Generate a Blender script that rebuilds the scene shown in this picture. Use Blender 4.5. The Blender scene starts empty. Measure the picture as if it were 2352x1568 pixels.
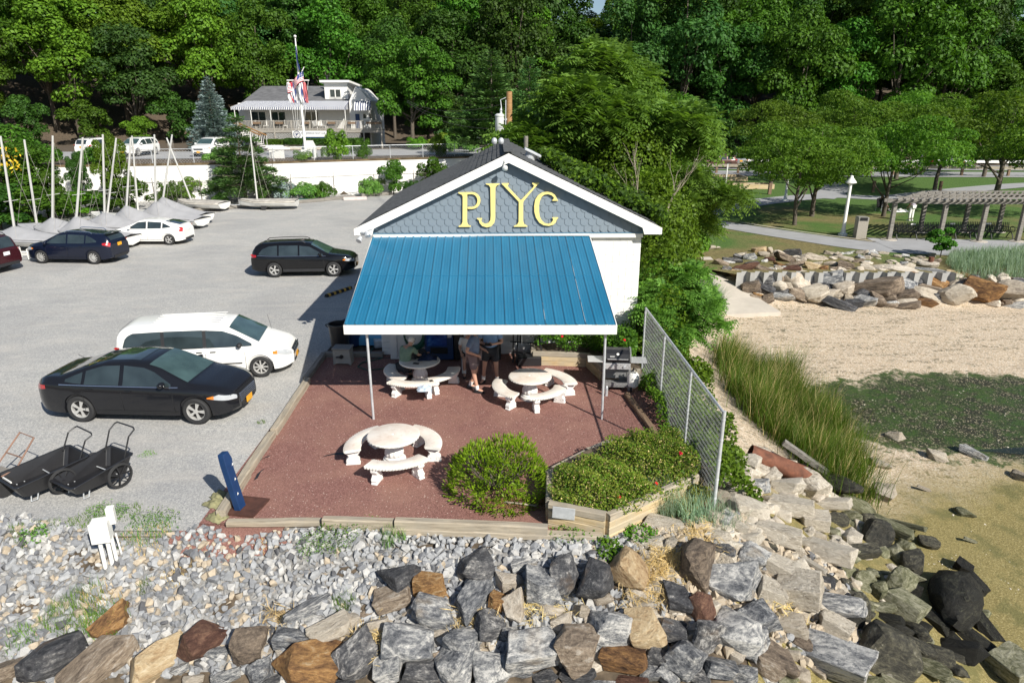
import bpy, bmesh, math, random
import numpy as np
from mathutils import Vector, Matrix, Euler, noise
R = math.radians
PI = math.pi
SC = bpy.context.scene
COL = SC.collection
random.seed(7)
rng = np.random.default_rng(11)
# ---------------------------------------------------------------- camera, sky, sun, exposure
TILT = R(19.1); FPX = 1568.0; CAMH = 7.2
cam = bpy.data.cameras.new('camera')
cam.lens = 24.0; cam.sensor_width = 36.0; cam.sensor_fit = 'HORIZONTAL'
cam.clip_start = 0.1; cam.clip_end = 3000
camo = bpy.data.objects.new('camera', cam); COL.objects.link(camo)
camo.location = (0, 0, CAMH); camo.rotation_euler = (PI/2 - TILT, 0, 0)
SC.camera = camo
SUN_EL = R(37.0); SUN_AZ = (0.62, -0.785)          # horizontal direction towards the sun
W = bpy.data.worlds.new('World'); SC.world = W; W.use_nodes = True
nt = W.node_tree; nt.nodes.clear()
sky = nt.nodes.new('ShaderNodeTexSky'); sky.sky_type = 'NISHITA'; sky.sun_disc = False
sky.sun_elevation = SUN_EL; sky.sun_rotation = math.atan2(SUN_AZ[0], SUN_AZ[1])
sky.air_density = 1.0; sky.dust_density = 0.6; sky.ozone_density = 1.6
bg = nt.nodes.new('ShaderNodeBackground'); bg.inputs['Strength'].default_value = 0.072
wo = nt.nodes.new('ShaderNodeOutputWorld')
nt.links.new(sky.outputs[0], bg.inputs[0]); nt.links.new(bg.outputs[0], wo.inputs[0])
sl = bpy.data.lights.new('sun', 'SUN'); sl.energy = 5.0; sl.angle = R(0.5); sl.color = (1.0, 0.955, 0.87)
so = bpy.data.objects.new('sun', sl); COL.objects.link(so)
sd = Vector((SUN_AZ[0]*math.cos(SUN_EL), SUN_AZ[1]*math.cos(SUN_EL), math.sin(SUN_EL)))
so.rotation_euler = sd.to_track_quat('Z', 'Y').to_euler(); so.location = (20, -20, 40)
SC.view_settings.view_transform = 'Standard'; SC.view_settings.look = 'None'
SC.view_settings.exposure = 0.38; SC.view_settings.gamma = 1.0
SC.view_settings.use_curve_mapping = False
SC.cycles.max_bounces = 5; SC.cycles.diffuse_bounces = 3; SC.cycles.transparent_max_bounces = 6
# ---------------------------------------------------------------- where a direction of view meets the world
def ray(px, py):
    v = (py-784)/FPX
    return ((px-1176)/FPX, math.cos(TILT)-v*math.sin(TILT), -math.sin(TILT)-v*math.cos(TILT))
def G(px, py, z=0.0):
    a = ray(px, py); t = (z-CAMH)/a[2]
    return Vector((a[0]*t, a[1]*t, z))
def A(px, py, Y):
    a = ray(px, py); t = Y/a[1]
    return Vector((a[0]*t, Y, CAMH+a[2]*t))
def mpp(p): # metres per photo pixel there
    return (p[1]*math.cos(TILT)+(CAMH-p[2])*math.sin(TILT))/FPX
# ---------------------------------------------------------------- mesh helper
class MB:
    def __init__(s): s.v = []; s.f = []; s.m = []; s.mi = 0
    def add(s, vs, fs, M=None):
        b = len(s.v)
        if M is not None: vs = [M @ Vector(v) for v in vs]
        s.v.extend([tuple(v) for v in vs]); s.f.extend([tuple(i+b for i in f) for f in fs]); s.m.extend([s.mi]*len(fs))
        return s
    def box(s, c, d, M=None, rz=0.0):
        x, y, z = d[0]/2, d[1]/2, d[2]/2
        vs = [(i*x, j*y, k*z) for k in (-1, 1) for j in (-1, 1) for i in (-1, 1)]
        T = Matrix.Translation(c) @ Matrix.Rotation(rz, 4, 'Z')
        if M is not None: T = M @ T
        return s.add(vs, [(0,2,3,1),(4,5,7,6),(0,1,5,4),(2,6,7,3),(0,4,6,2),(1,3,7,5)], T)
    def beam(s, a, b, w, h, up=(0,0,1)):
        a = Vector(a); b = Vector(b); d = b-a; L = d.length
        x = d.normalized(); y = Vector(up).cross(x)
        if y.length < 1e-4: y = Vector((0,1,0))
        y.normalize(); z = x.cross(y)
        M = Matrix((x, y, z)).transposed().to_4x4(); M.translation = (a+b)/2
        return s.box((0,0,0), (L, w, h), M)
    def tube(s, pts, r, n=8, caps=True, rs=None):
        pts = [Vector(p) for p in pts]; vs = []; fs = []; prev = None
        for i, p in enumerate(pts):
            d = (pts[min(i+1, len(pts)-1)]-pts[max(i-1, 0)]).normalized()
            if prev is None:
                u = d.orthogonal().normalized()
            else:
                u = (prev-d*prev.dot(d))
                u = u.normalized() if u.length > 1e-6 else d.orthogonal().normalized()
            prev = u; w = d.cross(u); rr = rs[i] if rs else r
            for k in range(n):
                a = 2*PI*k/n; vs.append(p+u*math.cos(a)*rr+w*math.sin(a)*rr)
        for i in range(len(pts)-1):
            for k in range(n):
                fs.append((i*n+k, i*n+(k+1)%n, (i+1)*n+(k+1)%n, (i+1)*n+k))
        if caps:
            fs.append(tuple(range(n-1, -1, -1))); fs.append(tuple((len(pts)-1)*n+k for k in range(n)))
        return s.add(vs, fs)
    def lathe(s, prof, n=24, M=None, flute=0.0, fl=12, caps=True):
        vs = []; fs = []
        for (r, z) in prof:
            for k in range(n):
                a = 2*PI*k/n; q = r*(1-(flute*(0.5+0.5*math.cos(a*fl)) if flute else 0))
                vs.append((q*math.cos(a), q*math.sin(a), z))
        for i in range(len(prof)-1):
            for k in range(n): fs.append((i*n+k, i*n+(k+1)%n, (i+1)*n+(k+1)%n, (i+1)*n+k))
        if caps: fs.append(tuple(range(n-1, -1, -1))); fs.append(tuple((len(prof)-1)*n+k for k in range(n)))
        return s.add(vs, fs, M)
    def prism(s, poly, z0, z1, M=None):
        n = len(poly)
        vs = [(p[0], p[1], z0) for p in poly]+[(p[0], p[1], z1) for p in poly]
        fs = [tuple(range(n-1, -1, -1)), tuple(range(n, 2*n))]+[(i, (i+1)%n, n+(i+1)%n, n+i) for i in range(n)]
        return s.add(vs, fs, M)
    def grid(s, rows, close=False):
        n = len(rows[0]); vs = [p for r in rows for p in r]; fs = []
        for i in range(len(rows)-1):
            for k in range(n-1 if not close else n): fs.append((i*n+k, i*n+(k+1)%n, (i+1)*n+(k+1)%n, (i+1)*n+k))
        return s.add(vs, fs)
    def mesh(s, name, mats, smooth=False, bevel=0):
        me = bpy.data.meshes.new(name); me.from_pydata(s.v, [], s.f)
        if not isinstance(mats, (list, tuple)): mats = [mats]
        for m in mats: me.materials.append(m)
        if len(mats) > 1: me.polygons.foreach_set('material_index', s.m)
        bm = bmesh.new(); bm.from_mesh(me)
        bmesh.ops.recalc_face_normals(bm, faces=bm.faces)
        if bevel:
            bmesh.ops.bevel(bm, geom=[e for e in bm.edges if len(e.link_faces) == 2 and e.calc_face_angle(0) > 0.6], offset=bevel, segments=1, affect='EDGES')
        bm.to_mesh(me); bm.free()
        if smooth: me.polygons.foreach_set('use_smooth', [True]*len(me.polygons))
        if smooth == 'auto': me.set_sharp_from_angle(angle=R(38))
        return me
    def build(s, name, mats, parent=None, smooth=False, bevel=0, label=None, kind=None):
        return link(name, s.mesh(name, mats, smooth, bevel), parent, label=label, kind=kind)
def link(name, me, parent=None, loc=None, rot=None, scale=None, label=None, cat=None, group=None, kind=None):
    o = bpy.data.objects.new(name, me); COL.objects.link(o)
    if parent is not None: o.parent = parent
    if loc is not None: o.location = loc
    if rot is not None: o.rotation_euler = rot
    if scale is not None: o.scale = scale
    if label: o['label'] = label
    if cat: o['category'] = cat
    if group: o['group'] = group
    if kind: o['kind'] = kind
    return o
def tag(o, label, cat, group=None):
    o['label'] = label; o['category'] = cat
    if group: o['group'] = group
    return o
def thing(name, label, cat, loc=(0,0,0), rz=0.0, group=None):
    return link(name, None, None, loc, (0,0,rz), None, label, cat, group)
def dup(root, loc, rz, label, group=None, scale=None):
    r = root.copy(); COL.objects.link(r); r.location = loc; r.rotation_euler = (0,0,rz); r['label'] = label
    if group: r['group'] = group
    if scale: r.scale = scale
    for c in list(root.children):
        d = c.copy(); COL.objects.link(d); d.parent = r
        for g in list(c.children):
            e = g.copy(); COL.objects.link(e); e.parent = d
    return r
def npmesh(name, V, F, mat, smooth=False):
    me = bpy.data.meshes.new(name); V = np.asarray(V, dtype=np.float32); F = np.asarray(F, dtype=np.int32)
    k = F.shape[1]
    me.vertices.add(len(V)); me.vertices.foreach_set('co', V.ravel())
    me.loops.add(F.size); me.loops.foreach_set('vertex_index', F.ravel())
    me.polygons.add(len(F)); me.polygons.foreach_set('loop_start', np.arange(0, F.size, k, dtype=np.int32))
    me.update(calc_edges=True); me.validate()
    for m in (mat if isinstance(mat, (list, tuple)) else [mat]): me.materials.append(m)
    if smooth: me.polygons.foreach_set('use_smooth', [True]*len(F))
    return me
# ---------------------------------------------------------------- materials
MATS = {}
def newmat(name):
    m = bpy.data.materials.new(name); m.use_nodes = True; n = m.node_tree; n.nodes.clear()
    out = n.nodes.new('ShaderNodeOutputMaterial'); b = n.nodes.new('ShaderNodeBsdfPrincipled')
    n.links.new(b.outputs[0], out.inputs[0]); MATS[name] = m
    return m, n, b, out
def nd(n, t, **k):
    x = n.nodes.new('ShaderNode'+t)
    for a, v in k.items():
        if a in x.inputs.keys(): x.inputs[a].default_value = v
        else: setattr(x, a, v)
    return x
def ramp(n, src, stops, interp='LINEAR'):
    r = n.nodes.new('ShaderNodeValToRGB'); r.color_ramp.interpolation = interp; e = r.color_ramp.elements
    while len(e) > 1: e.remove(e[-1])
    for i, (p, c) in enumerate(stops):
        q = e[0] if i == 0 else e.new(p)
        q.position = p; q.color = (c[0], c[1], c[2], 1) if hasattr(c, '__len__') else (c, c, c, 1)
    n.links.new(src, r.inputs[0]); return r.outputs[0]
def mixc(n, f, a, b, mode='MIX'):
    x = n.nodes.new('ShaderNodeMix'); x.data_type = 'RGBA'; x.blend_type = mode
    def s(i, v):
        if hasattr(v, 'is_output'): n.links.new(v, x.inputs[i])
        else: x.inputs[i].default_value = (v if not hasattr(v, '__len__') else (v[0], v[1], v[2], 1))
    s(0, f); s(6, a); s(7, b)
    return x.outputs[2]
def mth(n, op, a, b=0.0, clamp=False):
    x = n.nodes.new('ShaderNodeMath'); x.operation = op; x.use_clamp = clamp
    for i, v in enumerate((a, b)):
        if hasattr(v, 'is_output'): n.links.new(v, x.inputs[i])
        else: x.inputs[i].default_value = v
    return x.outputs[0]
def coord(n, kind='Object', scale=None, rot=None):
    t = n.nodes.new('ShaderNodeTexCoord')
    if scale is None and rot is None: return t.outputs[kind]
    m = n.nodes.new('ShaderNodeMapping')
    if scale: m.inputs['Scale'].default_value = scale
    if rot: m.inputs['Rotation'].default_value = rot
    n.links.new(t.outputs[kind], m.inputs[0]); return m.outputs[0]
def noi(n, vec, scale, detail=4, rough=0.6, dist=0.0):
    x = nd(n, 'TexNoise', Scale=scale, Detail=detail, Roughness=rough, Distortion=dist); n.links.new(vec, x.inputs['Vector'])
    return x.outputs[0]
def vor(n, vec, scale, feature='F1', out='Distance'):
    x = nd(n, 'TexVoronoi', Scale=scale, feature=feature); n.links.new(vec, x.inputs['Vector'])
    return x.outputs[out]
def bump(n, b, h, strength=0.4, dist=0.02):
    x = nd(n, 'Bump', Strength=strength, Distance=dist); n.links.new(h, x.inputs['Height']); n.links.new(x.outputs[0], b.inputs['Normal'])
def simple(name, c, rough=0.6, metal=0.0, var=0.12, scale=3.0, bmp=0.0, bscale=40.0, spec=0.5, coat=0.0, dirt=None, stretch=None):
    """plain paint / plastic / metal with slight real-life unevenness"""
    m, n, b, o = newmat(name); v = coord(n, scale=stretch)
    f = noi(n, v, scale, 5)
    lo = tuple(x*(1-var) for x in c); hi = tuple(min(1, x*(1+var)) for x in c)
    col = ramp(n, f, [(0.3, lo), (0.7, hi)])
    if dirt:
        g = noi(n, v, scale*0.6+1.3, 6, 0.7)
        col = mixc(n, ramp(n, g, [(dirt[1], 0.0), (min(1, dirt[1]+0.15), dirt[2] if len(dirt) > 2 else 0.8)]), col, dirt[0])
    n.links.new(col, b.inputs['Base Color'])
    b.inputs['Roughness'].default_value = rough; b.inputs['Metallic'].default_value = metal
    b.inputs['Specular IOR Level'].default_value = spec; b.inputs['Coat Weight'].default_value = coat
    b.inputs['Coat Roughness'].default_value = 0.04
    if bmp: bump(n, b, noi(n, v, bscale, 4), bmp, 0.01)
    return m
def leafmat(name, c1, c2, c3=None, gloss=0.55, trans=0.3):
    w_ = (1.14, 1.0, 0.68) if c2[1] > 1.7*c2[0] else (1, 1, 1)
    c1, c2 = [tuple(x*k*q for x, q in zip(c, w_)) for c, k in ((c1, 1.6), (c2, 1.75))]
    if c3: c3 = tuple(x*1.6*q for x, q in zip(c3, w_))
    m, n, b, o = newmat(name)
    g = nd(n, 'NewGeometry'); oi = nd(n, 'ObjectInfo'); v = coord(n)
    f = noi(n, v, 0.8, 3)
    t = mth(n, 'MULTIPLY_ADD', g.outputs['Random Per Island'], 0.45); t.node.inputs[2].default_value = 0.0
    t = mth(n, 'ADD', t, mth(n, 'MULTIPLY', f, 0.55))
    st = [(0.2, c1), (0.75, c2)]
    if c3: st.append((0.97, c3))
    col = ramp(n, t, st)
    hs = nd(n, 'HueSaturation'); n.links.new(col, hs.inputs['Color'])
    n.links.new(mth(n, 'MULTIPLY_ADD', oi.outputs['Random'], 0.035), hs.inputs['Hue']); hs.inputs['Hue'].links[0].from_node.inputs[2].default_value = 0.482
    n.links.new(mth(n, 'MULTIPLY_ADD', oi.outputs['Random'], 0.5), hs.inputs['Value']); hs.inputs['Value'].links[0].from_node.inputs[2].default_value = 0.75
    n.links.new(hs.outputs[0], b.inputs['Base Color']); b.inputs['Roughness'].default_value = gloss
    b.inputs['Specular IOR Level'].default_value = 0.2
    tr = nd(n, 'BsdfTranslucent'); mx = nd(n, 'MixShader'); mx.inputs[0].default_value = trans
    tc = mixc(n, 1.0, hs.outputs[0], (1.15, 1.2, 0.5), 'MULTIPLY'); n.links.new(tc, tr.inputs[0])
    n.links.new(b.outputs[0], mx.inputs[1]); n.links.new(tr.outputs[0], mx.inputs[2]); n.links.new(mx.outputs[0], o.inputs[0])
    return m
def rockmat(name, stops, band=2.2, streak=0.5, rough=0.8, tint=None, dist=2.0, speck=None, green=None):
    """stone: veins that run through the block, blotches, grain, every block its own offset"""
    m, n, b, o = newmat(name); oi = nd(n, 'ObjectInfo'); tc = nd(n, 'TexCoord')
    off = nd(n, 'VectorMath', operation='SCALE'); n.links.new(oi.outputs['Random'], off.inputs['Scale']); off.inputs[0].default_value = (37, 91, 53)
    add = nd(n, 'VectorMath', operation='ADD'); n.links.new(tc.outputs['Object'], add.inputs[0]); n.links.new(off.outputs[0], add.inputs[1])
    mp = nd(n, 'Mapping'); n.links.new(add.outputs[0], mp.inputs[0]); mp.inputs['Scale'].default_value = (1.2, 1.6, 3.4) if not speck else (1.6, 1.6, 1.8); mp.inputs['Rotation'].default_value = (0.4, 0.7, 0.2)
    w = noi(n, mp.outputs[0], band, 9, 0.72, dist*0.45)
    g = noi(n, add.outputs[0], 9, 8, 0.75); big = noi(n, add.outputs[0], 1.1, 3)
    f = mth(n, 'ADD', mth(n, 'MULTIPLY', w, 0.55), mth(n, 'MULTIPLY', g, 0.45))
    f = mth(n, 'ADD', f, mth(n, 'MULTIPLY', mth(n, 'SUBTRACT', oi.outputs['Random'], 0.5), 0.10))
    col = ramp(n, f, stops)
    if tint: col = mixc(n, ramp(n, big, [(tint[1], 0.0), (tint[1]+0.12, tint[2])]), col, tint[0])
    if speck:
        s = vor(n, add.outputs[0], speck[1]); col = mixc(n, ramp(n, s, [(0.12, 0.8), (0.3, 0.0)]), col, speck[0])
    if green:
        gn = nd(n, 'NewGeometry'); sx = nd(n, 'SeparateXYZ'); n.links.new(gn.outputs['Position'], sx.inputs[0])
        zf = mth(n, 'ADD', sx.outputs[2], mth(n, 'MULTIPLY', noi(n, add.outputs[0], 3, 4), 0.6))
        zm = nd(n, 'MapRange'); n.links.new(zf, zm.inputs[0]); zm.inputs[1].default_value = green[1]; zm.inputs[2].default_value = green[2]; zm.inputs[3].default_value = 1; zm.inputs[4].default_value = 0
        col = mixc(n, zm.outputs[0], col, green[0])
    n.links.new(col, b.inputs['Base Color']); b.inputs['Roughness'].default_value = rough; b.inputs['Specular IOR Level'].default_value = 0.3
    h = mth(n, 'ADD', mth(n, 'MULTIPLY', w, 0.9), mth(n, 'ADD', mth(n, 'MULTIPLY', g, 0.7), mth(n, 'MULTIPLY', noi(n, add.outputs[0], 26, 5, 0.8), 0.25))); bump(n, b, h, 1.0, 0.07)
    return m
def glassmat(name, c, rough=0.04):
    m, n, b, o = newmat(name); f = noi(n, coord(n), 1.5, 2)
    n.links.new(ramp(n, f, [(0.35, tuple(x*0.6 for x in c)), (0.65, c)]), b.inputs['Base Color'])
    b.inputs['Roughness'].default_value = rough; b.inputs['Specular IOR Level'].default_value = 0.8; b.inputs['Coat Weight'].default_value = 0.5
    return m
# ---------------------------------------------------------------- materials of this place
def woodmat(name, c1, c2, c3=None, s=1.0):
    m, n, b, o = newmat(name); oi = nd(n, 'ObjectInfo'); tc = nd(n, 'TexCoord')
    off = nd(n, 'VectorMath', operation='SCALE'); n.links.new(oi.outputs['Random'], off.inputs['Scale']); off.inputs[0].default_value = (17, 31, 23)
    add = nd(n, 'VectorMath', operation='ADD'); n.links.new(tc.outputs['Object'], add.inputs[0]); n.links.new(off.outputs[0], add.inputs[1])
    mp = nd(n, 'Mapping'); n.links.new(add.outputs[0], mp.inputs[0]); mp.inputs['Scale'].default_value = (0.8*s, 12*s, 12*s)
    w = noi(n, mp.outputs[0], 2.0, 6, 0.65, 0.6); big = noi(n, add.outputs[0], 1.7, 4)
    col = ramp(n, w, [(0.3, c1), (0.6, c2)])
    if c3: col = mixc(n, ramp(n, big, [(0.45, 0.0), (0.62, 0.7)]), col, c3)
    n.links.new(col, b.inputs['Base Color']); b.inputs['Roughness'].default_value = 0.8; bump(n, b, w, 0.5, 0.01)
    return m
def gravelmat():
    m, n, b, o = newmat('lot_gravel'); v = coord(n)
    big = noi(n, v, 0.16, 7, 0.65, 0.8); mid = noi(n, coord(n, scale=(0.6, 1.3, 1)), 1.1, 6, 0.65); fine = noi(n, v, 34, 3, 0.8)
    st = vor(n, v, 42, out='Color'); bw = nd(n, 'RGBToBW'); n.links.new(st, bw.inputs[0])
    c = ramp(n, bw.outputs[0], [(0.15, (0.20, 0.205, 0.21)), (0.5, (0.385, 0.375, 0.35)), (0.85, (0.66, 0.64, 0.59))])
    c = mixc(n, 0.45, c, ramp(n, fine, [(0.3, (0.20, 0.205, 0.21)), (0.7, (0.64, 0.63, 0.60))]))
    c = mixc(n, ramp(n, mid, [(0.52, 0.0), (0.75, 0.35)]), c, (0.50, 0.45, 0.38))
    c = mixc(n, ramp(n, big, [(0.38, 0.4), (0.56, 0.0)]), c, (0.25, 0.25, 0.255))
    tr = noi(n, coord(n, scale=(0.16, 0.5, 1), rot=(0, 0, 0.5)), 1.5, 7, 0.68, 1.6)
    c = mixc(n, ramp(n, tr, [(0.48, 0.0), (0.72, 0.40)]), c, (0.58, 0.54, 0.48))
    c = mixc(n, ramp(n, tr, [(0.28, 0.3), (0.44, 0.0)]), c, (0.27, 0.27, 0.275))
    n.links.new(c, b.inputs['Base Color']); b.inputs['Roughness'].default_value = 0.9; bump(n, b, bw.outputs[0], 0.5, 0.02)
    return m
def patiomat():
    m, n, b, o = newmat('red_stone_dust'); v = coord(n)
    big = noi(n, v, 0.7, 5, 0.6, 0.3); fine = noi(n, v, 45, 3, 0.8)
    st = vor(n, v, 60, out='Color'); bw = nd(n, 'RGBToBW'); n.links.new(st, bw.inputs[0])
    c = ramp(n, bw.outputs[0], [(0.1, (0.09, 0.035, 0.028)), (0.55, (0.235, 0.103, 0.084)), (0.9, (0.42, 0.23, 0.19))])
    c = mixc(n, 0.4, c, ramp(n, fine, [(0.3, (0.09, 0.036, 0.028)), (0.75, (0.40, 0.20, 0.165))]))
    c = mixc(n, ramp(n, big, [(0.42, 0.0), (0.7, 0.5)]), c, (0.36, 0.20, 0.145))
    sp = vor(n, v, 16); sc = vor(n, v, 16, out='Color'); sb = nd(n, 'SeparateColor'); n.links.new(sc, sb.inputs[0])
    k = mth(n, 'MULTIPLY', ramp(n, sp, [(0.13, 1.0), (0.22, 0.0)]), ramp(n, sb.outputs[0], [(0.60, 0.0), (0.68, 0.9)]))
    c = mixc(n, k, c, (0.62, 0.48, 0.40))
    n.links.new(c, b.inputs['Base Color']); b.inputs['Roughness'].default_value = 0.9; bump(n, b, bw.outputs[0], 0.6, 0.015)
    return m
def grassmat():
    m, n, b, o = newmat('lawn_grass'); v = coord(n)
    big = noi(n, v, 0.16, 5, 0.6, 0.5); fine = noi(n, v, 9, 5, 0.75)
    c = ramp(n, fine, [(0.25, (0.028, 0.075, 0.010)), (0.55, (0.075, 0.15, 0.022)), (0.8, (0.16, 0.22, 0.05))])
    gy = nd(n, 'NewGeometry'); sx = nd(n, 'SeparateXYZ'); n.links.new(gy.outputs['Position'], sx.inputs[0])
    k = mth(n, 'SUBTRACT', big, mth(n, 'MULTIPLY', mth(n, 'SUBTRACT', sx.outputs[1], 45), 0.010))
    c = mixc(n, ramp(n, k, [(0.46, 0.0), (0.62, 0.85)]), c, ramp(n, noi(n, v, 5, 5, 0.7), [(0.3, (0.12, 0.085, 0.035)), (0.7, (0.30, 0.235, 0.10))]))
    n.links.new(c, b.inputs['Base Color']); b.inputs['Roughness'].default_value = 0.9; bump(n, b, fine, 0.9, 0.06)
    return m
def beachmat():
    """sand with shell grit; weed wrack in strings; a green and dark low-tide hollow; damp ochre flat"""
    m, n, b, o = newmat('beach_sand'); v = coord(n); gy = nd(n, 'NewGeometry'); sx = nd(n, 'SeparateXYZ'); n.links.new(gy.outputs['Position'], sx.inputs[0])
    X, Y = sx.outputs[0], sx.outputs[1]
    sand = ramp(n, noi(n, v, 24, 5, 0.8), [(0.3, (0.32, 0.24, 0.16)), (0.52, (0.56, 0.44, 0.31)), (0.7, (0.78, 0.69, 0.55))])
    sand = mixc(n, ramp(n, noi(n, v, 0.5, 4), [(0.4, 0.0), (0.65, 0.5)]), sand, (0.58, 0.46, 0.32))
    cl = vor(n, v, 30, out='Color'); cs = nd(n, 'SeparateColor'); n.links.new(cl, cs.inputs[0])
    sand = mixc(n, ramp(n, cs.outputs[0], [(0.7, 0.0), (0.85, 0.6)]), sand, (0.78, 0.71, 0.60))
    dk = ramp(n, cs.outputs[1], [(0.8, 0.0), (0.9, 0.6)])
    sand = mixc(n, dk, sand, (0.16, 0.12, 0.08))
    wr = noi(n, coord(n, scale=(0.28, 1.6, 1)), 2.2, 7, 0.72, 0.9)
    wf = noi(n, v, 7, 5, 0.75)
    wm = mth(n, 'MULTIPLY', ramp(n, wr, [(0.50, 0.0), (0.56, 1.0)]), ramp(n, wf, [(0.50, 0.0), (0.55, 1.0)]))
    sand = mixc(n, mth(n, 'MULTIPLY', wm, 0.8), sand, (0.075, 0.075, 0.035))
    # damp flat, closer to the water
    dy = mth(n, 'ADD', Y, mth(n, 'ADD', mth(n, 'MULTIPLY', X, -0.33), mth(n, 'MULTIPLY', noi(n, v, 0.7, 5), 3.0)))
    flat = nd(n, 'MapRange'); n.links.new(dy, flat.inputs[0]); flat.inputs[1].default_value = 11.8; flat.inputs[2].default_value = 14.2; flat.inputs[3].default_value = 1; flat.inputs[4].default_value = 0
    damp = ramp(n, noi(n, v, 30, 5, 0.8), [(0.3, (0.11, 0.09, 0.028)), (0.55, (0.29, 0.235, 0.085)), (0.75, (0.62, 0.55, 0.32))])
    damp = mixc(n, ramp(n, noi(n, coord(n, scale=(1, 0.8, 1)), 1.6, 6, 0.7), [(0.5, 0.0), (0.62, 0.75)]), damp, (0.13, 0.125, 0.04))
    c = mixc(n, flat.outputs[0], sand, damp)
    # hollow: ellipse about (15.5, 18.3)
    ex = mth(n, 'MULTIPLY', mth(n, 'SUBTRACT', X, 15.2), 1/6.6); ey = mth(n, 'MULTIPLY', mth(n, 'SUBTRACT', mth(n, 'ADD', Y, mth(n, 'MULTIPLY', mth(n, 'SUBTRACT', X, 15.2), 0.05)), 18.5), 1/3.3)
    r = mth(n, 'SQRT', mth(n, 'ADD', mth(n, 'MULTIPLY', ex, ex), mth(n, 'MULTIPLY', ey, ey)))
    r = mth(n, 'ADD', r, mth(n, 'MULTIPLY', mth(n, 'SUBTRACT', noi(n, v, 0.9, 6, 0.7), 0.5), 0.7))
    inner = mixc(n, ramp(n, cs.outputs[2], [(0.84, 0.0), (0.92, 0.6)]), ramp(n, noi(n, v, 20, 5, 0.8), [(0.35, (0.012, 0.015, 0.008)), (0.7, (0.06, 0.052, 0.022))]), (0.60, 0.52, 0.34))
    green = ramp(n, noi(n, v, 12, 6, 0.8), [(0.35, (0.018, 0.040, 0.008)), (0.7, (0.075, 0.125, 0.018))])
    gm = mth(n, 'MULTIPLY', ramp(n, r, [(0.95, 1.0), (1.35, 0.0)]), ramp(n, noi(n, v, 2.4, 6, 0.75), [(0.40, 0.0), (0.5, 1.0)]))
    c = mixc(n, gm, c, green); c = mixc(n, ramp(n, r, [(0.78, 1.0), (0.98, 0.0)]), c, mixc(n, ramp(n, noi(n, v, 1.5, 6, 0.7), [(0.42, 0.0), (0.60, 1.0)]), inner, green))
    n.links.new(c, b.inputs['Base Color'])
    n.links.new(ramp(n, r, [(0.7, 0.35), (1.0, 0.9)]), b.inputs['Roughness']); bump(n, b, noi(n, v, 16, 5, 0.8), 0.7, 0.04)
    return m
M = {}
M['gravel'] = gravelmat(); M['patio'] = patiomat(); M['lawn'] = grassmat(); M['beach'] = beachmat()
M['soil'] = simple('soil', (0.10, 0.075, 0.05), 0.95, var=0.6, scale=6, bmp=0.8, bscale=20)
M['litter'] = simple('leaf_litter', (0.12, 0.085, 0.045), 0.95, var=0.6, scale=2, bmp=0.8, bscale=9)
M['stonebed'] = simple('stone_dust_bed', (0.24, 0.235, 0.225), 0.95, var=0.6, scale=16, bmp=0.9, bscale=30, dirt=((0.40,0.31,0.22), 0.55, 0.7))
M['straw'] = simple('dry_weed_wrack', (0.27, 0.18, 0.10), 0.95, var=0.55, scale=9, bmp=0.9, bscale=30)
M['asphalt'] = simple('pale_asphalt', (0.33, 0.33, 0.335), 0.9, var=0.12, scale=1.0, bmp=0.3, bscale=60)
M['road'] = simple('upper_road', (0.34, 0.34, 0.34), 0.9, var=0.1, scale=0.6)
M['concrete'] = simple('walk_concrete', (0.50, 0.45, 0.385), 0.85, var=0.08, scale=2, bmp=0.2, dirt=((0.40,0.33,0.25), 0.6, 0.5))
M['white'] = simple('white_paint', (0.80, 0.79, 0.75), 0.55, var=0.03, scale=1.5, bmp=0.05)
M['whitewall'] = simple('whitewashed_wall', (0.80, 0.79, 0.76), 0.8, var=0.04, scale=0.5, dirt=((0.55,0.52,0.47), 0.58, 0.5), stretch=(1, 1, 0.4))
M['block'] = simple('painted_block', (0.80, 0.79, 0.76), 0.7, var=0.03, scale=6, bmp=0.25, bscale=60)
M['mortar'] = simple('painted_mortar', (0.80, 0.79, 0.76), 0.8, var=0.05)
M['siding'] = simple('white_siding', (0.72, 0.71, 0.68), 0.6, var=0.05)
M['shingle'] = simple('blue_grey_shingle_paint', (0.185, 0.228, 0.268), 0.6, var=0.10, scale=2.2, bmp=0.15, bscale=30)
M['trimblue'] = simple('slate_trim', (0.10, 0.19, 0.27), 0.5)
M['yellow'] = simple('cream_yellow_paint', (0.83, 0.68, 0.24), 0.5, var=0.03)
def roofmetal():
    m, n, b, o = newmat('blue_roof_metal'); v = coord(n, scale=(1, 0.35, 0.35)); f = noi(n, v, 1.3, 5, 0.6); s = noi(n, coord(n, scale=(9, 0.5, 0.5)), 2.0, 4, 0.6)
    c = ramp(n, f, [(0.3, (0.012, 0.135, 0.250)), (0.7, (0.024, 0.175, 0.305))])
    c = mixc(n, ramp(n, s, [(0.62, 0.0), (0.8, 0.30)]), c, (0.12, 0.28, 0.42))
    c = mixc(n, ramp(n, vor(n, coord(n), 3.1), [(0.02, 0.9), (0.035, 0.0)]), c, (0.6, 0.62, 0.6))
    n.links.new(c, b.inputs['Base Color']); n.links.new(ramp(n, f, [(0.3, 0.36), (0.7, 0.5)]), b.inputs['Roughness'])
    b.inputs['Metallic'].default_value = 0.0; b.inputs['Specular IOR Level'].default_value = 0.4
    return m
M['bluemetal'] = roofmetal()
M['asphaltshingle'] = simple('roof_shingle', (0.085, 0.088, 0.09), 0.9, var=0.45, scale=7, bmp=0.5, bscale=50)
M['oldroof'] = simple('weathered_grey_roof', (0.13, 0.13, 0.135), 0.9, var=0.3, scale=1.6, bmp=0.3)
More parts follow.
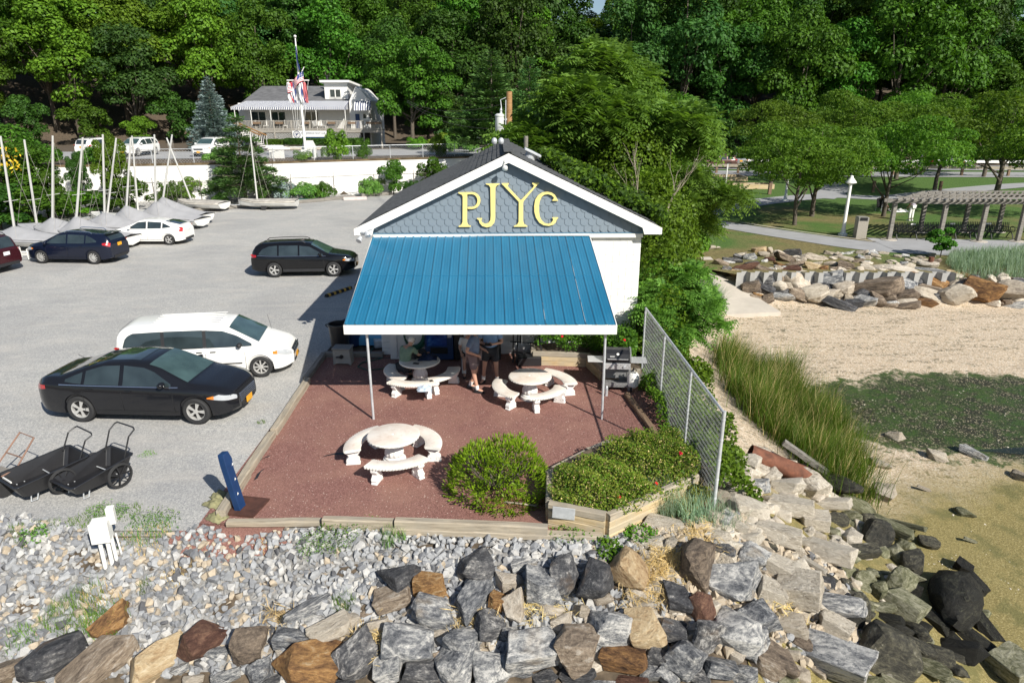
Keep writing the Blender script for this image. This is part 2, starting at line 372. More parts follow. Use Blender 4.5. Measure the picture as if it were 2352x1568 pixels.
M['galv'] = simple('galvanised_steel', (0.58, 0.60, 0.62), 0.45, 0.35, var=0.15, scale=8)
M['steel'] = simple('brushed_steel', (0.55, 0.55, 0.55), 0.35, 0.35, var=0.08)
M['alu'] = simple('mast_aluminium', (0.66, 0.65, 0.62), 0.4, 0.3, var=0.06)
M['black'] = simple('black_plastic', (0.018, 0.018, 0.02), 0.38, var=0.2)
M['tyre'] = simple('tyre_rubber', (0.022, 0.022, 0.023), 0.75, var=0.2)
M['dark'] = simple('dark_void', (0.012, 0.012, 0.013), 0.9)
M['timber'] = woodmat('weathered_timber', (0.20, 0.165, 0.12), (0.43, 0.37, 0.28), (0.30, 0.27, 0.22))
M['timbernew'] = woodmat('yellow_timber', (0.33, 0.23, 0.11), (0.60, 0.47, 0.28), (0.40, 0.35, 0.26))
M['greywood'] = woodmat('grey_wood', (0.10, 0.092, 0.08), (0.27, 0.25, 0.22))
M['deckwood'] = woodmat('grey_deck_wood', (0.20, 0.18, 0.15), (0.42, 0.39, 0.34))
M['polewood'] = woodmat('brown_pole', (0.22, 0.11, 0.045), (0.42, 0.24, 0.10))
M['redwood'] = woodmat('dark_planter_wood', (0.10, 0.06, 0.035), (0.24, 0.16, 0.10))
M['bark'] = woodmat('bark', (0.035, 0.028, 0.02), (0.13, 0.105, 0.08))
M['palebark'] = woodmat('pale_bark', (0.18, 0.14, 0.10), (0.40, 0.34, 0.27))
def castmat():
    m, n, b, o = newmat('cast_stone'); v = coord(n); gy = nd(n, 'NewGeometry'); sx = nd(n, 'SeparateXYZ'); n.links.new(gy.outputs['Normal'], sx.inputs[0])
    c = ramp(n, noi(n, v, 5, 5), [(0.3, (0.66, 0.63, 0.58)), (0.7, (0.78, 0.76, 0.71))])
    st = ramp(n, noi(n, v, 1.6, 6, 0.65, 0.5), [(0.30, (0.66, 0.55, 0.46)), (0.52, (0.76, 0.69, 0.61)), (0.8, (0.80, 0.77, 0.71))])
    st = mixc(n, ramp(n, noi(n, v, 7, 6, 0.7), [(0.55, 0.0), (0.7, 0.5)]), st, (0.50, 0.37, 0.27))
    c = mixc(n, ramp(n, sx.outputs[2], [(0.6, 0.0), (0.9, 1.0)]), c, st)
    n.links.new(c, b.inputs['Base Color']); b.inputs['Roughness'].default_value = 0.75; bump(n, b, noi(n, v, 50, 4), 0.3, 0.01)
    return m
M['cast'] = castmat()
M['castwhite'] = simple('cast_stone_white', (0.76, 0.74, 0.71), 0.75, var=0.05, scale=4, bmp=0.3, dirt=((0.62,0.55,0.48), 0.6, 0.5))
M['rust'] = simple('rusty_steel', (0.16, 0.062, 0.035), 0.85, var=0.5, scale=5, bmp=0.5)
M['darkrust'] = simple('dark_rusty_plate', (0.075, 0.03, 0.02), 0.8, var=0.4, scale=5)
M['navypaint'] = simple('navy_blue_paint', (0.006, 0.035, 0.115), 0.5, var=0.15, dirt=((0.75,0.65,0.5), 0.74, 0.9))
# rocks
M['gneiss'] = rockmat('gneiss', [(0.39, (0.055, 0.06, 0.07)), (0.465, (0.17, 0.175, 0.185)), (0.52, (0.33, 0.33, 0.325)), (0.585, (0.66, 0.64, 0.60))], 1.6, tint=((0.42,0.33,0.22), 0.60, 0.5), dist=1.2)
M['darkstone'] = rockmat('dark_gneiss', [(0.38, (0.03, 0.031, 0.036)), (0.5, (0.095, 0.095, 0.10)), (0.56, (0.20, 0.195, 0.19)), (0.62, (0.50, 0.48, 0.45))], 1.6, tint=((0.20,0.13,0.075), 0.60, 0.5), dist=1.0)
M['ruststone'] = rockmat('iron_stained_stone', [(0.36, (0.05, 0.026, 0.016)), (0.46, (0.19, 0.10, 0.045)), (0.56, (0.38, 0.21, 0.08)), (0.68, (0.55, 0.42, 0.26))], 1.4)
M['ochrestone'] = rockmat('ochre_stone', [(0.36, (0.20, 0.12, 0.06)), (0.46, (0.42, 0.29, 0.16)), (0.58, (0.60, 0.47, 0.29)), (0.68, (0.72, 0.62, 0.45))], 1.4)
M['brownstone'] = rockmat('brown_stone', [(0.36, (0.06, 0.046, 0.038)), (0.48, (0.20, 0.155, 0.115)), (0.56, (0.33, 0.26, 0.19)), (0.66, (0.52, 0.46, 0.39))], 1.5)
M['maroonstone'] = rockmat('maroon_stone', [(0.36, (0.05, 0.022, 0.018)), (0.5, (0.13, 0.065, 0.045)), (0.62, (0.25, 0.14, 0.09))], 1.5)
M['creamstone'] = rockmat('cream_stone', [(0.36, (0.34, 0.27, 0.20)), (0.48, (0.52, 0.45, 0.36)), (0.6, (0.68, 0.61, 0.51))], 1.3)
M['tanstone'] = rockmat('tan_stone', [(0.36, (0.20, 0.165, 0.13)), (0.48, (0.42, 0.36, 0.28)), (0.6, (0.56, 0.50, 0.41))], 1.3)
M['rubble'] = rockmat('old_concrete', [(0.36, (0.26, 0.22, 0.17)), (0.46, (0.52, 0.46, 0.37)), (0.6, (0.68, 0.62, 0.52))], 2.2, speck=((0.80,0.74,0.64), 9.0), green=((0.06,0.06,0.038), -1.75, -1.15))
M['tidal'] = rockmat('tidal_stone', [(0.36, (0.015, 0.016, 0.014)), (0.5, (0.055, 0.052, 0.042)), (0.6, (0.14, 0.13, 0.09)), (0.7, (0.50, 0.47, 0.40))], 3.0, rough=0.6)
M['olive'] = rockmat('algae_stone', [(0.36, (0.05, 0.055, 0.028)), (0.48, (0.17, 0.17, 0.095)), (0.58, (0.36, 0.345, 0.24)), (0.7, (0.5, 0.48, 0.36))], 1.8)
M['weedrock'] = rockmat('seaweed_covered_stone', [(0.4, (0.008, 0.008, 0.007)), (0.55, (0.022, 0.021, 0.017)), (0.68, (0.10, 0.10, 0.065))], 3.5, rough=0.7)
M['crushed'] = rockmat('crushed_stone', [(0.34, (0.22, 0.23, 0.24)), (0.5, (0.36, 0.365, 0.37)), (0.66, (0.52, 0.51, 0.49))], 1.2, tint=((0.48,0.42,0.34), 0.58, 0.6))
# foliage
M['leaf_dark'] = leafmat('leaf_dark', (0.010, 0.032, 0.008), (0.032, 0.082, 0.016), (0.06, 0.12, 0.03))
M['leaf_mid'] = leafmat('leaf_mid', (0.014, 0.048, 0.007), (0.048, 0.125, 0.016), (0.10, 0.19, 0.03))
M['leaf_light'] = leafmat('leaf_light', (0.028, 0.080, 0.010), (0.085, 0.185, 0.022), (0.17, 0.27, 0.04))
M['leaf_blue'] = leafmat('leaf_bluish', (0.011, 0.038, 0.013), (0.036, 0.092, 0.026), (0.07, 0.13, 0.04))
M['leaf_yellow'] = leafmat('leaf_yellowgreen', (0.05, 0.10, 0.010), (0.16, 0.25, 0.025), (0.32, 0.38, 0.04))
M['ailanthus'] = leafmat('ailanthus_leaf', (0.04, 0.105, 0.028), (0.11, 0.23, 0.06), (0.20, 0.34, 0.10), 0.45, 0.42)
M['locust'] = leafmat('locust_leaf', (0.024, 0.068, 0.010), (0.078, 0.160, 0.024), (0.14, 0.24, 0.04), trans=0.4)
M['pine'] = leafmat('pine_needles', (0.022, 0.072, 0.030), (0.075, 0.165, 0.062), (0.14, 0.25, 0.08), 0.6, 0.15)
M['spruce'] = leafmat('blue_spruce_needles', (0.07, 0.10, 0.10), (0.19, 0.24, 0.23), (0.34, 0.39, 0.37), 0.6, 0.1)
M['yew'] = leafmat('yew_needles', (0.035, 0.10, 0.008), (0.13, 0.25, 0.018), (0.34, 0.46, 0.04), 0.5, 0.2)
M['ivy'] = leafmat('vine_leaf', (0.024, 0.070, 0.008), (0.075, 0.165, 0.018), (0.17, 0.26, 0.04), 0.5)
M['cover'] = leafmat('ground_cover', (0.06, 0.095, 0.012), (0.17, 0.20, 0.028), (0.34, 0.34, 0.08), 0.5)
M['flower_yellow'] = leafmat('yellow_blossom', (0.5, 0.32, 0.03), (0.75, 0.50, 0.05), None, 0.6)
M['flower_red'] = leafmat('red_blossom', (0.5, 0.01, 0.03), (0.65, 0.03, 0.06), None, 0.6)
M['grass'] = leafmat('cord_grass', (0.022, 0.065, 0.008), (0.075, 0.155, 0.022), (0.20, 0.25, 0.06), 0.5)
M['bluegrass'] = leafmat('beach_grass', (0.10, 0.17, 0.11), (0.24, 0.32, 0.22), (0.52, 0.52, 0.36), 0.5)
M['drygrass'] = leafmat('dry_grass', (0.30, 0.22, 0.10), (0.50, 0.38, 0.19), (0.62, 0.52, 0.28), 0.7)
M['weed'] = leafmat('weed_leaf', (0.04, 0.10, 0.015), (0.12, 0.20, 0.04), (0.24, 0.30, 0.08), 0.5)
# ---------------------------------------------------------------- terrain
PLAT = [(-300, 10.6), (-5.6, 10.55), (0.6, 10.05), (2.6, 9.9), (4.0, 11.0), (4.15, 17.5), (4.6, 21.5), (5.6, 25.5), (7.2, 29.0), (8.6, 32.5), (10.1, 31.3), (24, 31.1), (60, 31.5), (400, 33), (400, 900), (-300, 900)]
PA = np.array(PLAT)
def out_dist(x, y):
    """distance outside the plateau's edge, 0 within"""
    x = np.asarray(x, float); y = np.asarray(y, float)
    ins = np.zeros(x.shape, bool); dd = np.full(x.shape, 1e9)
    for i in range(len(PA)):
        a = PA[i]; b = PA[(i+1) % len(PA)]
        e = b-a; t = np.clip(((x-a[0])*e[0]+(y-a[1])*e[1])/(e@e), 0, 1)
        dd = np.minimum(dd, np.hypot(x-a[0]-t*e[0], y-a[1]-t*e[1]))
        c = ((a[1] > y) != (b[1] > y)); ins ^= c & (x < (b[0]-a[0])*(y-a[1])/(b[1]-a[1]+1e-12)+a[0])
    return np.where(ins, 0, dd)
WALL = [(-60, 50.0), (-31.4, 54.5), (-19.5, 57.2), (-10.6, 61.0), (3.0, 66.0)]
def wall_y(x):
    return np.interp(x, [p[0] for p in WALL], [p[1] for p in WALL])
def hf(x, y):
    x = np.asarray(x, float); y = np.asarray(y, float)
    d = out_dist(x, y)
    beach = np.clip(-1.12-0.045*(28.5-y), -2.15, -1.0)
    z = np.where(d > 0, np.maximum(-0.03-0.42*d, beach), -0.05)
    t = np.clip((y-wall_y(x)-0.2)/0.5, 0, 1)*np.clip((7-x)/4, 0, 1)
    z = z+np.where(y > 40, t*2.75, 0)
    hill = np.clip(y-(96-np.clip(-(x+34), 0, 40)*0.55), 0, 90)*0.25*np.clip(y/60, 0, 1)
    z = z+np.where(y > 40, hill, 0)
    return z
def H(x, y): return float(hf(np.array([x]), np.array([y]))[0])
def gp(px, py):
    z = 0.0
    for _ in range(14):
        p = G(px, py, z); z = 0.5*z+0.5*H(p.x, p.y)
    return G(px, py, z)
def sheet(name, xs, ys, mat, off=0.0, pred=None, rough=0.0, kind='structure'):
    X, Y = np.meshgrid(xs, ys); Z = hf(X, Y)+off
    if rough: Z = Z+rough*np.where(out_dist(X, Y) > 0.2, rng.normal(0, 1, X.shape), 0)
    nx = len(xs); V = np.stack([X.ravel(), Y.ravel(), Z.ravel()], 1)
    i, j = np.meshgrid(np.arange(len(ys)-1), np.arange(nx-1), indexing='ij'); q = (i*nx+j).ravel()
    F = np.stack([q, q+1, q+nx+1, q+nx], 1)
    if pred is not None:
        cx = V[F][:, :, 0].mean(1); cy = V[F][:, :, 1].mean(1); F = F[pred(cx, cy)]
    o = link(name, npmesh(name, V, F, mat, True), kind=kind); return o
def arr(*segs):
    a = []
    for s, e, d in segs: a += list(np.arange(s, e, d))
    a.append(segs[-1][1]); return np.array(a)
gx = arr((-400, -60, 20), (-60, -14, 2), (-14, 26, 0.3), (26, 60, 2), (60, 400, 20))
gy = arr((-80, 2, 8), (2, 34, 0.3), (34, 52, 2), (52, 68, 0.4), (68, 200, 4), (200, 900, 40))
sheet('ground', gx, gy, M['soil'], 0, lambda x, y: ~((x > 3.9) & (y < 34) & (out_dist(x, y) > 0.9)), 0.012)
sheet('beach', arr((3.6, 30, 0.3), (30, 120, 3)), arr((-40, 4, 4), (4, 34, 0.3)), M['beach'], 0.02, lambda x, y: (out_dist(x, y) > 0.7), 0.012)
def flat(name, poly, z, mat, kind='structure', parent=None, label=None):
    bm = bmesh.new(); f = bm.faces.new([bm.verts.new((p[0], p[1], z)) for p in poly]); bmesh.ops.triangulate(bm, faces=[f])
    bmesh.ops.recalc_face_normals(bm, faces=bm.faces)
    for g in bm.faces:
        if g.normal.z < 0: g.normal_flip()
    me = bpy.data.meshes.new(name); bm.to_mesh(me); bm.free(); me.materials.append(mat)
    return link(name, me, parent, kind=kind, label=label)
def P2(*pp, z=0.0): return [tuple(G(a, b, z)[:2]) for a, b in pp]
flat('gravel_lot', [(-60, 10.5), (-5.7, 10.48), (-5.75, 19.7), (-5.2, 60.5)] + [(3.5, 65.5), (-10.6, 60.6), (-19.5, 56.8), (-31.4, 54.1), (-60, 49.6)], -0.02, M['gravel'])
flat('patio_gravel', [(-5.7, 10.65), (-3.4, 10.6), (0.6, 10.3), (3.75, 11.2), (3.7, 19.9), (-5.7, 19.9)], 0.0, M['patio'])
lawn = [(6.5, 27.8), (8.4, 31.9), (10.1, 30.12), (19.8, 30.05), (21, 31.1), (60, 31.6), (120, 34), (120, 88), (6.5, 88)]
flat('lawn', lawn, -0.02, M['lawn'])
def strip(name, c, w, z, mat, n=60):
    """a path of even width along a smooth line"""
    pts = [Vector((p[0], p[1], 0)) for p in c]; P = []
    for i in range(len(pts)-1):
        p0 = pts[max(i-1, 0)]; p1 = pts[i]; p2 = pts[i+1]; p3 = pts[min(i+2, len(pts)-1)]
        for k in range(8):
            t = k/8; P.append(0.5*((2*p1)+(p2-p0)*t+(2*p0-5*p1+4*p2-p3)*t*t+(3*p1-p0-3*p2+p3)*t**3))
    P.append(pts[-1]); rows = []
    for i, p in enumerate(P):
        d = (P[min(i+1, len(P)-1)]-P[max(i-1, 0)]).normalized(); s = Vector((-d.y, d.x, 0)); ww = w if not hasattr(w, '__len__') else w[0]+(w[1]-w[0])*i/len(P)
        a = p+s*ww/2; b = p-s*ww/2; rows.append([(a.x, a.y, z), (b.x, b.y, z)])
    m = MB(); m.grid(rows); o = m.build(name, mat, kind='structure'); return o
strip('park_path', P2((1600, 505), (1700, 522), (1850, 545), (2000, 565), (2150, 573), (2352, 585), (2600, 600)), (2.0, 3.6), 0.004, M['asphalt'])
strip('park_path', P2((1560, 500), (1660, 478), (1760, 462), (1900, 450), (2050, 455), (2352, 452)), 2.6, 0.008, M['asphalt'])
strip('park_path', P2((1880, 455), (1920, 435), (1905, 420), (1860, 408)), 2.4, 0.012, M['asphalt'])
strip('park_path', P2((2050, 455), (2200, 438), (2352, 425), (2500, 420)), 2.6, 0.016, M['asphalt'])
strip('park_road', [(14, 79), (40, 77), (70, 75.5), (120, 72)], 6.0, 0.02, M['asphalt'])
strip('park_road', [(14, 87), (40, 86), (70, 84), (120, 82)], 7.0, 0.024, M['asphalt'])
strip('pergola_pad', P2((2020, 560), (2180, 562), (2352, 566), (2600, 572)), 3.4, 0.012, M['asphalt'])
strip('upper_road', [(-60, 66), (-34, 66.5), (-20, 68.5), (-8, 72), (4, 76)], 10.0, 2.74, M['road'])
sheet('stone_bed', arr((-16, 1.5, 0.3)), arr((7.6, 10.6, 0.3)), M['stonebed'], 0.012, lambda x, y: (y < 10.7) & (y > 8.3-0.35*(x > -4)*(-x*0.3)), 0.0)
ec = gp(520, 1232); sheet('red_dust_spill', arr((-7.2, -3.6, 0.1)), arr((9.3, 10.7, 0.1)), M['patio'], 0.022, lambda x, y: ((x-ec.x-0.1)/1.0)**2+((y-ec.y-0.1)/0.55)**2 < 1+0.5*np.sin(x*9)*np.sin(y*13), 0.0)
rp = MB(); a = G(1612, 600, 0); b = G(1640, 600, 0)
rows = []
for (l, r, z) in (((1608, 590), (1632, 590), 0.03), ((1632, 635), (1674, 630), -0.25), ((1655, 690), (1735, 680), -0.75), ((1668, 722), (1794, 716), -0.98)):
    p = G(*l, z); q = G(*r, z); rows.append([(p.x, p.y, z), (q.x, q.y, z)])
rp.grid(rows); rp.grid([[(x, y, z-0.12) for x, y, z in r] for r in rows]); rp.grid([[rows[i][1] for i in range(4)], [(x, y, z-0.3) for x, y, z in [r[1] for r in rows]]]); rp.grid([[rows[3][0], rows[3][1]], [(x, y, z-0.25) for x, y, z in rows[3]]])
rp.build('ramp_walk', M['concrete'], kind='structure')
# ---------------------------------------------------------------- the club shed with its gable and blue awning
BX, BY = -0.10, 19.6
bld = thing('boat_shed', 'white block shed with grey-blue scalloped gable lettered PJYC above the red patio', 'building', (BX, BY, 0), R(1.2))
WH, HWID, DEP, SL = 3.62, 3.85, 6.8, 0.470
m = MB(); m.prism([(-HWID, 0.05), (HWID, 0.05), (HWID, DEP), (-HWID, DEP)], -0.1, WH+0.05)
m.build('wall', M['mortar'], bld)
g = MB(); T = Matrix(((1,0,0,0),(0,0,-1,0),(0,1,0,0),(0,0,0,1)))
GB = 3.74
g.prism([(-HWID, WH+0.05), (HWID, WH+0.05), (HWID, GB+0.14), (0, GB+0.14+HWID*SL), (-HWID, GB+0.14)], -0.2, 0.06, T)
g.build('gable_wall', M['shingle'], bld)
# blocks of the open right part and a course of half-hidden ones at the left
blk = MB(); blk.box((0, 0, 0), (0.402, 0.05, 0.1985)); blkm = blk.mesh('block', M['block'], bevel=0.006)
hb = MB(); hb.box((0, 0, 0), (0.199, 0.05, 0.1985)); hbm = hb.mesh('block', M['block'], bevel=0.006)
for r in range(18):
    z = 0.1+r*0.2032
    if z > WH: break
    x = HWID-0.1 if r % 2 else HWID-0.2
    first = True
    while x > 1.15:
        if first and r % 2: link('block', hbm, bld, (x, 0.03+random.uniform(0, 0.004), z)); x -= 0.305
        else: link('block', blkm, bld, (x, 0.03+random.uniform(-0.002, 0.004), z)); x -= 0.4064
        first = False
# siding behind the tables
for r in range(13):
    z = 0.12+r*0.2
    m = MB(); m.box((-1.35, 0.03, z), (4.95, 0.028, 0.194), Matrix.Rotation(0.0, 4, 'X')); m.build('siding_board', M['siding'], bld)
# fish-scale shingles
def clip(poly, a, b, c):
    out = []
    for i in range(len(poly)):
        p, q = poly[i], poly[(i+1) % len(poly)]; dp = a*p[0]+b*p[1]+c; dq = a*q[0]+b*q[1]+c
        if dp >= 0: out.append(p)
        if dp*dq < 0: t = dp/(dp-dq); out.append((p[0]+(q[0]-p[0])*t, p[1]+(q[1]-p[1])*t))
    return out
SW, SH = 0.228, 0.190
def scale_poly():
    w = SW/2-0.005
    pts = [(-w, SH+0.06), (-w, w*0.75)]
    for k in range(1, 8):
        a = PI+PI*k/8; pts.append((w*math.cos(a), w*0.75+w*0.75*math.sin(a)))
    return pts+[(w, w*0.75), (w, SH+0.06)]
def scale_mesh(poly):
    mb = MB(); n = len(poly)
    fr = [(x, -0.006-0.016*(1-y/(SH+0.06)), y) for x, y in poly]; bk = [(x, 0.0, y) for x, y in poly]
    mb.add(fr+bk, [tuple(range(n))]+[(i, (i+1)%n, n+(i+1)%n, n+i) for i in range(n)])
    return mb.mesh('shingle', M['shingle'])
full = scale_mesh(scale_poly())
for r in range(11):
    z0 = GB+r*SH
    k0 = 0.5 if r % 2 else 0.0
    for k in range(-18, 19):
        x = (k+k0)*SW
        pl = [(px+x, py+z0) for px, py in scale_poly()]
        c = clip(clip(clip(clip(pl, 1, 0, HWID-0.02), -1, 0, HWID-0.02), -SL, -1, GB+0.10+HWID*SL), SL, -1, GB+0.10+HWID*SL)
        if r == 0: pass
        if len(c) < 3: continue
        ar = abs(sum(c[i][0]*c[(i+1)%len(c)][1]-c[(i+1)%len(c)][0]*c[i][1] for i in range(len(c))))/2
        if ar < 0.003: continue
        me = full if len(c) == len(pl) and ar > 0.045 else scale_mesh([(px-x, py-z0) for px, py in c])
        link('shingle', me, bld, (x, -0.064-random.uniform(0, 0.003), z0), (0, random.uniform(-0.012, 0.012), 0))
m = MB(); m.box((0, -0.075, GB-0.02), (2*HWID+0.05, 0.03, 0.035)); 
for s in (-1, 1):
    m.beam((s*HWID, -0.085, GB+0.12), (0, -0.085, GB+0.12+HWID*SL), 0.03, 0.04); m.box((s*HWID, -0.085, GB+0.06), (0.04, 0.03, 0.13))
m.build('gable_trim', M['trimblue'], bld)
m = MB(); m.box((0, -0.09, GB-0.095), (2*HWID+0.04, 0.05, 0.11)); m.build('frieze_board', simple('flaking_white', (0.74, 0.73, 0.69), 0.6, var=0.05, scale=1.5, dirt=((0.12, 0.42, 0.56), 0.60, 0.8), stretch=(1, 1, 6)), bld)
# roof
RT = 5.97
roof = MB()
for s in (-1, 1):
    roof.prism([(0, RT-0.02), (s*4.3, RT-0.02-4.3*SL), (s*4.3, RT-0.11-4.3*SL), (0, RT-0.11)], 0.3-0.03, -DEP-0.3, T)
rf = roof.build('roof', M['asphaltshingle'], bld)
for s in (-1, 1):
    for r in range(27):
        mb = MB(); d0 = r*0.165; d1 = d0+0.18; y = -0.30; ca = 1/math.hypot(1, SL)
        while y < DEP+0.28:
            w = 0.30+random.uniform(-0.01, 0.01)
            e = min(y+w-0.012, DEP+0.3); lift = random.uniform(0.012, 0.02)
            a = [(s*d0*ca, y, RT-d0*ca*SL-0.012), (s*min(d1*ca, 4.33), y, RT-min(d1*ca, 4.33)*SL+lift)]
            mb.add([a[0], a[1], (a[1][0], e, a[1][2]), (a[0][0], e, a[0][2]), (a[1][0], y, a[1][2]-0.03), (a[1][0], e, a[1][2]-0.03)], [(0, 1, 2, 3), (1, 4, 5, 2)])
            y += w
        mb.build('shingle_course', M['asphaltshingle'], rf)
m = MB()
for i in range(24): m.beam((0, -0.3+i*0.31, RT+0.022+random.uniform(0, 0.008)), (0, 0.0+i*0.31, RT+0.022), 0.26, 0.018)
m.build('ridge_cap', M['asphaltshingle'], rf)
for s in (-1, 1):
    m = MB(); m.prism([(0, RT-0.02), (s*4.36, RT-0.02-4.36*SL), (s*4.36, RT-0.20-4.36*SL), (s*3.86, RT-0.2-4.36*SL), (s*3.80, RT-0.13-3.9*SL-0.10), (0, RT-0.27)], 0.33, 0.298, T); m.build('rake_board', M['white'], bld)
    m = MB(); m.box((s*4.315, DEP/2, RT-0.17-4.34*SL), (0.03, DEP+0.5, 0.14)); m.build('eave_board', M['white'], bld)
    m = MB(); m.prism([(0, RT-0.135), (s*4.3, RT-0.135-4.3*SL), (s*4.3, RT-0.155-4.3*SL), (0, RT-0.155)], 0.29, 0.0, T); m.build('soffit', M['white'], bld)
# letters
def fc(cx, cy, Y=19.47):
    p = A((1750+cx/1.4147)/1.7415, (580+cy/1.4147)/1.7415, Y); return (p.x-BX, p.z)
def arcp(cx, cy, rx, ry, a0, a1, n=10): return [(cx+rx*math.cos(R(a0+(a1-a0)*i/n)), cy+ry*math.sin(R(a0+(a1-a0)*i/n))) for i in range(n+1)]
LET = {
 'P': [(117,267),(190,266)]+arcp(195,314,48,48,-90,90)+[(170,361),(170,350)]+arcp(193,314,32,36,90,-90)+[(168,279),(167,435),(174,451),(188,457),(188,463),(119,463),(119,457),(134,450),(141,435),(142,292),(137,281),(117,273)],
 'J': [(273,218),(351,218),(351,223),(336,229),(327,241),(326,415),(321,440),(302,461),(278,466),(252,458),(237,440),(233,424),(223,419),(223,413),(252,413),(252,419),(246,425),(253,438),(270,446),(288,440),(298,425),(300,400),(298,240),(290,228),(273,223)],
 'Y': [(363,216),(403,216),(403,222),(396,228),(401,239),(468,311),(473,311),(541,239),(545,229),(535,221),(535,214),(575,214),(575,219),(565,226),(487,318),(484,330),(484,430),(490,448),(508,458),(508,463),(431,463),(431,458),(450,450),(458,435),(459,322),(375,233),(363,222)],
 'C': [(682,317),(649,317),(649,312),(656,306),(658,298),(645,286),(625,279),(605,282),(590,293),(578,318),(574,345),(574,375),(578,405),(590,428),(606,443),(625,447),(640,443),(651,430),(654,420),(649,416),(649,410),(682,410),(682,416),(674,422),(670,438),(655,452),(630,459),(600,455),(575,440),(556,412),(547,380),(546,345),(552,310),(568,285),(592,269),(620,265),(645,270),(664,283),(673,300),(677,309),(682,312)]}
for k, pl in LET.items():
    m = MB(); m.prism([fc(*p) for p in pl], 0.115, 0.150, T); m.build('letter', M['yellow'], bld, bevel=0.004, label='cream yellow serif letter '+k)
# lamps on the gable
m = MB()
for (x, z, dx) in ((-4.15, 3.70, -0.10), (-4.0, 3.86, 0.12)):
    m.lathe([(0.02, 0.0), (0.05, 0.03), (0.06, 0.10), (0.085, 0.17), (0.08, 0.18)], 12, Matrix.Translation((x, -0.42, z)) @ Matrix.Rotation(2.3+dx, 4, 'X') @ Matrix.Rotation(dx*3, 4, 'Y'))
m.tube([(-4.15, -0.33, 3.80), (-4.05, -0.40, 3.80)], 0.04); m.tube([(-4.0, -0.36, 3.86), (-3.85, -0.35, 3.90), (-3.72, -0.12, 3.86)], 0.012)
m.build('floodlight', M['galv'], bld)
m = MB(); m.lathe([(0.02, 0), (0.07, 0.05), (0.075, 0.12), (0.02, 0.14)], 12, Matrix.Translation((-0.1, -0.40, 5.62)) @ Matrix.Rotation(2.2, 4, 'X')); m.tube([(-0.1, -0.34, 5.78), (-0.1, -0.42, 5.70)], 0.02); m.build('floodlight', M['white'], bld)
for i, x in enumerate((-0.38, -0.16)):
    m = MB(); m.lathe([(0.03, -0.05), (0.09, 0.0), (0.115, 0.08), (0.11, 0.16), (0.07, 0.22), (0.0, 0.245)], 14, Matrix.Translation((x-0.02, 3.6, 6.0)) @ Matrix.Scale(0.8, 4)); m.build('roof_lamp_globe', M['galv'], bld, smooth=True)
VT = Matrix.Translation((0.70, 2.2, RT-0.70*SL)) @ Matrix.Rotation(math.atan(SL), 4, 'Y'); m = MB(); m.lathe([(0.19, -0.05), (0.19, 0.16)], 16, VT); m.box((0, 0, 0.19), (0.56, 0.5, 0.08), VT); m.build('roof_vent', M['galv'], bld, bevel=0.02)
# awning
aw = thing('metal_awning', 'blue ribbed metal awning with white fascia covering the rear of the patio', 'awning', (-0.8, 17.2, 0))
TL, TR, BL, BR = Vector((-3.98, 19.50, 3.60)), Vector((2.22, 19.50, 3.60)), Vector((-3.83, 14.90, 2.43)), Vector((2.38, 14.90, 2.43))
O = aw.location
def awp(u, v, h=0.0): # u 0..27 ribs across, v 0 top .. 1 eave
    a = TL.lerp(TR, u/27); b = BL.lerp(BR, u/27); p = a.lerp(b, v); return (p.x-O.x, p.y-O.y, p.z-O.z+h)
def panel(u0, u1, v0, v1, lift):
    prof = []
    u = u0
    for k in range(u0, u1):
        prof += [(k, 0.022), (k+0.10, 0.022), (k+0.19, 0.0), (k+0.36, 0.0), (k+0.40, 0.005), (k+0.44, 0.0), (k+0.66, 0.0), (k+0.70, 0.005), (k+0.74, 0.0), (k+0.90, 0.0)]
    prof.append((u1-0.02, 0.020))
    rows = []
    for v in (v0, (v0+v1)/2, v1): rows.append([awp(min(a, 27), v, h+lift) for a, h in prof])
    mb = MB(); mb.grid(rows); mb.grid([rows[-1], [(x, y, z-0.012) for x, y, z in rows[-1]]])
    return mb.build('roof_panel', M['bluemetal'], aw)
us = [0, 4, 8, 12, 16, 20, 24, 27]
for i in range(7):
    panel(us[i], us[i+1], 0.0, 0.51, 0.045+0.003*(i % 2)); panel(us[i], us[i+1], 0.50, 1.004, 0.035+0.003*(i % 2))
m = MB()
for v in (0.02, 0.25, 0.5, 0.75, 0.97): m.beam(awp(0, v, -0.03), awp(27, v, -0.03), 0.06, 0.05)
m.build('purlin', M['siding'], aw)
for k in range(8):
    u = 27*k/7; m = MB(); m.beam(awp(u, 0.0, -0.09), awp(u, 0.99, -0.09), 0.045, 0.11); m.build('rafter', M['siding'], aw)
m = MB(); m.box(((BL.x+BR.x)/2-O.x, BL.y-0.03-O.y, 2.335), (BR.x-BL.x+0.05, 0.03, 0.215)); m.box((-1.2-O.x, BL.y-0.05-O.y, 2.335), (0.02, 0.008, 0.20)); m.build('fascia', M['white'], aw)
for s, x0, x1 in ((-1, TL.x, BL.x), (1, TR.x, BR.x)):
    m = MB(); m.beam((x0-O.x+s*0.02, TL.y-O.y-0.1, TL.z-0.05), (x1-O.x+s*0.02, BL.y-O.y, BL.z-0.06), 0.025, 0.12); m.build('side_fascia', M['white'], aw)
m = MB(); m.beam(awp(0, 0.0, 0.075), awp(27, 0.0, 0.075), 0.10, 0.02); m.build('flashing', M['white'], aw)
for px in (-3.36, 2.18):
    m = MB(); m.tube([(px-O.x, 15.04-O.y, 0.0), (px-O.x-0.012, 15.03-O.y, 2.28)], 0.03, 12); m.tube([(px-O.x, 15.02-O.y, 2.17), (px-O.x, 15.02-O.y, 2.3)], 0.037, 12); m.build('post', M['galv'], aw, smooth='auto')
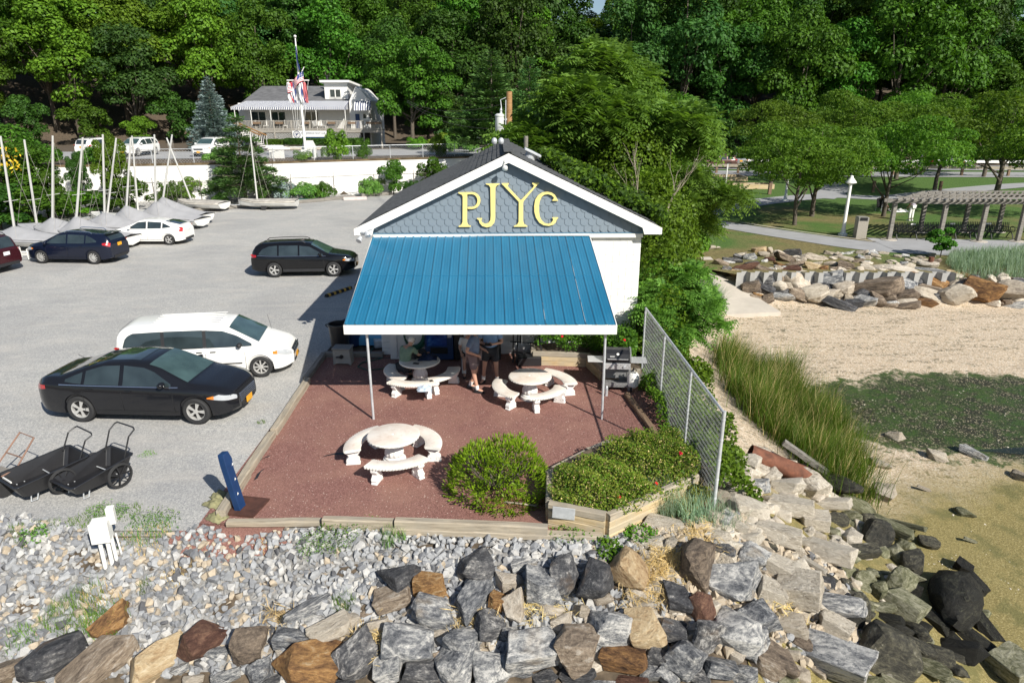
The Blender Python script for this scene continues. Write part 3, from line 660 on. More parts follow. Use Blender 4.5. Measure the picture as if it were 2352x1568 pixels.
# ---------------------------------------------------------------- patio edging
def timber(a, b, w=0.15, h=0.15, z=0.0, label=None, name='landscape_timber', grp='timbers edging the patio', mat='timber', cat='timber'):
    a = Vector((a[0], a[1], 0)); b = Vector((b[0], b[1], 0)); d = b-a; L = d.length
    mb = MB(); n = 6; rows = []
    for i in range(n+1):
        x = -L/2+L*i/n; j = [random.uniform(-0.006, 0.006) for _ in range(4)]
        rows.append([(x, -w/2+j[0], 0), (x, w/2+j[1], 0), (x, w/2+j[1], h-0.02), (x, w/2-0.02+j[2], h+j[3]), (x, -w/2+0.02+j[2], h+j[3]), (x, -w/2+j[0], h-0.02)])
    mb.grid(rows, close=True); mb.add(rows[0], [(5, 4, 3, 2, 1, 0)]); mb.add(rows[-1], [(0, 1, 2, 3, 4, 5)])
    o = mb.build(name, M[mat]); o.location = ((a.x+b.x)/2, (a.y+b.y)/2, z); o.rotation_euler.z = math.atan2(d.y, d.x)
    if label: tag(o, label, cat, grp)
    return o
def tpx(p, q, z=0.0, **k): a = G(p[0], p[1], z); b = G(q[0], q[1], z); return timber(a, b, z=k.pop('base', 0.0), **k)
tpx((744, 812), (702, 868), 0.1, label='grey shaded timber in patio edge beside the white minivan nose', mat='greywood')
tpx((706, 872), (629, 990), 0.1, label='long pale split timber in left patio edge beside the dark sedan', w=0.17, h=0.17)
tpx((624, 996), (566, 1083), 0.08, label='timber in left patio edge just ahead of the dark sedan', w=0.17)
tpx((566, 1085), (507, 1180), 0.1, label='end timber in left patio edge next to the blue anchor post', w=0.17, h=0.18)
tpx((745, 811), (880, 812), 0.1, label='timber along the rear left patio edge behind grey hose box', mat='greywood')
tpx((522, 1198), (738, 1196), 0.06, label='low timber at front left patio edge half buried in red dust', h=0.10)
tpx((742, 1192), (905, 1198), 0.16, label='short upper timber at left end of the front patio edge', h=0.2)
tpx((908, 1197), (1258, 1212), 0.2, label='long upper timber of the front patio edge left of planter', h=0.15, base=0.11)
tpx((880, 1213), (1385, 1232), 0.06, label='lower timber of front patio edge running under the planter', h=0.11, w=0.17)
# raised planter at the right corner
pl = thing('raised_planter', 'raised timber planter overflowing with groundcover at right front patio corner', 'planter', (2, 11.5, 0))
def pbeam(p, q, lv, n=3, h=0.14, w=0.12, mat='timbernew', nm='board'):
    a = G(p[0], p[1], lv); b = G(q[0], q[1], lv)
    for k in range(n):
        top = lv-k*h
        o = timber(a, b, w=w if k else w+0.02, h=h-0.008, z=top-h, mat=(mat if k else 'timber'), name=nm)
        o.parent = pl; o.location -= pl.location
pbeam((1262, 1150), (1392, 1176), 0.50, 4); pbeam((1396, 1178), (1600, 1086), 0.50, 4); pbeam((1262, 1075), (1262, 1150), 0.45, 3)
pbeam((1350, 1030), (1405, 1008), 0.32, 2, mat='timber'); pbeam((1270, 1072), (1345, 1034), 0.3, 2, mat='timber')
pm = MB(); poly = [G(*q, 0.38) for q in ((1265, 1075), (1350, 1030), (1440, 1000), (1560, 1010), (1598, 1085), (1396, 1172), (1266, 1145))]
pm.prism([(p.x-2, p.y-11.5) for p in poly], 0.02, 0.36); pm.build('soil', M['soil'], pl)
a = G(1263, 1158, 0.3); m = MB(); m.box((0, 0, 0), (0.40, 0.008, 0.24)); o = m.build('sign_plate', M['galv'], pl, bevel=0.003); b = G(1318, 1174, 0.38); o.location = ((a.x+0.22)-2, G(1290, 1172, 0.38).y-0.085-11.5, 0.38); o.rotation_euler = (0.05, 0.04, -0.16)
pl2 = thing('raised_planter', 'low timber rose planter against shed wall behind the round table', 'planter', (2.0, 18.6, 0))
for lv in (0.14, 0.28, 0.42):
    for (p, q) in (((0.62, 18.75), (2.15, 18.6)), ((2.2, 18.6), (2.5, 17.5)), ((2.55, 17.45), (3.5, 17.3)), ((0.62, 18.78), (0.62, 19.5))):
        o = timber(p, q, w=0.13, h=0.132, z=lv-0.14, mat='timbernew' if lv < 0.4 else 'timber', name='board'); o.parent = pl2; o.location -= pl2.location
m = MB(); m.prism([(0.6-2, 18.7-18.6), (2.2-2, 18.6-18.6), (2.55-2, -1.1), (3.55-2, -1.25), (3.55-2, 1.0), (0.6-2, 1.0)], 0.02, 0.36); m.build('soil', M['soil'], pl2)
timber((3.0, 16.4), (3.5, 12.6), mat='redwood', label='dark timber at right patio edge under the chain-link fence', h=0.12)
timber((2.9, 17.2), (3.55, 17.1), mat='greywood', h=0.34, w=0.12, label='weathered upright board behind the propane tank', name='timber_board')
# ---------------------------------------------------------------- chain-link fence by the patio
cf = thing('chain_link_fence', 'galvanised chain-link fence on the beach side of the patio', 'fence', (3.7, 14.2, 0))
F0, F1 = Vector((-0.10, 3.45, 0)), Vector((0.06, -3.18, 0)); FH = 2.04
m = MB(); m.tube([F0+Vector((0, 0, FH)), F1+Vector((0, 0, FH))], 0.024, 8); m.build('top_rail', M['galv'], cf, smooth='auto')
for t in (0.0, 0.33, 0.68, 1.0):
    p = F0.lerp(F1, t); m = MB(); r = 0.036 if t == 1 else 0.026
    m.tube([p+Vector((0, 0, -0.2)), p+Vector((0, 0, FH+(0.04 if t == 1 else -0.02)))], r, 10)
    for z in (0.3, 0.7, 1.1, 1.5, 1.9): m.tube([p+Vector((0, 0, z)), p+Vector((0, 0, z+0.02))], r+0.006, 10)
    m.build('post', M['galv'], cf, smooth='auto')
V = []; Fc = []
L = (F1-F0).length; dx = (F1-F0).normalized(); nx_ = Vector((-dx.y, dx.x, 0)); sp = 0.055; wr = 0.003
for i in range(int(L/sp)):
    for s in (0, 1):
        zz = np.arange(0.03, FH-0.02, sp); b = len(V)
        for k, z in enumerate(zz):
            off = sp/2 if (k+s) % 2 else -sp/2
            p = F0+dx*(sp*(i+0.5)+off*0.98)
            for a in range(3):
                q = p+dx*(wr*math.cos(a*2.09))+nx_*(wr*math.sin(a*2.09)+0.003*s); V.append((q.x, q.y, z))
        if s == 0 or True:
            for k in range(len(zz)-1):
                for a in range(3): Fc.append((b+k*3+a, b+k*3+(a+1)%3, b+k*3+3+(a+1)%3, b+k*3+3+a))
        break
link('wire_mesh', npmesh('wire_mesh', V, Fc, M['galv']), cf, kind='stuff')
# ---------------------------------------------------------------- cast-stone tables and curved benches
def table(loc, label):
    t = thing('round_table', label, 'table', loc, 0, 'cast-stone round tables')
    m = MB(); m.lathe([(0.50, 0.70), (0.535, 0.705), (0.55, 0.725), (0.55, 0.745), (0.54, 0.765), (0.53, 0.77), (0.03, 0.772), (0.028, 0.75)], 48)
    for k in range(36):
        a = 2*PI*k/36; m.lathe([(0.01, -0.02), (0.013, 0), (0.01, 0.02)], 6, Matrix.Translation((0.545*math.cos(a), 0.545*math.sin(a), 0.735)))
    m.build('table_top', M['cast'], t, smooth='auto')
    m = MB(); m.lathe([(0.24, 0.0), (0.25, 0.03), (0.24, 0.10), (0.20, 0.115), (0.215, 0.14), (0.195, 0.17), (0.16, 0.18)], 32); m.build('pedestal_base', M['castwhite'], t, smooth='auto')
    m = MB(); m.lathe([(0.17, 0.17), (0.21, 0.24), (0.20, 0.33), (0.15, 0.46), (0.115, 0.58), (0.13, 0.64), (0.22, 0.70)], 60, None, 0.10, 12); m.build('pedestal', M['castwhite'], t, smooth=True); t.scale = (1, 1, 0.82)
    return t
def bench(tloc, c, label):
    """curved seat whose arc is centred on the table; c = where its middle stands"""
    r = min(1.1, max(0.80, math.hypot(c[0]-tloc[0], c[1]-tloc[1]))); ang = math.atan2(c[1]-tloc[1], c[0]-tloc[0]); r0, r1, span = r-0.165, r+0.165, 0.60/r
    t = thing('curved_bench', label, 'bench', tloc, ang, 'curved cast-stone benches')
    m = MB(); rows = []
    n = 16
    prof = [(r0+0.02, 0.375), (r0, 0.39), (r0, 0.43), (r0+0.02, 0.445), (r1-0.02, 0.445), (r1, 0.43), (r1, 0.39), (r1-0.02, 0.375)]
    for i in range(n+1):
        a = -span+2*span*i/n; rows.append([(r*math.cos(a), r*math.sin(a), z) for r, z in prof])
    m.grid(rows, close=True); m.add(rows[0], [tuple(range(7, -1, -1))]); m.add(rows[-1], [tuple(range(8))])
    for i in range(22):
        a = -span+2*span*(i+0.5)/22
        for r in (r0-0.002, r1+0.002): m.lathe([(0.014, -0.02), (0.017, 0), (0.014, 0.02)], 6, Matrix.Translation((r*math.cos(a), r*math.sin(a), 0.41)))
    m.build('seat', M['cast'], t, smooth='auto')
    for s in (-1, 1):
        a = s*span*0.72; c = Vector((math.cos(a), math.sin(a), 0))*((r0+r1)/2)
        Mx = Matrix.Translation(c) @ Matrix.Rotation(a, 4, 'Z') @ Matrix.Rotation(PI/2, 4, 'X')
        hw = [(0.150, 0.0), (0.155, 0.03), (0.13, 0.05), (0.145, 0.09), (0.135, 0.14), (0.09, 0.19), (0.085, 0.23), (0.125, 0.27), (0.15, 0.31), (0.145, 0.35), (0.125, 0.375)]
        pl_ = [(x, y) for x, y in hw]+[(-x, y) for x, y in reversed(hw)]
        m = MB(); m.prism(pl_, -0.065, 0.065, Mx)
        for zs in (-1, 1):
            for q in (-1, 1):
                for cy, rr in ((0.31, 0.05), (0.10, 0.045)):
                    pts = [(q*(0.085+rr*(1-k/14)*math.cos(k*0.75)), cy+rr*(1-k/14)*math.sin(k*0.75), zs*0.068) for k in range(11)]
                    m.tube([Mx @ Vector(p) for p in pts], 0.010, 5)
        m.build('leg', M['castwhite'], t, bevel=0.008)
    t.scale = (1, 1, 0.92)
    return t
TA = G(907, 1058, 0); TB = G(966, 876, 0); TC = G(1217, 914, 0)
table(TA, 'white round cast-stone table in full sun at front of the patio')
table(TB, 'round cast-stone table holding a black bag and blue jacket beside bearded man')
table(TC, 'round cast-stone table with bare stained top nearest the grill')
bench(TA, G(827, 1042), 'sunlit curved stone bench to the left of the front table')
bench(TA, G(990, 1036), 'sunlit curved stone bench to the right of the front table')
bench(TA, G(915, 1106), 'sunlit curved stone bench nearest the rocks at the front table')
bench(TB, G(900, 886), 'stone bench on left side of the table with the black bag')
bench(TB, G(944, 917), 'stone bench with a pale blue towel on its right end')
bench(TB, G(1028, 892), 'stone bench on right side of the table with the black bag')
bench(TC, G(1153, 924), 'stone bench on left side of the bare stained table')
bench(TC, G(1265, 936), 'stone bench on front right side of the bare stained table')
bench(TC, G(1290, 893), 'stone bench half hidden right behind the bare stained table')
# ---------------------------------------------------------------- small things around the patio
def obj(name, mb, mat, label, cat, loc=(0,0,0), rz=0.0, group=None, smooth=False, bevel=0):
    o = mb.build(name, mat, smooth=smooth, bevel=bevel); o.location = loc; o.rotation_euler = (0, 0, rz); return tag(o, label, cat, group)
# gas grill
gr = thing('gas_grill', 'black-lidded gas grill with stainless shelves by right awning post', 'grill', (2.78, 16.95, 0), R(-4))
m = MB(); lid = [(-0.26, 0.0), (-0.27, 0.10), (-0.22, 0.24), (-0.10, 0.33), (0.06, 0.35), (0.2, 0.30), (0.26, 0.18), (0.27, 0.0)]
Tl = Matrix.Translation((0, 0, 0.96)) @ Matrix(((0,0,1,0),(1,0,0,0),(0,1,0,0),(0,0,0,1)))
m.prism(lid, -0.30, 0.30, Tl); m.build('lid', M['black'], gr, bevel=0.012)
m = MB()
for s in (-1, 1): m.prism([(x*1.06, y*1.07) for x, y in lid], s*0.30, s*0.345, Tl)
m.build('lid_end_cap', simple('cast_grey', (0.20, 0.20, 0.20), 0.5), gr, bevel=0.01)
gr.scale = (1.02, 0.95, 0.88)
m = MB(); m.tube([(-0.26, -0.285, 1.06), (-0.26, -0.33, 1.07), (0.26, -0.33, 1.07), (0.26, -0.285, 1.06)], 0.012); m.build('handle', M['steel'], gr)
m = MB(); m.lathe([(0.035, 0), (0.035, 0.012)], 16, Matrix.Translation((0, -0.235, 1.20)) @ Matrix.Rotation(1.2, 4, 'X')); m.build('thermometer', M['white'], gr)
m = MB(); m.box((-0.14, -0.26, 1.13), (0.12, 0.008, 0.045)); m.build('badge', M['steel'], gr)
m = MB(); m.box((0, 0, 0.90), (0.64, 0.50, 0.12)); m.build('firebox', M['black'], gr, bevel=0.01)
m = MB(); m.box((0, -0.29, 0.84), (0.66, 0.06, 0.18)); m.build('control_panel', M['steel'], gr, bevel=0.008)
for x in (-0.15, 0.17):
    m = MB(); m.lathe([(0.032, 0), (0.03, 0.035)], 14, Matrix.Translation((x, -0.32, 0.84)) @ Matrix.Rotation(PI/2, 4, 'X')); m.build('knob', M['galv'], gr)
for s in (-1, 1):
    m = MB(); m.box((s*0.55, -0.03, 0.95), (0.42, 0.46, 0.035)); m.build('side_shelf', M['steel'], gr, bevel=0.01)
m = MB()
for x in (-0.32, 0.32):
    for y in (-0.24, 0.2): m.box((x, y, 0.42), (0.05, 0.05, 0.76))
m.box((0, 0, 0.16), (0.66, 0.48, 0.03)); m.box((0, -0.24, 0.24), (0.66, 0.03, 0.10)); m.box((0, 0.2, 0.5), (0.62, 0.02, 0.5)); m.build('cart_frame', simple('grey_frame', (0.22, 0.22, 0.22), 0.5), gr)
for y in (-0.24, 0.2):
    m = MB(); m.lathe([(0.09, -0.02), (0.1, 0), (0.09, 0.02)], 18, Matrix.Translation((0.38, y, 0.1)) @ Matrix.Rotation(PI/2, 4, 'Y')); m.build('wheel', M['tyre'], gr)
m = MB(); m.lathe([(0.10, 0), (0.11, 0.03), (0.155, 0.06), (0.155, 0.34), (0.12, 0.40), (0.04, 0.42), (0.03, 0.46)], 20)
pt = thing('propane_tank', 'white propane tank hanging on the right side of the grill', 'tank', (3.2, 16.75, 0.12)); m.build('tank_body', M['white'], pt, smooth='auto')
m = MB(); m.tube([(0.08*math.cos(a), 0.08*math.sin(a), 0.46+0.03*math.sin(a*2)) for a in np.linspace(0, 5.5, 14)], 0.012); m.tube([(0, 0, 0.44), (0, 0, 0.54)], 0.02); m.build('valve_collar', M['black'], pt)
m = MB(); m.lathe([(0.04, 0), (0.042, 0.2), (0.03, 0.26), (0.015, 0.28)], 12); obj('drink_bottle', m, M['galv'], 'small clear bottle standing on the ground by the grill leg', 'bottle', (2.47, 16.45, 0))
# hose box, bins, reel
hb_ = thing('hose_reel_box', 'grey plastic hose reel box at the rear left patio edge', 'hose box', G(790, 834, 0), R(-3))
m = MB(); m.prism([(-0.27, 0), (-0.22, 0), (-0.19, 0.04), (0.19, 0.04), (0.22, 0), (0.27, 0), (0.25, 0.48), (-0.25, 0.48)], -0.17, 0.17, Matrix.Rotation(PI/2, 4, 'X')); m.build('housing', simple('taupe_plastic', (0.30, 0.29, 0.265), 0.6), hb_, bevel=0.015)
m = MB(); m.box((0, 0, 0.50), (0.56, 0.42, 0.05)); m.build('lid', simple('taupe_lid', (0.22, 0.21, 0.195), 0.6), hb_, bevel=0.015)
m = MB(); m.lathe([(0.06, 0), (0.05, 0.05)], 16, Matrix.Translation((0, -0.18, 0.27)) @ Matrix.Rotation(PI/2, 4, 'X')); m.box((-0.08, -0.23, 0.27), (0.14, 0.03, 0.03)); m.build('crank', M['black'], hb_)
for i, (px, py, s, lb) in enumerate(((783, 806, 1.0, 'tall black rubbish barrel with rope handle beside the awning corner'), (810, 792, 0.9, 'dark blue rubbish barrel behind the black barrel under the awning'))):
    b = thing('rubbish_barrel', lb, 'bin', G(px, py, 0)); m = MB(); m.lathe([(0.24*s, 0), (0.26*s, 0.02), (0.31*s, 0.85*s), (0.335*s, 0.86*s), (0.335*s, 0.90*s), (0.30*s, 0.90*s), (0.25*s, 0.1)], 24); m.build('barrel_body', M['black'] if i == 0 else M['navypaint'], b, smooth='auto')
    m = MB()
    for q in (-1, 1): m.tube([(q*0.32*s, -0.08, 0.8*s), (q*0.39*s, -0.05, 0.86*s), (q*0.39*s, 0.05, 0.86*s), (q*0.32*s, 0.08, 0.8*s)], 0.015)
    m.build('handle', M['black'], b)
m = MB(); m.prism([(-0.42, 0.0), (0.42, 0.0), (0.46, 0.22), (0.35, 0.30), (-0.30, 0.30), (-0.46, 0.20)], -0.28, 0.28, Matrix.Rotation(PI/2, 4, 'X')); obj('plastic_tub', m, simple('sky_blue_plastic', (0.10, 0.36, 0.60), 0.5), 'sky blue plastic tub on the ground left of the coiled green hose', 'tub', G(852, 792, 0)+Vector((0, 0.2, 0)), 0.0, bevel=0.02)
m = MB(); m.prism([(-0.25, 0), (0.25, 0), (0.25, 0.25), (-0.25, 0.25)], -0.2, 0.2, Matrix.Rotation(PI/2, 4, 'X')); obj('stone_block', m, M['galv'], 'grey block with a black knob beside the blue tub', 'block', G(878, 800, 0)+Vector((-0.05, 0.25, 0)), 0.3, bevel=0.02)
cb = thing('utility_cabinet', 'white utility cabinet carrying the coiled green hose', 'cabinet', (-3.05, 19.1, 0)); m = MB(); m.box((0.1, 0.18, 0.62), (1.35, 0.3, 1.20)); m.build('cabinet_box', M['siding'], cb)
m = MB(); m.box((0.1, 0.15, 1.24), (1.42, 0.38, 0.05)); m.build('cabinet_lid', M['siding'], cb)
m = MB(); m.tube([(-0.35, 0, 1.05), (-0.35, -0.08, 1.0), (-0.35, -0.08, 0.55), (-0.37, -0.05, 0.1)], 0.02); m.tube([(-0.1, 0.0, 0.75), (-0.1, -0.06, 0.7), (-0.1, -0.06, 0.1)], 0.018); m.build('tap_pipe', M['galv'], cb)
hm = simple('green_hose', (0.012, 0.085, 0.055), 0.4)
m = MB()
for k in range(7):
    pts = [(0.15+(0.27+0.012*k)*math.cos(a)+0.01*k, -0.05-0.018*(k%4), 0.84+(0.36+0.02*k)*math.sin(a)) for a in np.linspace(0, 2*PI, 26)]; m.tube(pts, 0.016, 6, caps=False)
m.build('hose_coil', hm, cb)
m = MB(); m.tube([G(x, y, 0.02) for x, y in ((878, 822), (830, 833), (822, 842), (845, 850), (880, 846), (915, 832), (935, 825), (900, 815))], 0.016, 6); m.tube([G(x, y, 0.02) for x, y in ((880, 780), (862, 790), (848, 812), (840, 832))], 0.016, 6); obj('garden_hose', m, hm, 'green garden hose lying on red gravel in front of cabinet', 'hose')
m = MB(); m.tube([G(x, y, 0.02) for x, y in ((800, 815), (850, 821), (900, 822), (925, 817))], 0.01, 5); obj('power_cord', m, M['black'], 'black cord lying along the rear patio edge', 'cord')
def vend(x, w, h, mat, label, front):
    v = thing('vending_machine', label, 'vending machine', (x, 18.98, 0)); m = MB(); m.box((0, 0.28, h/2+0.04), (w, 0.60, h-0.05)); m.build('case', mat, v, bevel=0.01)
    m = MB(); m.box((-0.06 if w > 0.6 else 0, -0.035, h*0.58), (w*0.70, 0.02, h*0.6)); m.build('front_panel', front, v)
    m = MB(); m.box((w*0.38, -0.04, h*0.6), (w*0.14, 0.03, h*0.35)); m.build('coin_panel', M['galv'], v); m = MB(); m.box((0, -0.04, 0.35), (w*0.6, 0.03, 0.18)); m.build('dispense_flap', M['dark'], v)
def panelpic():
    mm, n, b, o = newmat('machine_print'); v = coord(n); c = ramp(n, noi(n, v, 3.2, 5, 0.6, 0.8), [(0.35, (0.004, 0.02, 0.13)), (0.55, (0.015, 0.075, 0.30)), (0.70, (0.10, 0.28, 0.55))]); n.links.new(c, b.inputs['Base Color']); b.inputs['Roughness'].default_value = 0.25; return mm
vend(-2.15, 0.84, 1.8, M['navypaint'], 'blue drinks vending machine behind the man in green', panelpic())
vend(-1.52, 0.36, 1.85, M['black'], 'narrow black machine right of the blue vending machine', M['black'])
vend(-0.72, 0.78, 1.8, M['black'], 'black snack vending machine behind the two standing men', glassmat('machine_glass', (0.06, 0.045, 0.03)))
m = MB(); m.tube([(-1.22, 19.5, 1.7), (-1.15, 19.45, 1.1), (-1.25, 19.42, 0.75), (-1.08, 19.42, 0.7), (-1.0, 19.45, 1.2), (-1.02, 19.5, 1.7)], 0.012, 5); obj('hanging_cable', m, M['black'], 'black cable looped on wall between the two black machines', 'cable')
fr = thing('folded_ladder_frame', 'black metal frame leaning on wall right of the standing men', 'frame', (0.25, 18.9, 0))
for (a, b) in (((-0.12, 0.0, 0), (-0.02, 0.5, 1.9)), ((-0.22, 0.0, 0), (-0.2, 0.5, 1.9)), ((0.62, -0.1, 0.35), (0.34, 0.5, 1.9)), ((0.0, 0.3, 0.5), (0.0, 0.5, 1.9)), ((-0.3, 0.3, 0.55), (0.66, 0.1, 0.55)), ((-0.2, 0.35, 0.2), (0.6, 0.1, 0.22))):
    m = MB(); m.tube([a, b], 0.022, 6); m.build('frame_bar', M['black'], fr)
m = MB(); m.tube([(0.04, 0.2, 0.5), (0.04, 0.45, 1.9)], 0.018, 6); m.build('frame_bar', M['white'], fr)
m = MB(); m.box((0, 0, 0.14), (0.7, 0.4, 0.27)); obj('storage_crate', m, M['black'], 'black crate on ground below the black metal frame', 'crate', (0.5, 18.75, 0), 0.05, bevel=0.02)
# things on the table and bench
m = MB(); m.box((0, 0, 0.13), (0.28, 0.18, 0.24)); m.box((0, -0.10, 0.10), (0.2, 0.04, 0.14)); m.tube([(-0.14, 0, 0.2), (-0.28, -0.1, 0.03), (-0.33, -0.18, -0.15), (-0.22, -0.2, -0.28), (-0.12, -0.15, -0.1)], 0.018, 5); obj('camera_bag', m, M['black'], 'black camera bag with dangling strap on left of the table top', 'bag', TB+Vector((-0.22, 0.1, 0.635)), 0.1, bevel=0.03)
def cloth(name, mat, label, cat, loc, w, d, h, rz, seed, drape=None):
    rows = []
    for j in range(13):
        r = []
        for i in range(15):
            u, v = i/14-0.5, j/12-0.5; e = max(0, 1-(abs(u)*2)**3)*max(0, 1-(abs(v)*2)**3)
            z = h*e*(0.55+0.9*noise.noise((u*5+seed, v*5, seed)))+0.012
            x, y = w*u*(1+0.25*noise.noise((seed, v*4, u*2))), d*v*(1+0.25*noise.noise((u*4, seed, v)))
            if drape and x > drape: z -= (x-drape)*1.3; x = drape+(x-drape)*0.3
            r.append((x, y, z))
        rows.append(r)
    m = MB(); m.grid(rows); return obj(name, m, mat, label, cat, loc, rz, smooth=True)
cloth('jacket', simple('navy_cloth', (0.008, 0.016, 0.05), 0.9, var=0.4), 'navy jacket bundled on right of the table top', 'jacket', TB+Vector((0.22, 0.08, 0.64)), 0.5, 0.34, 0.2, 0.1, 3.0)
m = MB(); m.prism([(-0.16, 0), (0.14, 0), (0.17, 0.10), (0.08, 0.24), (-0.10, 0.20)], -0.1, 0.1, Matrix.Rotation(PI/2, 4, 'X')); obj('shoulder_bag', m, simple('black_cloth', (0.015, 0.016, 0.02), 0.9), 'black soft bag between the camera bag and the jacket', 'bag', TB+Vector((0.03, 0.22, 0.637)), 0.2, bevel=0.04)
m = MB(); m.box((0, 0, 0.005), (0.16, 0.09, 0.01)); obj('phone', m, M['black'], 'black phone lying flat on the table edge near the bag', 'phone', TB+Vector((-0.06, -0.28, 0.637)), -0.2)
p = G(978, 893, 0.41)
cloth('towel', simple('pale_blue_cloth', (0.50, 0.58, 0.68), 0.9, var=0.12), 'pale blue towel draped over right end of a bench', 'towel', p, 0.42, 0.36, 0.09, 0.1, 8.0, 0.12)
# blue anchor sign post on rusty plate
an = thing('anchor_post', 'navy blue steel plate on rusty base standing at front left patio corner', 'sign', G(552, 1166, 0.05), R(80))
m = MB(); m.box((0.1, -0.1, -0.02), (0.62, 0.55, 0.035)); m.build('base_plate', M['darkrust'], an)
m = MB(); m.prism([(-0.10, 0.0), (0.10, 0.0), (0.09, 0.8), (0.12, 1.0), (0.07, 1.16), (-0.09, 1.16), (-0.11, 0.95)], -0.06, 0.06, Matrix.Rotation(-0.16, 4, 'X') @ Matrix.Rotation(PI/2, 4, 'X')); m.build('plate', M['navypaint'], an, bevel=0.006)
m = MB()
for i, x in enumerate((-1, 0, 1)):
    m.prism([(0, 0), (0.05, 0.01), (0.03, 0.05)], 0.062, 0.064, Matrix.Rotation(-0.16, 4, 'X') @ Matrix.Translation((0.05*x, 0, 0.3+0.28*i)) @ Matrix.Rotation(PI/2, 4, 'X'))
m.build('white_mark', M['white'], an)
for i, (px, py) in enumerate(((492, 1145), (478, 1163), (482, 1195))):
    cloth('sandbag_sack', simple('faded_olive_sack', (0.22, 0.21, 0.11), 0.9, var=0.35, scale=9), ('upper', 'middle', 'lower')[i]+' one of three faded olive sacks slumped at the patio corner', 'sack', G(px, py, 0)+Vector((0.1, 0.08, 0)), 0.38, 0.28, 0.13, -0.5, 2.0+i)
# white electric box on pipes
eb = thing('junction_box', 'white junction box on PVC pipes standing in crushed stones', 'utility box', gp(252, 1300), R(16)); eb.scale = (0.62, 0.66, 0.92)
m = MB()
for (x, y) in ((-0.10, -0.02), (0.09, -0.03)): m.tube([(x, y, -0.15), (x, y, 0.62)], 0.055, 12)
m.tube([(0.19, 0.05, -0.1), (0.18, 0.05, 0.62)], 0.05, 12); m.tube([(0.30, 0.22, -0.1), (0.25, 0.2, 0.6)], 0.025, 8); m.build('pipe', M['white'], eb, smooth='auto')
m = MB(); m.box((0, 0, 0.80), (0.44, 0.34, 0.40)); m.build('box', M['white'], eb, bevel=0.01)
m = MB(); m.box((-0.01, -0.178, 0.80), (0.46, 0.012, 0.42)); m.build('cover', M['white'], eb, bevel=0.004)
m = MB(); m.box((0.24, 0.20, 1.00), (0.20, 0.18, 0.34)); m.build('small_box', M['white'], eb, bevel=0.01)
m = MB()
for (x, z) in ((-0.2, 0.99), (0.19, 0.99), (-0.2, 0.61), (0.19, 0.61)): m.lathe([(0.01, 0), (0.01, 0.01)], 8, Matrix.Translation((x, -0.184, z)) @ Matrix.Rotation(PI/2, 4, 'X'))
m.build('screw', M['galv'], eb)
# dock carts
def tub(L, w0, w1, h0, h1, zb, th=0.02):
    """open tapering tub: outer and inner skin and a rolled lip"""
    def ring(k, z, ins):
        f = 0.80+0.20*k; a = L/2*f-ins; b0 = (w0/2)*f-ins; b1 = (w1/2)*f-ins; c = 0.06
        return [(-a+c, -b0, z), (a-c, -b1, z), (a, -b1+c, z), (a, b1-c, z), (a-c, b1, z), (-a+c, b0, z), (-a, b0-c, z), (-a, -b0+c, z)]
    rows = [ring(0, zb, 0), ring(1, zb+h0, 0), [(x*1.04, y*1.06, z) for x, y, z in ring(1, zb+h0, 0)], [(x*1.04, y*1.06, z+0.02) for x, y, z in ring(1, zb+h0, 0)], ring(1, zb+h0+0.02, th), ring(0, zb+th, th)]
    sk = h1-h0
    rows = [[(x, y, z+(sk*(x/L+0.5) if z > zb+0.1 else 0)) for x, y, z in r] for r in rows]
    m = MB(); m.grid(rows, close=True); m.add(rows[0], [tuple(range(7, -1, -1))]); m.add(rows[-1], [tuple(range(8))]); return m
def cart(loc, rz, label, L, w0, w1, h0, h1, wy, tall, wheelx=0.25):
    c = thing('dock_cart', label, 'cart', loc, rz, 'carts parked on the gravel')
    tub(L, w0, w1, h0, h1, 0.17).build('tub', M['black'], c, bevel=0.008)
    for s in (-1, 1):
        m = MB(); Mw = Matrix.Translation((wheelx, s*wy, 0.26)) @ Matrix.Rotation(PI/2, 4, 'X')
        m.lathe([(0.215, -0.028), (0.25, -0.02), (0.26, 0), (0.25, 0.02), (0.215, 0.028), (0.21, 0), (0.215, -0.028)], 32, Mw, caps=False); w_ = m.build('wheel', M['tyre'], c, smooth='auto')
        m = MB(); 
        for k in range(7):
            a = 2*PI*k/7; m.beam(Mw @ Vector((0.03*math.cos(a), 0.03*math.sin(a), 0)), Mw @ Vector((0.225*math.cos(a), 0.225*math.sin(a), 0)), 0.035, 0.02)
        m.lathe([(0.04, -0.04), (0.04, 0.04)], 12, Mw); m.build('rim', M['black'], w_)
    hw = w1/2*0.8
    m = MB(); m.tube([(L/2-0.15, -hw, 0.5), (L/2+0.02, -hw, tall*0.6+0.3), (L/2+0.16, -hw, tall), (L/2+0.18, -hw+0.06, tall+0.03), (L/2+0.18, hw-0.06, tall+0.03), (L/2+0.16, hw, tall), (L/2+0.02, hw, tall*0.6+0.3), (L/2-0.15, hw, 0.5)], 0.016, 8); m.build('handle', M['black'], c)
    m = MB(); m.tube([(wheelx, -wy, 0.26), (wheelx, wy, 0.26)], 0.012, 8)
    for s in (-1, 1): m.tube([(-L*0.3, s*w0*0.33, 0.2), (-L*0.32, s*w0*0.33, 0.02), (-L*0.24, s*w0*0.33, 0.02), (-L*0.2, s*w0*0.33, 0.2)], 0.013, 6)
    m.build('under_frame', M['galv'], c); return c
c2 = cart(G(222, 1118, 0), R(62), 'black dock cart with big spoked wheel, nearer to the white junction box pipes', 1.25, 0.74, 0.78, 0.20, 0.36, 0.45, 1.0)
c1 = cart(G(112, 1120, 0), R(57), 'wider black dock cart with a white strip on its front lip', 1.35, 0.88, 0.84, 0.28, 0.36, 0.46, 0.9, 0.1)
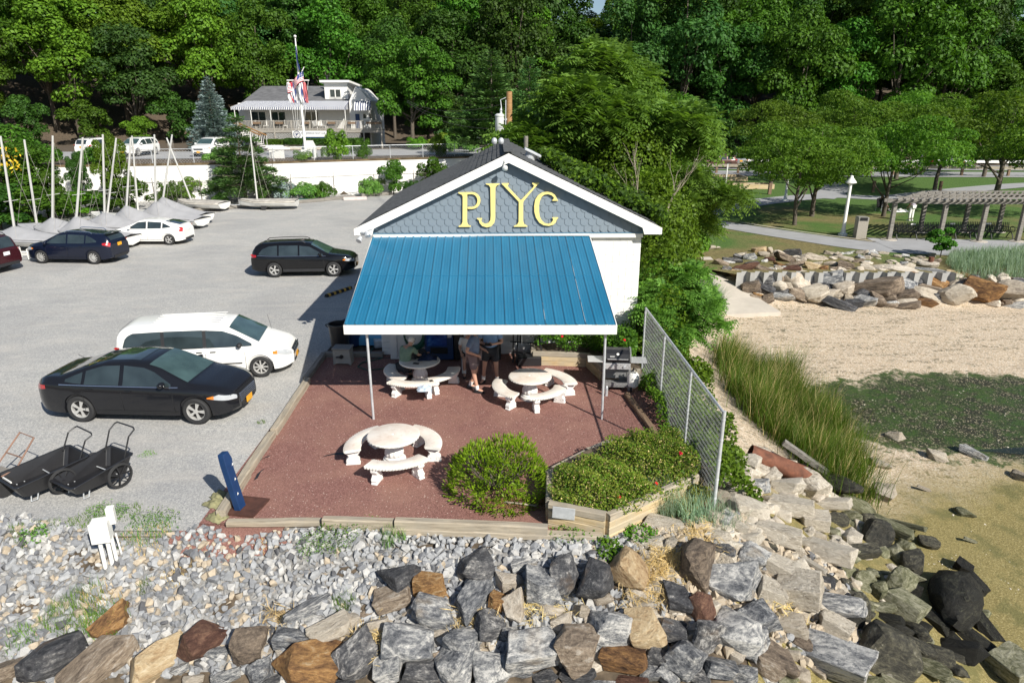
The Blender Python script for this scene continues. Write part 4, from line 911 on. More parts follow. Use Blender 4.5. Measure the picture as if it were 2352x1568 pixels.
m = MB(); m.box((-0.63, 0.0, 0.49), (0.02, 0.34, 0.03)); m.build('label_strip', M['white'], c1)
c3 = thing('hand_cart', 'rusty brown two-wheel hand cart cut off by left edge', 'cart', G(-6, 1130, 0), R(65))
m = MB(); m.tube([(-0.5, -0.28, 0.35), (0.3, -0.28, 0.45), (0.75, -0.25, 0.9), (0.78, 0.25, 0.9), (0.3, 0.28, 0.45), (-0.5, 0.28, 0.35)], 0.018, 6); m.tube([(0.45, -0.27, 0.6), (0.45, 0.27, 0.6)], 0.014, 6); m.build('frame', simple('rusty_tube', (0.24, 0.14, 0.10), 0.8, var=0.3), c3)
m = MB(); m.box((-0.1, 0, 0.36), (0.8, 0.5, 0.03)); m.build('deck', M['greywood'], c3)
for s in (-1, 1):
    m = MB(); m.lathe([(0.12, -0.03), (0.2, -0.02), (0.2, 0.02), (0.12, 0.03)], 20, Matrix.Translation((0, s*0.32, 0.2)) @ Matrix.Rotation(PI/2, 4, 'X')); m.build('wheel', M['tyre'], c3)
# beside the shed: parking stop, stairs, piles
m = MB(); m.prism([(-0.08, 0), (0.08, 0), (0.05, 0.10), (-0.05, 0.10)], -0.75, 0.75, Matrix.Rotation(PI/2, 4, 'X'))
ps = thing('parking_stop', 'black rubber parking stop with yellow marks in the shed shadow', 'parking stop', G(778, 672, 0), R(-28)); m.build('bar', M['tyre'], ps)
for k in range(5):
    m = MB(); m.prism([(-0.082, 0.002), (0.082, 0.002), (0.052, 0.103), (-0.052, 0.103)], -0.68+k*0.3, -0.56+k*0.3, Matrix.Rotation(PI/2, 4, 'X')); m.build('marking', simple('road_yellow', (0.62, 0.36, 0.06), 0.7), ps)
st = thing('stair_railing', 'dark blue wooden stair railing climbing beside the shed wall', 'railing', (-4.9, 21.2, 0))
for (a, b) in (((0, 0, 0), (0, 0, 1.15)), ((0.35, 1.0, 0), (0.35, 1.0, 1.75)), ((0.75, 2.2, 0), (0.75, 2.2, 2.3))):
    m = MB(); m.beam(a, b, 0.10, 0.10, (0, 1, 0)); m.build('newel', M['navypaint'], st)
for dz in (0, -0.45): 
    m = MB(); m.beam((-0.1, -0.25, 1.05+dz), (0.75, 2.25, 2.3+dz), 0.10, 0.05); m.build('rail', M['navypaint'], st)
for k in range(5):
    m = MB(); m.box((0.75, 0.2+k*0.4, 0.12+k*0.2), (1.0, 0.36, 0.05)); m.build('tread', M['navypaint'], st)
for i, (x, y, h) in enumerate(((-5.35, 25.6, 1.05), (-5.6, 24.4, 0.95))):
    m = MB(); m.lathe([(0.21, -0.1), (0.22, h*0.5), (0.2, h), (0.17, h+0.03)], 14, None, 0.05, 5); obj('wooden_bollard', m, M['redwood'], ('thick weathered pile stump against front bumper of the black wagon', 'thick weathered pile stump nearer the blue stair railing')[i], 'bollard', (x, y, 0), smooth=True)
# utility pole behind the shed
up = thing('utility_pole', 'brown wooden utility pole with grey transformer rising behind the shed', 'utility pole', (-0.12, 31.5, 0), 0)
m = MB(); m.tube([(0, 0, 0), (0, 0, 7.75)], 0.14, 12, rs=[0.16, 0.13]); m.build('pole', M['polewood'], up, smooth='auto')
m = MB(); m.lathe([(0.17, 0), (0.19, 0.04), (0.19, 0.62), (0.21, 0.63), (0.21, 0.68), (0.12, 0.74)], 18, Matrix.Translation((-0.42, -0.05, 6.1))); m.build('transformer', simple('pale_grey_tank', (0.62, 0.63, 0.62), 0.4), up, smooth='auto')
m = MB(); m.lathe([(0.05, 0), (0.06, 0.05), (0.04, 0.1), (0.06, 0.16), (0.03, 0.25)], 10, Matrix.Translation((-0.36, -0.05, 6.82))); m.tube([(-0.34, -0.05, 7.05), (-0.38, 0, 7.4), (-0.14, 0, 7.5)], 0.02); m.build('bushing', M['galv'], up)
m = MB(); m.box((-0.2, -0.05, 6.6), (0.25, 0.08, 0.08)); m.box((-0.2, -0.05, 6.05), (0.25, 0.08, 0.08)); m.tube([(-0.15, -0.12, 7.4), (-0.16, -0.15, 6), (-0.14, -0.15, 4.5)], 0.02); m.build('bracket', M['galv'], up)
m = MB(); m.tube([(0, 0, 0), (0.02, 0, 6.0)], 0.09, 10); obj('timber_post', m, M['greywood'], 'short weathered post just right of the utility pole', 'post', (0.55, 29.0, 0), smooth='auto')
for i, (dx, z) in enumerate(((0.0, 7.3), (0.0, 6.7), (0.0, 6.2))):
    m = MB(); P0 = Vector((-0.1, 31.5, z)); P1 = Vector((-9, 62, 6.5+z*0.15)); m.tube([P0.lerp(P1, t)-Vector((0, 0, 1.2*4*t*(1-t)*0.5)) for t in np.linspace(0, 1, 12)], 0.012, 4); obj('overhead_wire', m, M['black'], ('top', 'middle', 'lowest')[i]+' overhead wire running from the utility pole to the clubhouse trees', 'wire')
# ---------------------------------------------------------------- people
M['skin'] = simple('skin', (0.52, 0.29, 0.20), 0.55, var=0.06)
M['skin_dark'] = simple('brown_skin', (0.20, 0.10, 0.06), 0.55, var=0.06)
def skinned(name, V, E, Rr, mat, parent, lv=1, root=0, label=None):
    me = bpy.data.meshes.new(name); me.from_pydata([tuple(v) for v in V], E, []); o = bpy.data.objects.new(name, me); COL.objects.link(o)
    md = o.modifiers.new('s', 'SKIN'); md.use_smooth_shade = True
    sv = me.skin_vertices[0].data
    for i, r in enumerate(Rr):
        sv[i].radius = r if hasattr(r, '__len__') else (r, r); sv[i].use_root = (i == root)
    s = o.modifiers.new('u', 'SUBSURF'); s.levels = lv; s.render_levels = lv
    dg = bpy.context.evaluated_depsgraph_get(); nm = bpy.data.meshes.new_from_object(o.evaluated_get(dg)); nm.name = name
    bpy.data.objects.remove(o); nm.materials.clear(); nm.materials.append(mat); nm.polygons.foreach_set('use_smooth', [True]*len(nm.polygons))
    return link(name, nm, parent, label=label)
def person(label, loc, rz, J, skin, shirt, shorts, shoe, hair=None, beard=None, trousers=False, group=None, sleeve=0.75, build=1.0, socks=True):
    """J: joint -> position (x right, y forward, z up)"""
    D = dict(pel=(0,0,0.95), sp=(0,0.0,1.12), ch=(0,0.0,1.32), nk=(0,0.0,1.47), hd=(0,0.02,1.62), top=(0,0.02,1.72),
             sl=(-0.19,0,1.41), sr=(0.19,0,1.41), el=(-0.26,-0.02,1.13), er=(0.26,-0.02,1.13), wl=(-0.26,0.08,0.88), wr=(0.26,0.08,0.88),
             hl=(-0.10,0,0.92), hr=(0.10,0,0.92), kl=(-0.12,0.02,0.50), kr=(0.12,0.02,0.50), al=(-0.12,-0.02,0.09), ar=(0.12,-0.02,0.09), tl=(-0.14,0.15,0.035), tr=(0.14,0.15,0.035))
    D.update(J); D = {k: Vector(v) for k, v in D.items()}
    t = thing('person', label, 'person', loc, rz, group); b = build
    def hand(w, e, sgn):
        d = (w-e).normalized(); s = d.cross(Vector((0, 1, 0.3))); s = s.normalized() if s.length > 0.1 else Vector((1, 0, 0))
        n = d.cross(s); palm = w+d*0.075; out = []
        for k in range(4):
            q = (k-1.5)*0.019; L = (0.062, 0.072, 0.068, 0.052)[k]
            p0 = palm+s*q; p1 = p0+d*L*0.55+n*0.006; p2 = p1+d*L*0.35+n*0.022; out.append((p0-d*0.03, p0, p1, p2))
        p0 = w+d*0.03+s*0.028*sgn; out.append((w+d*0.01, p0, p0+d*0.035+s*0.022*sgn, p0+d*0.06+s*0.025*sgn+n*0.012)); return palm, out
    names = ['pel', 'sp', 'ch', 'nk', 'hd', 'top', 'sl', 'el', 'wl', 'sr', 'er', 'wr', 'hl', 'kl', 'al', 'tl', 'hr', 'kr', 'ar', 'tr']
    rad = dict(pel=(0.14*b, 0.11*b), sp=(0.135*b, 0.105*b), ch=(0.15*b, 0.11*b), nk=0.055, hd=(0.082, 0.095), top=(0.055, 0.065), sl=0.062, el=0.043, wl=0.028, sr=0.062, er=0.043, wr=0.028, hl=0.09*b, kl=0.060, al=0.04, tl=0.035, hr=0.09*b, kr=0.060, ar=0.04, tr=0.035)
    E = [('pel','sp'),('sp','ch'),('ch','nk'),('nk','hd'),('hd','top'),('ch','sl'),('sl','el'),('el','wl'),('ch','sr'),('sr','er'),('er','wr'),('pel','hl'),('hl','kl'),('kl','al'),('al','tl'),('pel','hr'),('hr','kr'),('kr','ar'),('ar','tr')]
    V = [D[n] for n in names]; Rr = [rad[n] for n in names]; Ed = [(names.index(a), names.index(c)) for a, c in E]
    for (w, e, sg) in (('wl', 'el', 1), ('wr', 'er', -1)):
        palm, fg = hand(D[w], D[e], sg); pi = len(V); V.append(palm); Rr.append((0.036, 0.018)); Ed.append((names.index(w), pi))
    o = skinned('body', V, Ed, Rr, skin, t, 2)
    m = MB()
    for (w, e, sg) in (('wl', 'el', 1), ('wr', 'er', -1)):
        for f in hand(D[w], D[e], sg)[1]: m.tube(f, 0.009, 6, rs=[0.010, 0.010, 0.009, 0.006])
    hd = D['hd']; up = (D['top']-D['nk']).normalized(); fw = Vector((0, 1, 0)); fw = (fw-up*fw.dot(up)).normalized(); rt = fw.cross(up)
    hdir = Vector(J.get('face', (0, 1, 0))).normalized(); fw = (hdir-up*hdir.dot(up)).normalized(); rt = fw.cross(up)
    m.tube([hd+up*0.03+fw*0.085, hd+up*0.0+fw*0.112, hd-up*0.015+fw*0.088], 0.012, 6)
    for s in (-1, 1): m.tube([hd+rt*s*0.078+up*0.03-fw*0.01, hd+rt*s*0.094+up*0.0-fw*0.012, hd+rt*s*0.078-up*0.025], 0.012, 6)
    m.build('fingers_and_face', skin, t, smooth=True)
    m = MB()
    for s in (-1, 1): m.lathe([(0.003, 0), (0.011, 0.004), (0.003, 0.008)], 8, Matrix.Translation(hd+up*0.028+fw*0.088+rt*s*0.032))
    m.tube([hd-up*0.043+fw*0.082-rt*0.025, hd-up*0.046+fw*0.094, hd-up*0.043+fw*0.082+rt*0.025], 0.005, 5); m.build('eyes_and_mouth', M['dark'], t)
    g = 0.022
    ns = ['pel0', 'sp', 'ch', 'ck', 'sl', 'ul', 'sr', 'ur']; D['pel0'] = D['pel']+Vector((0, 0, -0.02)); D['ck'] = D['ch'].lerp(D['nk'], 0.62); D['ul'] = D['sl'].lerp(D['el'], sleeve); D['ur'] = D['sr'].lerp(D['er'], sleeve)
    skinned('shirt', [D[n] for n in ns], [(0,1),(1,2),(2,3),(2,4),(4,5),(2,6),(6,7)], [(0.165*b, 0.135*b), (0.155*b+g*0.6, 0.125*b+g*0.6), (0.165*b+0.01, 0.125*b), 0.085, 0.082, 0.072, 0.082, 0.072], shirt, t, 2)
    f = 0.97 if trousers else 0.80; D['ql'] = D['hl'].lerp(D['kl'], f); D['qr'] = D['hr'].lerp(D['kr'], f)
    V = [D['pel'], D['hl'], D['ql'], D['hr'], D['qr']]; Ed = [(0,1),(1,2),(0,3),(3,4)]; Rr = [(0.155*b, 0.13*b), 0.112*b, 0.095, 0.112*b, 0.095]
    if trousers: V += [D['kl'].lerp(D['al'], 0.9), D['kr'].lerp(D['ar'], 0.9)]; Ed += [(2, 5), (4, 6)]; Rr += [0.07, 0.07]
    skinned('trousers' if trousers else 'shorts', V, Ed, Rr, shorts, t, 2)
    for s in 'lr':
        a = D['a'+s]; q = D['t'+s]; d = (q-a); d.z = 0; L = d.normalized()
        m = MB(); base = a.copy(); base.z = a.z-0.09+0.002; ang = math.atan2(L.y, L.x); rows = []
        for (u, w, z0, z1) in ((-0.09, 0.028, 0.0, 0.05), (-0.07, 0.038, 0.0, 0.10), (0.0, 0.042, 0.0, 0.105), (0.07, 0.046, 0.0, 0.075), (0.14, 0.05, 0.0, 0.055), (0.185, 0.03, 0.0, 0.035)):
            rows.append([(u, -w, z0), (u, w, z0), (u, w, z1*0.6), (u, w*0.5, z1), (u, -w*0.5, z1), (u, -w, z1*0.6)])
        Mx = Matrix.Translation(base) @ Matrix.Rotation(ang, 4, 'Z'); rows = [[tuple(Mx @ Vector(p)) for p in r] for r in rows]
        m.grid(rows, close=True); m.add(rows[0], [(5,4,3,2,1,0)]); m.add(rows[-1], [(0,1,2,3,4,5)]); m.build('shoe', shoe, t, smooth='auto')
        if socks and not trousers:
            m = MB(); m.tube([a+Vector((0, 0, 0.0)), a.lerp(D['k'+s], 0.26)], 0.05, 10, rs=[0.047, 0.052]); m.build('sock', M['white'], t, smooth='auto')
    def cap(name, mat, k, low, back):
        m = MB(); rows = []
        for i in range(9):
            ph = i/8*PI*low; r = []
            for j in range(16):
                a = 2*PI*j/16; loc_ = (rt*math.cos(a)*0.098*k+fw*math.sin(a)*0.108*k)*math.sin(ph)+up*math.cos(ph)*0.115*k
                if math.sin(a) > 0.3 and ph > 1.0: loc_ = loc_*0.86
                r.append(hd+up*0.025-fw*back+loc_+Vector([0.004*noise.noise(loc_*60)]*3))
            rows.append(r)
        m.grid(rows, close=True); m.build(name, mat, t, smooth=True)
    if hair: cap('hair', hair, 1.04, 0.66, 0.014)
    if beard:
        m = MB(); rows = []
        for i in range(6):
            v = i/5; r = []
            for j in range(11):
                a = PI*(j/10); rr = 0.088*(1-0.5*v*v); r.append(hd-up*(0.03+0.095*v)+rt*math.cos(a)*rr*0.92+fw*(math.sin(a)*(0.098-0.02*v)))
            rows.append(r)
        m.grid(rows); m.build('beard', beard, t, smooth=True)
    return t, D
C_grey = simple('white_hair', (0.70, 0.68, 0.63), 0.9, var=0.15, scale=30); C_brown = simple('brown_hair', (0.06, 0.04, 0.025), 0.9)
bl = simple('steel_blue_cloth', (0.20, 0.34, 0.56), 0.9, var=0.15, scale=9, bmp=0.3, bscale=14); tee = simple('slate_blue_cloth', (0.15, 0.20, 0.30), 0.9, var=0.15, scale=9)
grn = simple('sage_green_cloth', (0.20, 0.28, 0.20), 0.9, var=0.15, scale=9, bmp=0.3, bscale=14); sh1 = simple('taupe_cloth', (0.17, 0.13, 0.13), 0.9, var=0.15); sh2 = simple('charcoal_cloth', (0.028, 0.032, 0.038), 0.9)
p, D_ = person('man in green shirt with white hair and beard seated at table', (-2.95, 17.36, 0), R(-30), dict(pel=(0,0,0.52), sp=(0,0.08,0.70), ch=(0.0,0.20,0.93), nk=(0.02,0.31,1.08), hd=(0.04,0.38,1.20), top=(0.04,0.40,1.30), face=(0.25,0.9,0.0), sl=(-0.17,0.20,1.01), sr=(0.20,0.24,1.01), el=(-0.20,0.32,0.78), er=(0.30,0.36,0.80), wl=(0.0,0.55,0.80), wr=(0.36,0.62,0.80), hl=(-0.1,0,0.5), hr=(0.1,0,0.5), kl=(-0.12,0.42,0.50), kr=(0.16,0.42,0.50), al=(-0.12,0.40,0.09), ar=(0.16,0.45,0.09), tl=(-0.13,0.58,0.035), tr=(0.17,0.63,0.035)), M['skin'], grn, sh2, M['black'], C_grey, C_grey, trousers=True, build=1.1)
p.scale = (0.92,)*3
m = MB()
for s in (-1, 1): m.tube([(0.04+s*0.018, 0.49, 1.235), (0.04+s*0.055, 0.48, 1.235)], 0.014, 6)
m.build('sunglasses', M['dark'], p)
pA = person('man in slate tee and cargo shorts with hand on hip under awning', G(1090, 897, 0), R(-100), dict(er=(0.36,-0.10,1.16), wr=(0.20,0.12,1.02), el=(-0.24,0.0,1.13), wl=(-0.16,0.22,1.05), al=(-0.13,-0.14,0.09), tl=(-0.15,0.02,0.035), ar=(0.11,0.10,0.09), tr=(0.12,0.26,0.035), face=(0,1,0)), M['skin'], tee, sh1, M['black'], C_brown, build=1.1)
pA[0].scale = (1.07,)*3
p, D_ = person('man in blue button shirt looking down at a dark controller in his hands', G(1128, 880, 0), R(172), dict(el=(-0.30,0.05,1.14), er=(0.30,0.05,1.14), wl=(-0.10,0.28,1.16), wr=(0.10,0.28,1.16), kl=(-0.14,0.02,0.5), kr=(0.16,0.02,0.5), al=(-0.16,-0.02,0.09), ar=(0.20,-0.02,0.09), tl=(-0.19,0.15,0.035), tr=(0.25,0.14,0.035), face=(0,1,-0.4)), M['skin'], bl, sh2, M['black'], C_brown, build=1.18)
p.scale = (1.07,)*3
ct = thing('remote_controller', 'small dark controller held by the man in blue button shirt', 'controller', Vector(G(1128, 880, 0))+Matrix.Rotation(R(172), 3, 'Z') @ Vector((0, 0.40, 1.25)), R(172))
m = MB(); m.box((0, 0, 0), (0.20, 0.10, 0.035)); m.build('handset', M['black'], ct, bevel=0.008); m = MB(); m.box((0, 0.03, 0.035), (0.15, 0.012, 0.06)); m.build('screen', M['dark'], ct)
person('seated person half hidden behind the man in cargo shorts', G(1078, 868, 0)+Vector((-0.05, 0.55, 0)), R(185), dict(pel=(0,0,0.5), sp=(0,0.02,0.68), ch=(0,0.04,0.90), nk=(0,0.05,1.05), hd=(0,0.08,1.18), top=(0,0.08,1.28), sl=(-0.18,0.04,0.98), sr=(0.18,0.04,0.98), el=(-0.24,0.08,0.74), er=(0.24,0.08,0.74), wl=(-0.12,0.3,0.72), wr=(0.2,0.32,0.66), hl=(-0.1,0,0.48), hr=(0.1,0,0.48), kl=(-0.13,0.42,0.5), kr=(0.13,0.42,0.5), al=(-0.13,0.42,0.09), ar=(0.13,0.42,0.09), tl=(-0.13,0.58,0.035), tr=(0.13,0.58,0.035)), M['skin'], M['siding'], sh2, M['black'], C_brown)
m = MB(); m.box((0, 0, 0.44), (0.42, 0.42, 0.03))
for sx in (-1, 1):
    for sy in (-1, 1): m.tube([(sx*0.18, sy*0.18, 0), (sx*0.17, sy*0.17, 0.44)], 0.018, 6)
m.box((0, -0.20, 0.7), (0.4, 0.02, 0.3)); o = obj('folding_chair', m, M['siding'], 'white chair under the seated person behind standing men', 'chair', G(1078, 868, 0)+Vector((-0.05, 0.55, 0)), R(185))
wp = G(2090, 507, 0)
person('woman in white trousers and pale patterned top walking on shaded lawn', (wp.x, wp.y, 0), R(20), dict(el=(-0.27,-0.02,1.14), er=(0.27,-0.02,1.14), wl=(-0.27,0.10,0.92), wr=(0.25,0.12,0.95)), M['skin_dark'], simple('pale_print_cloth', (0.42, 0.38, 0.46), 0.9, var=0.5, scale=14), M['white'], M['white'], C_brown, trousers=True, build=1.05)
sp_ = G(2022, 485, 0)
person('person sitting low in a folding chair under the locust tree', (sp_.x, sp_.y, 0), R(-70), dict(pel=(0,0,0.38), sp=(0,-0.04,0.56), ch=(0,-0.08,0.80), nk=(0,-0.08,0.95), hd=(0,-0.05,1.08), top=(0,-0.05,1.18), sl=(-0.18,-0.08,0.88), sr=(0.18,-0.08,0.88), el=(-0.24,0.0,0.64), er=(0.24,0.0,0.64), wl=(-0.16,0.24,0.6), wr=(0.16,0.24,0.6), hl=(-0.1,0,0.36), hr=(0.1,0,0.36), kl=(-0.12,0.42,0.42), kr=(0.12,0.42,0.42), al=(-0.12,0.66,0.09), ar=(0.12,0.66,0.09), tl=(-0.12,0.8,0.1), tr=(0.12,0.8,0.1)), M['skin_dark'], sh2, sh2, M['black'], C_brown)
ch = thing('camp_chair', 'dark folding camp chair on lawn under seated person', 'chair', (sp_.x, sp_.y, 0), R(-70))
m = MB(); m.box((0, 0.05, 0.32), (0.5, 0.48, 0.03)); m.build('seat', M['black'], ch); m = MB(); m.beam((0, -0.16, 0.32), (0, -0.28, 0.95), 0.5, 0.02, (1, 0, 0)); m.build('backrest', M['black'], ch)
for sx in (-1, 1):
    for sy in (-0.2, 0.28): m = MB(); m.tube([(sx*0.25, sy, 0), (sx*0.22, sy*0.9, 0.5)], 0.015, 6); m.build('leg', M['galv'], ch)
cloth('picnic_cloth', M['white'], 'pale cloth and bags lying on grass beside camp chair', 'blanket', (sp_.x+1.3, sp_.y-0.2, 0.0), 1.3, 0.7, 0.2, 0.1, 5.0)
# ---------------------------------------------------------------- cars
def paint(name, c, metal=0.0, rough=0.25): 
    m = simple(name, c, rough, metal, 0.04, 1.0, coat=0.45, spec=0.3); return m
CG = glassmat('car_glass', (0.035, 0.05, 0.055)); CW = glassmat('windscreen_glass', (0.06, 0.105, 0.10)); CL = simple('lamp_lens', (0.42, 0.44, 0.46), 0.08, coat=1.0); CA = simple('amber_lens', (0.75, 0.22, 0.02), 0.15, coat=1.0)
CR = simple('red_lens', (0.42, 0.012, 0.015), 0.15, coat=1.0); CB = simple('black_trim', (0.02, 0.02, 0.022), 0.55); CHR = simple('chrome', (0.75, 0.75, 0.76), 0.12, 0.95, var=0.02); RIM = simple('alloy_rim', (0.60, 0.59, 0.57), 0.35, 0.5, var=0.05)
PLT = simple('orange_plate', (0.80, 0.38, 0.02), 0.5); PLW = simple('white_plate', (0.75, 0.75, 0.75), 0.5)
def interp(P, x): return float(np.interp(x, [p[0] for p in P], [p[1] for p in P]))
def smoothp(P, x, w=0.07): return (interp(P, x-w)+interp(P, x)*2+interp(P, x+w)+interp(P, x-w/2)+interp(P, x+w/2))/6
def wheel(parent, x, y, s, r, spokes, wide=0.2, dark=False):
    m = MB(); Mw = Matrix.Translation((x, y, r)) @ Matrix.Rotation(-s*PI/2, 4, 'X')
    m.lathe([(r*0.66, -wide/2), (r*0.9, -wide/2), (r*0.98, -wide/2+0.02), (r, -wide/4), (r, wide/4), (r*0.98, wide/2-0.02), (r*0.88, wide/2), (r*0.66, wide/2-0.01)], 36, Mw, caps=False); w_ = m.build('wheel', M['tyre'], parent, smooth='auto')
    m = MB(); m.lathe([(r*0.67, wide/2-0.012), (r*0.64, wide/2-0.015), (r*0.60, wide/2-0.04), (r*0.58, wide/2-0.10)], 36, Mw, caps=False)
    zz = wide/2-0.03
    for k in range(spokes):
        a = 2*PI*k/spokes
        for da in ((-0.12, 0.12) if spokes <= 6 else (0,)):
            a2 = a+da; m.beam(Mw @ Vector((r*0.12*math.cos(a), r*0.12*math.sin(a), zz)), Mw @ Vector((r*0.63*math.cos(a2), r*0.63*math.sin(a2), zz+0.01)), r*(0.11 if spokes <= 6 else 0.13), 0.02, tuple(Mw.to_3x3() @ Vector((0, 0, 1))))
    m.lathe([(r*0.17, zz-0.01), (r*0.17, zz+0.016), (r*0.1, zz+0.02)], 16, Mw); m.build('rim', RIM, w_, smooth='auto')
    m = MB(); m.lathe([(r*0.6, 0.0), (r*0.05, 0.005)], 24, Mw @ Matrix.Translation((0, 0, wide/2-0.09))); m.build('brake_disc', M['dark'], w_)
def car(label, cat, loc, rz, S, body, group='cars parked on the gravel lot', name='parked_car', scale=1.0):
    t = thing(name, label, cat, loc, rz, group); t.scale = (scale, scale, scale)
    L, Wd = S['L'], S['W']; hw = Wd/2; top, sh, wid, rw = S['top'], S['sh'], S['wid'], S['rw']; ax = S['ax']; r = S['r']; zb = S.get('zb', 0.2)
    xs = sorted(set([round(-L/2+L*i/70, 4) for i in range(71)]+[round(a+d, 4) for a in ax for d in np.linspace(-r*1.16, r*1.16, 17)]+[round(a+q*(r*1.16+0.004), 4) for a in ax for q in (-1, 1)]))
    def sec(x):
        w = smoothp(wid, x)*hw; zs = smoothp(sh, x); zt = max(smoothp(top, x, 0.05), zs+0.02); q = smoothp(rw, x)*hw; q = min(q, w*0.97)
        z0 = zb+0.10*max(0, (abs(x)-L/2+0.5)/0.5)**2; arch = z0; 
        for a in ax:
            if abs(x-a) < r*1.16: arch = max(arch, r+math.sqrt((r*1.16)**2-(x-a)**2))
        zm = z0+(zs-z0)*0.42
        lo = max(z0+0.05, arch); 
        pts = [(0, z0), (w*0.80, z0), (w*0.955, max(z0+0.03, arch)), (w*0.985, max(lo+0.01, z0+(zs-z0)*0.22)), (w, max(lo+0.02, zm)), (w*0.998, max(lo+0.03, z0+(zs-z0)*0.70)), (w*0.985, max(lo+0.04, zs-0.05)), (w*0.955, max(lo+0.05, zs))]
        g = zt-max(zs, 0); p7 = pts[-1]
        for k in (0.12, 0.5, 0.86): pts.append((p7[0]*0.985+(q-p7[0]*0.985)*k, p7[1]+g*k))
        pts += [(q*0.93, p7[1]+(zt-p7[1])*0.955), (q*0.6, p7[1]+(zt-p7[1])*0.99), (0, zt)]
        return pts
    rows = []
    for x in xs:
        p = sec(x); rows.append([(x, y, z) for y, z in p]+[(x, -y, z) for y, z in reversed(p[1:-1])])
    m = MB(); m.grid(rows, close=True); m.add(rows[0], [tuple(range(len(rows[0])-1, -1, -1))]); m.add(rows[-1], [tuple(range(len(rows[0])))])
    m.build('body', body, t, smooth='auto')
    for a in ax:   # wheel housings
        m = MB(); m.box((a, 0, r+0.1), (r*2.2, Wd*0.80, r*1.7)); m.build('wheel_housing', M['dark'], t)
    def side(x, z, off=0.006):
        p = sec(x)
        for i in range(4, len(p)-1):
            (y0, z0), (y1, z1) = p[i], p[i+1]
            if z0 <= z <= z1 and z1 > z0: return y0+(y1-y0)*(z-z0)/(z1-z0)+off
        return p[4][0]+off
    def topz(x, y, off=0.006):
        p = sec(x); y = abs(y)
        for i in range(len(p)-1, 6, -1):
            (y1, z1), (y0, z0) = p[i], p[i-1]
            if y1 <= y <= y0: return z1+(z0-z1)*(y-y1)/max(1e-6, y0-y1)+off
        return p[7][1]+off
    def spatch(nm, lo, hi, mat, off=0.006, n=14, both=True, lab=None):
        """panel lying on the flank, lo / hi: polylines (x, z)"""
        x0 = max(lo[0][0], hi[0][0]); x1 = min(lo[-1][0], hi[-1][0])
        for s in ((1, -1) if both else (1,)):
            m = MB(); rows = []
            for i in range(n+1):
                x = x0+(x1-x0)*i/n; a = interp(lo, x); b = max(interp(hi, x), a+0.004); rows.append([(x, s*side(x, a+(b-a)*k/4, off), a+(b-a)*k/4) for k in range(5)])
            m.grid(rows); m.build(nm, mat, t, smooth=True, label=lab)
    for w in S['win']: spatch('side_window', w[0], w[1], CG)
    if 'winline' in S: spatch('window_trim', *S['winline'], CHR, 0.004)
    def tpatch(nm, x0, x1, f, mat, off=0.006, n=10, f1=None):
        m = MB(); rows = []
        for i in range(n+1):
            x = x0+(x1-x0)*i/n; w = smoothp(rw, x)*hw*(f if f1 is None else f+(f1-f)*i/n); rows.append([(x, w*k/5, topz(x, w*k/5, off)) for k in range(-5, 6)])
        m.grid(rows); return m.build(nm, mat, t, smooth=True)
    tpatch('windscreen', *S['ws'], 0.93, CW); tpatch('rear_window', *S['rear'], 0.88, CG)
    if 'sunroof' in S: tpatch('sunroof', *S['sunroof'], 0.72, CG)
    if 'spoiler' in S:
        m = MB(); x, z = S['spoiler']; m.box((x, 0, z), (0.22, Wd*0.62, 0.03)); m.build('rear_spoiler', body, t, bevel=0.01)
    for sgn, a in enumerate(ax):
        for s in (-1, 1): wheel(t, a, s*(hw*interp(wid, a)-0.105), s, r, S.get('spokes', 5))
    zs = interp(sh, 0)
    for (lo, hi) in S['head']: spatch('headlight', lo, hi, CL, 0.008, 8)
    for (lo, hi) in S.get('amber', []): spatch('turn_signal', lo, hi, CA, 0.010, 4)
    for (lo, hi) in S['tail']: spatch('tail_light', lo, hi, CR, 0.008, 6)
    if 'clad' in S:
        spatch('lower_cladding', [(ax[1]+r*1.2, zb+0.02), (ax[0]-r*1.2, zb+0.02)], [(ax[1]+r*1.2, zb+0.16), (ax[0]-r*1.2, zb+0.16)], CB, 0.006)
    for x in S['seams']:
        spatch('door_seam', [(x, zb+0.14), (x+0.012, zb+0.14)], [(x, smoothp(sh, x)-0.01), (x+0.012, smoothp(sh, x)-0.01)], M['dark'], 0.003, 1)
    spatch('sill_seam', [(ax[1]+r*1.2, zb+0.13), (ax[0]-r*1.2, zb+0.13)], [(ax[1]+r*1.2, zb+0.142), (ax[0]-r*1.2, zb+0.142)], M['dark'], 0.003, 10)
    for x in S['handles']:
        for s in (-1, 1):
            m = MB(); z = smoothp(sh, x)-0.10; m.box((x, s*(side(x, z)+0.012), z), (0.17, 0.025, 0.028)); m.build('door_handle', S.get('hmat', body), t, bevel=0.006)
    mx, mz = S['mirror']
    for s in (-1, 1):
        m = MB(); m.lathe([(0.02, -0.10), (0.07, -0.08), (0.085, 0), (0.075, 0.07), (0.03, 0.10)], 12, Matrix.Translation((mx, s*(hw*0.93+0.10), mz)) @ Matrix.Rotation(PI/2, 4, 'X') @ Matrix.Diagonal((0.9, 0.85, 1, 1))); m.build('wing_mirror', S.get('mmat', body), t, smooth=True)
    fx = L/2
    fw_ = interp(wid, fx-0.02)*hw
    def front(nm, z0, z1, wf, mat, off, lab=None):
        m = MB(); rows = []
        for k in range(-6, 7):
            y = k/6*wf
            x = fx
            for q in xs[::-1]:
                if interp(wid, q)*hw >= abs(y): x = q; break
            x = min(fx, x+0.0); rows.append([(x+off, y, z0), (x+off-0.004, y, (z0+z1)/2), (x+off-0.015, y, z1)])
        m.grid(rows); m.grid([[(x-0.05, y, z) for x, y, z in r] for r in rows]); return m.build(nm, mat, t, label=lab)
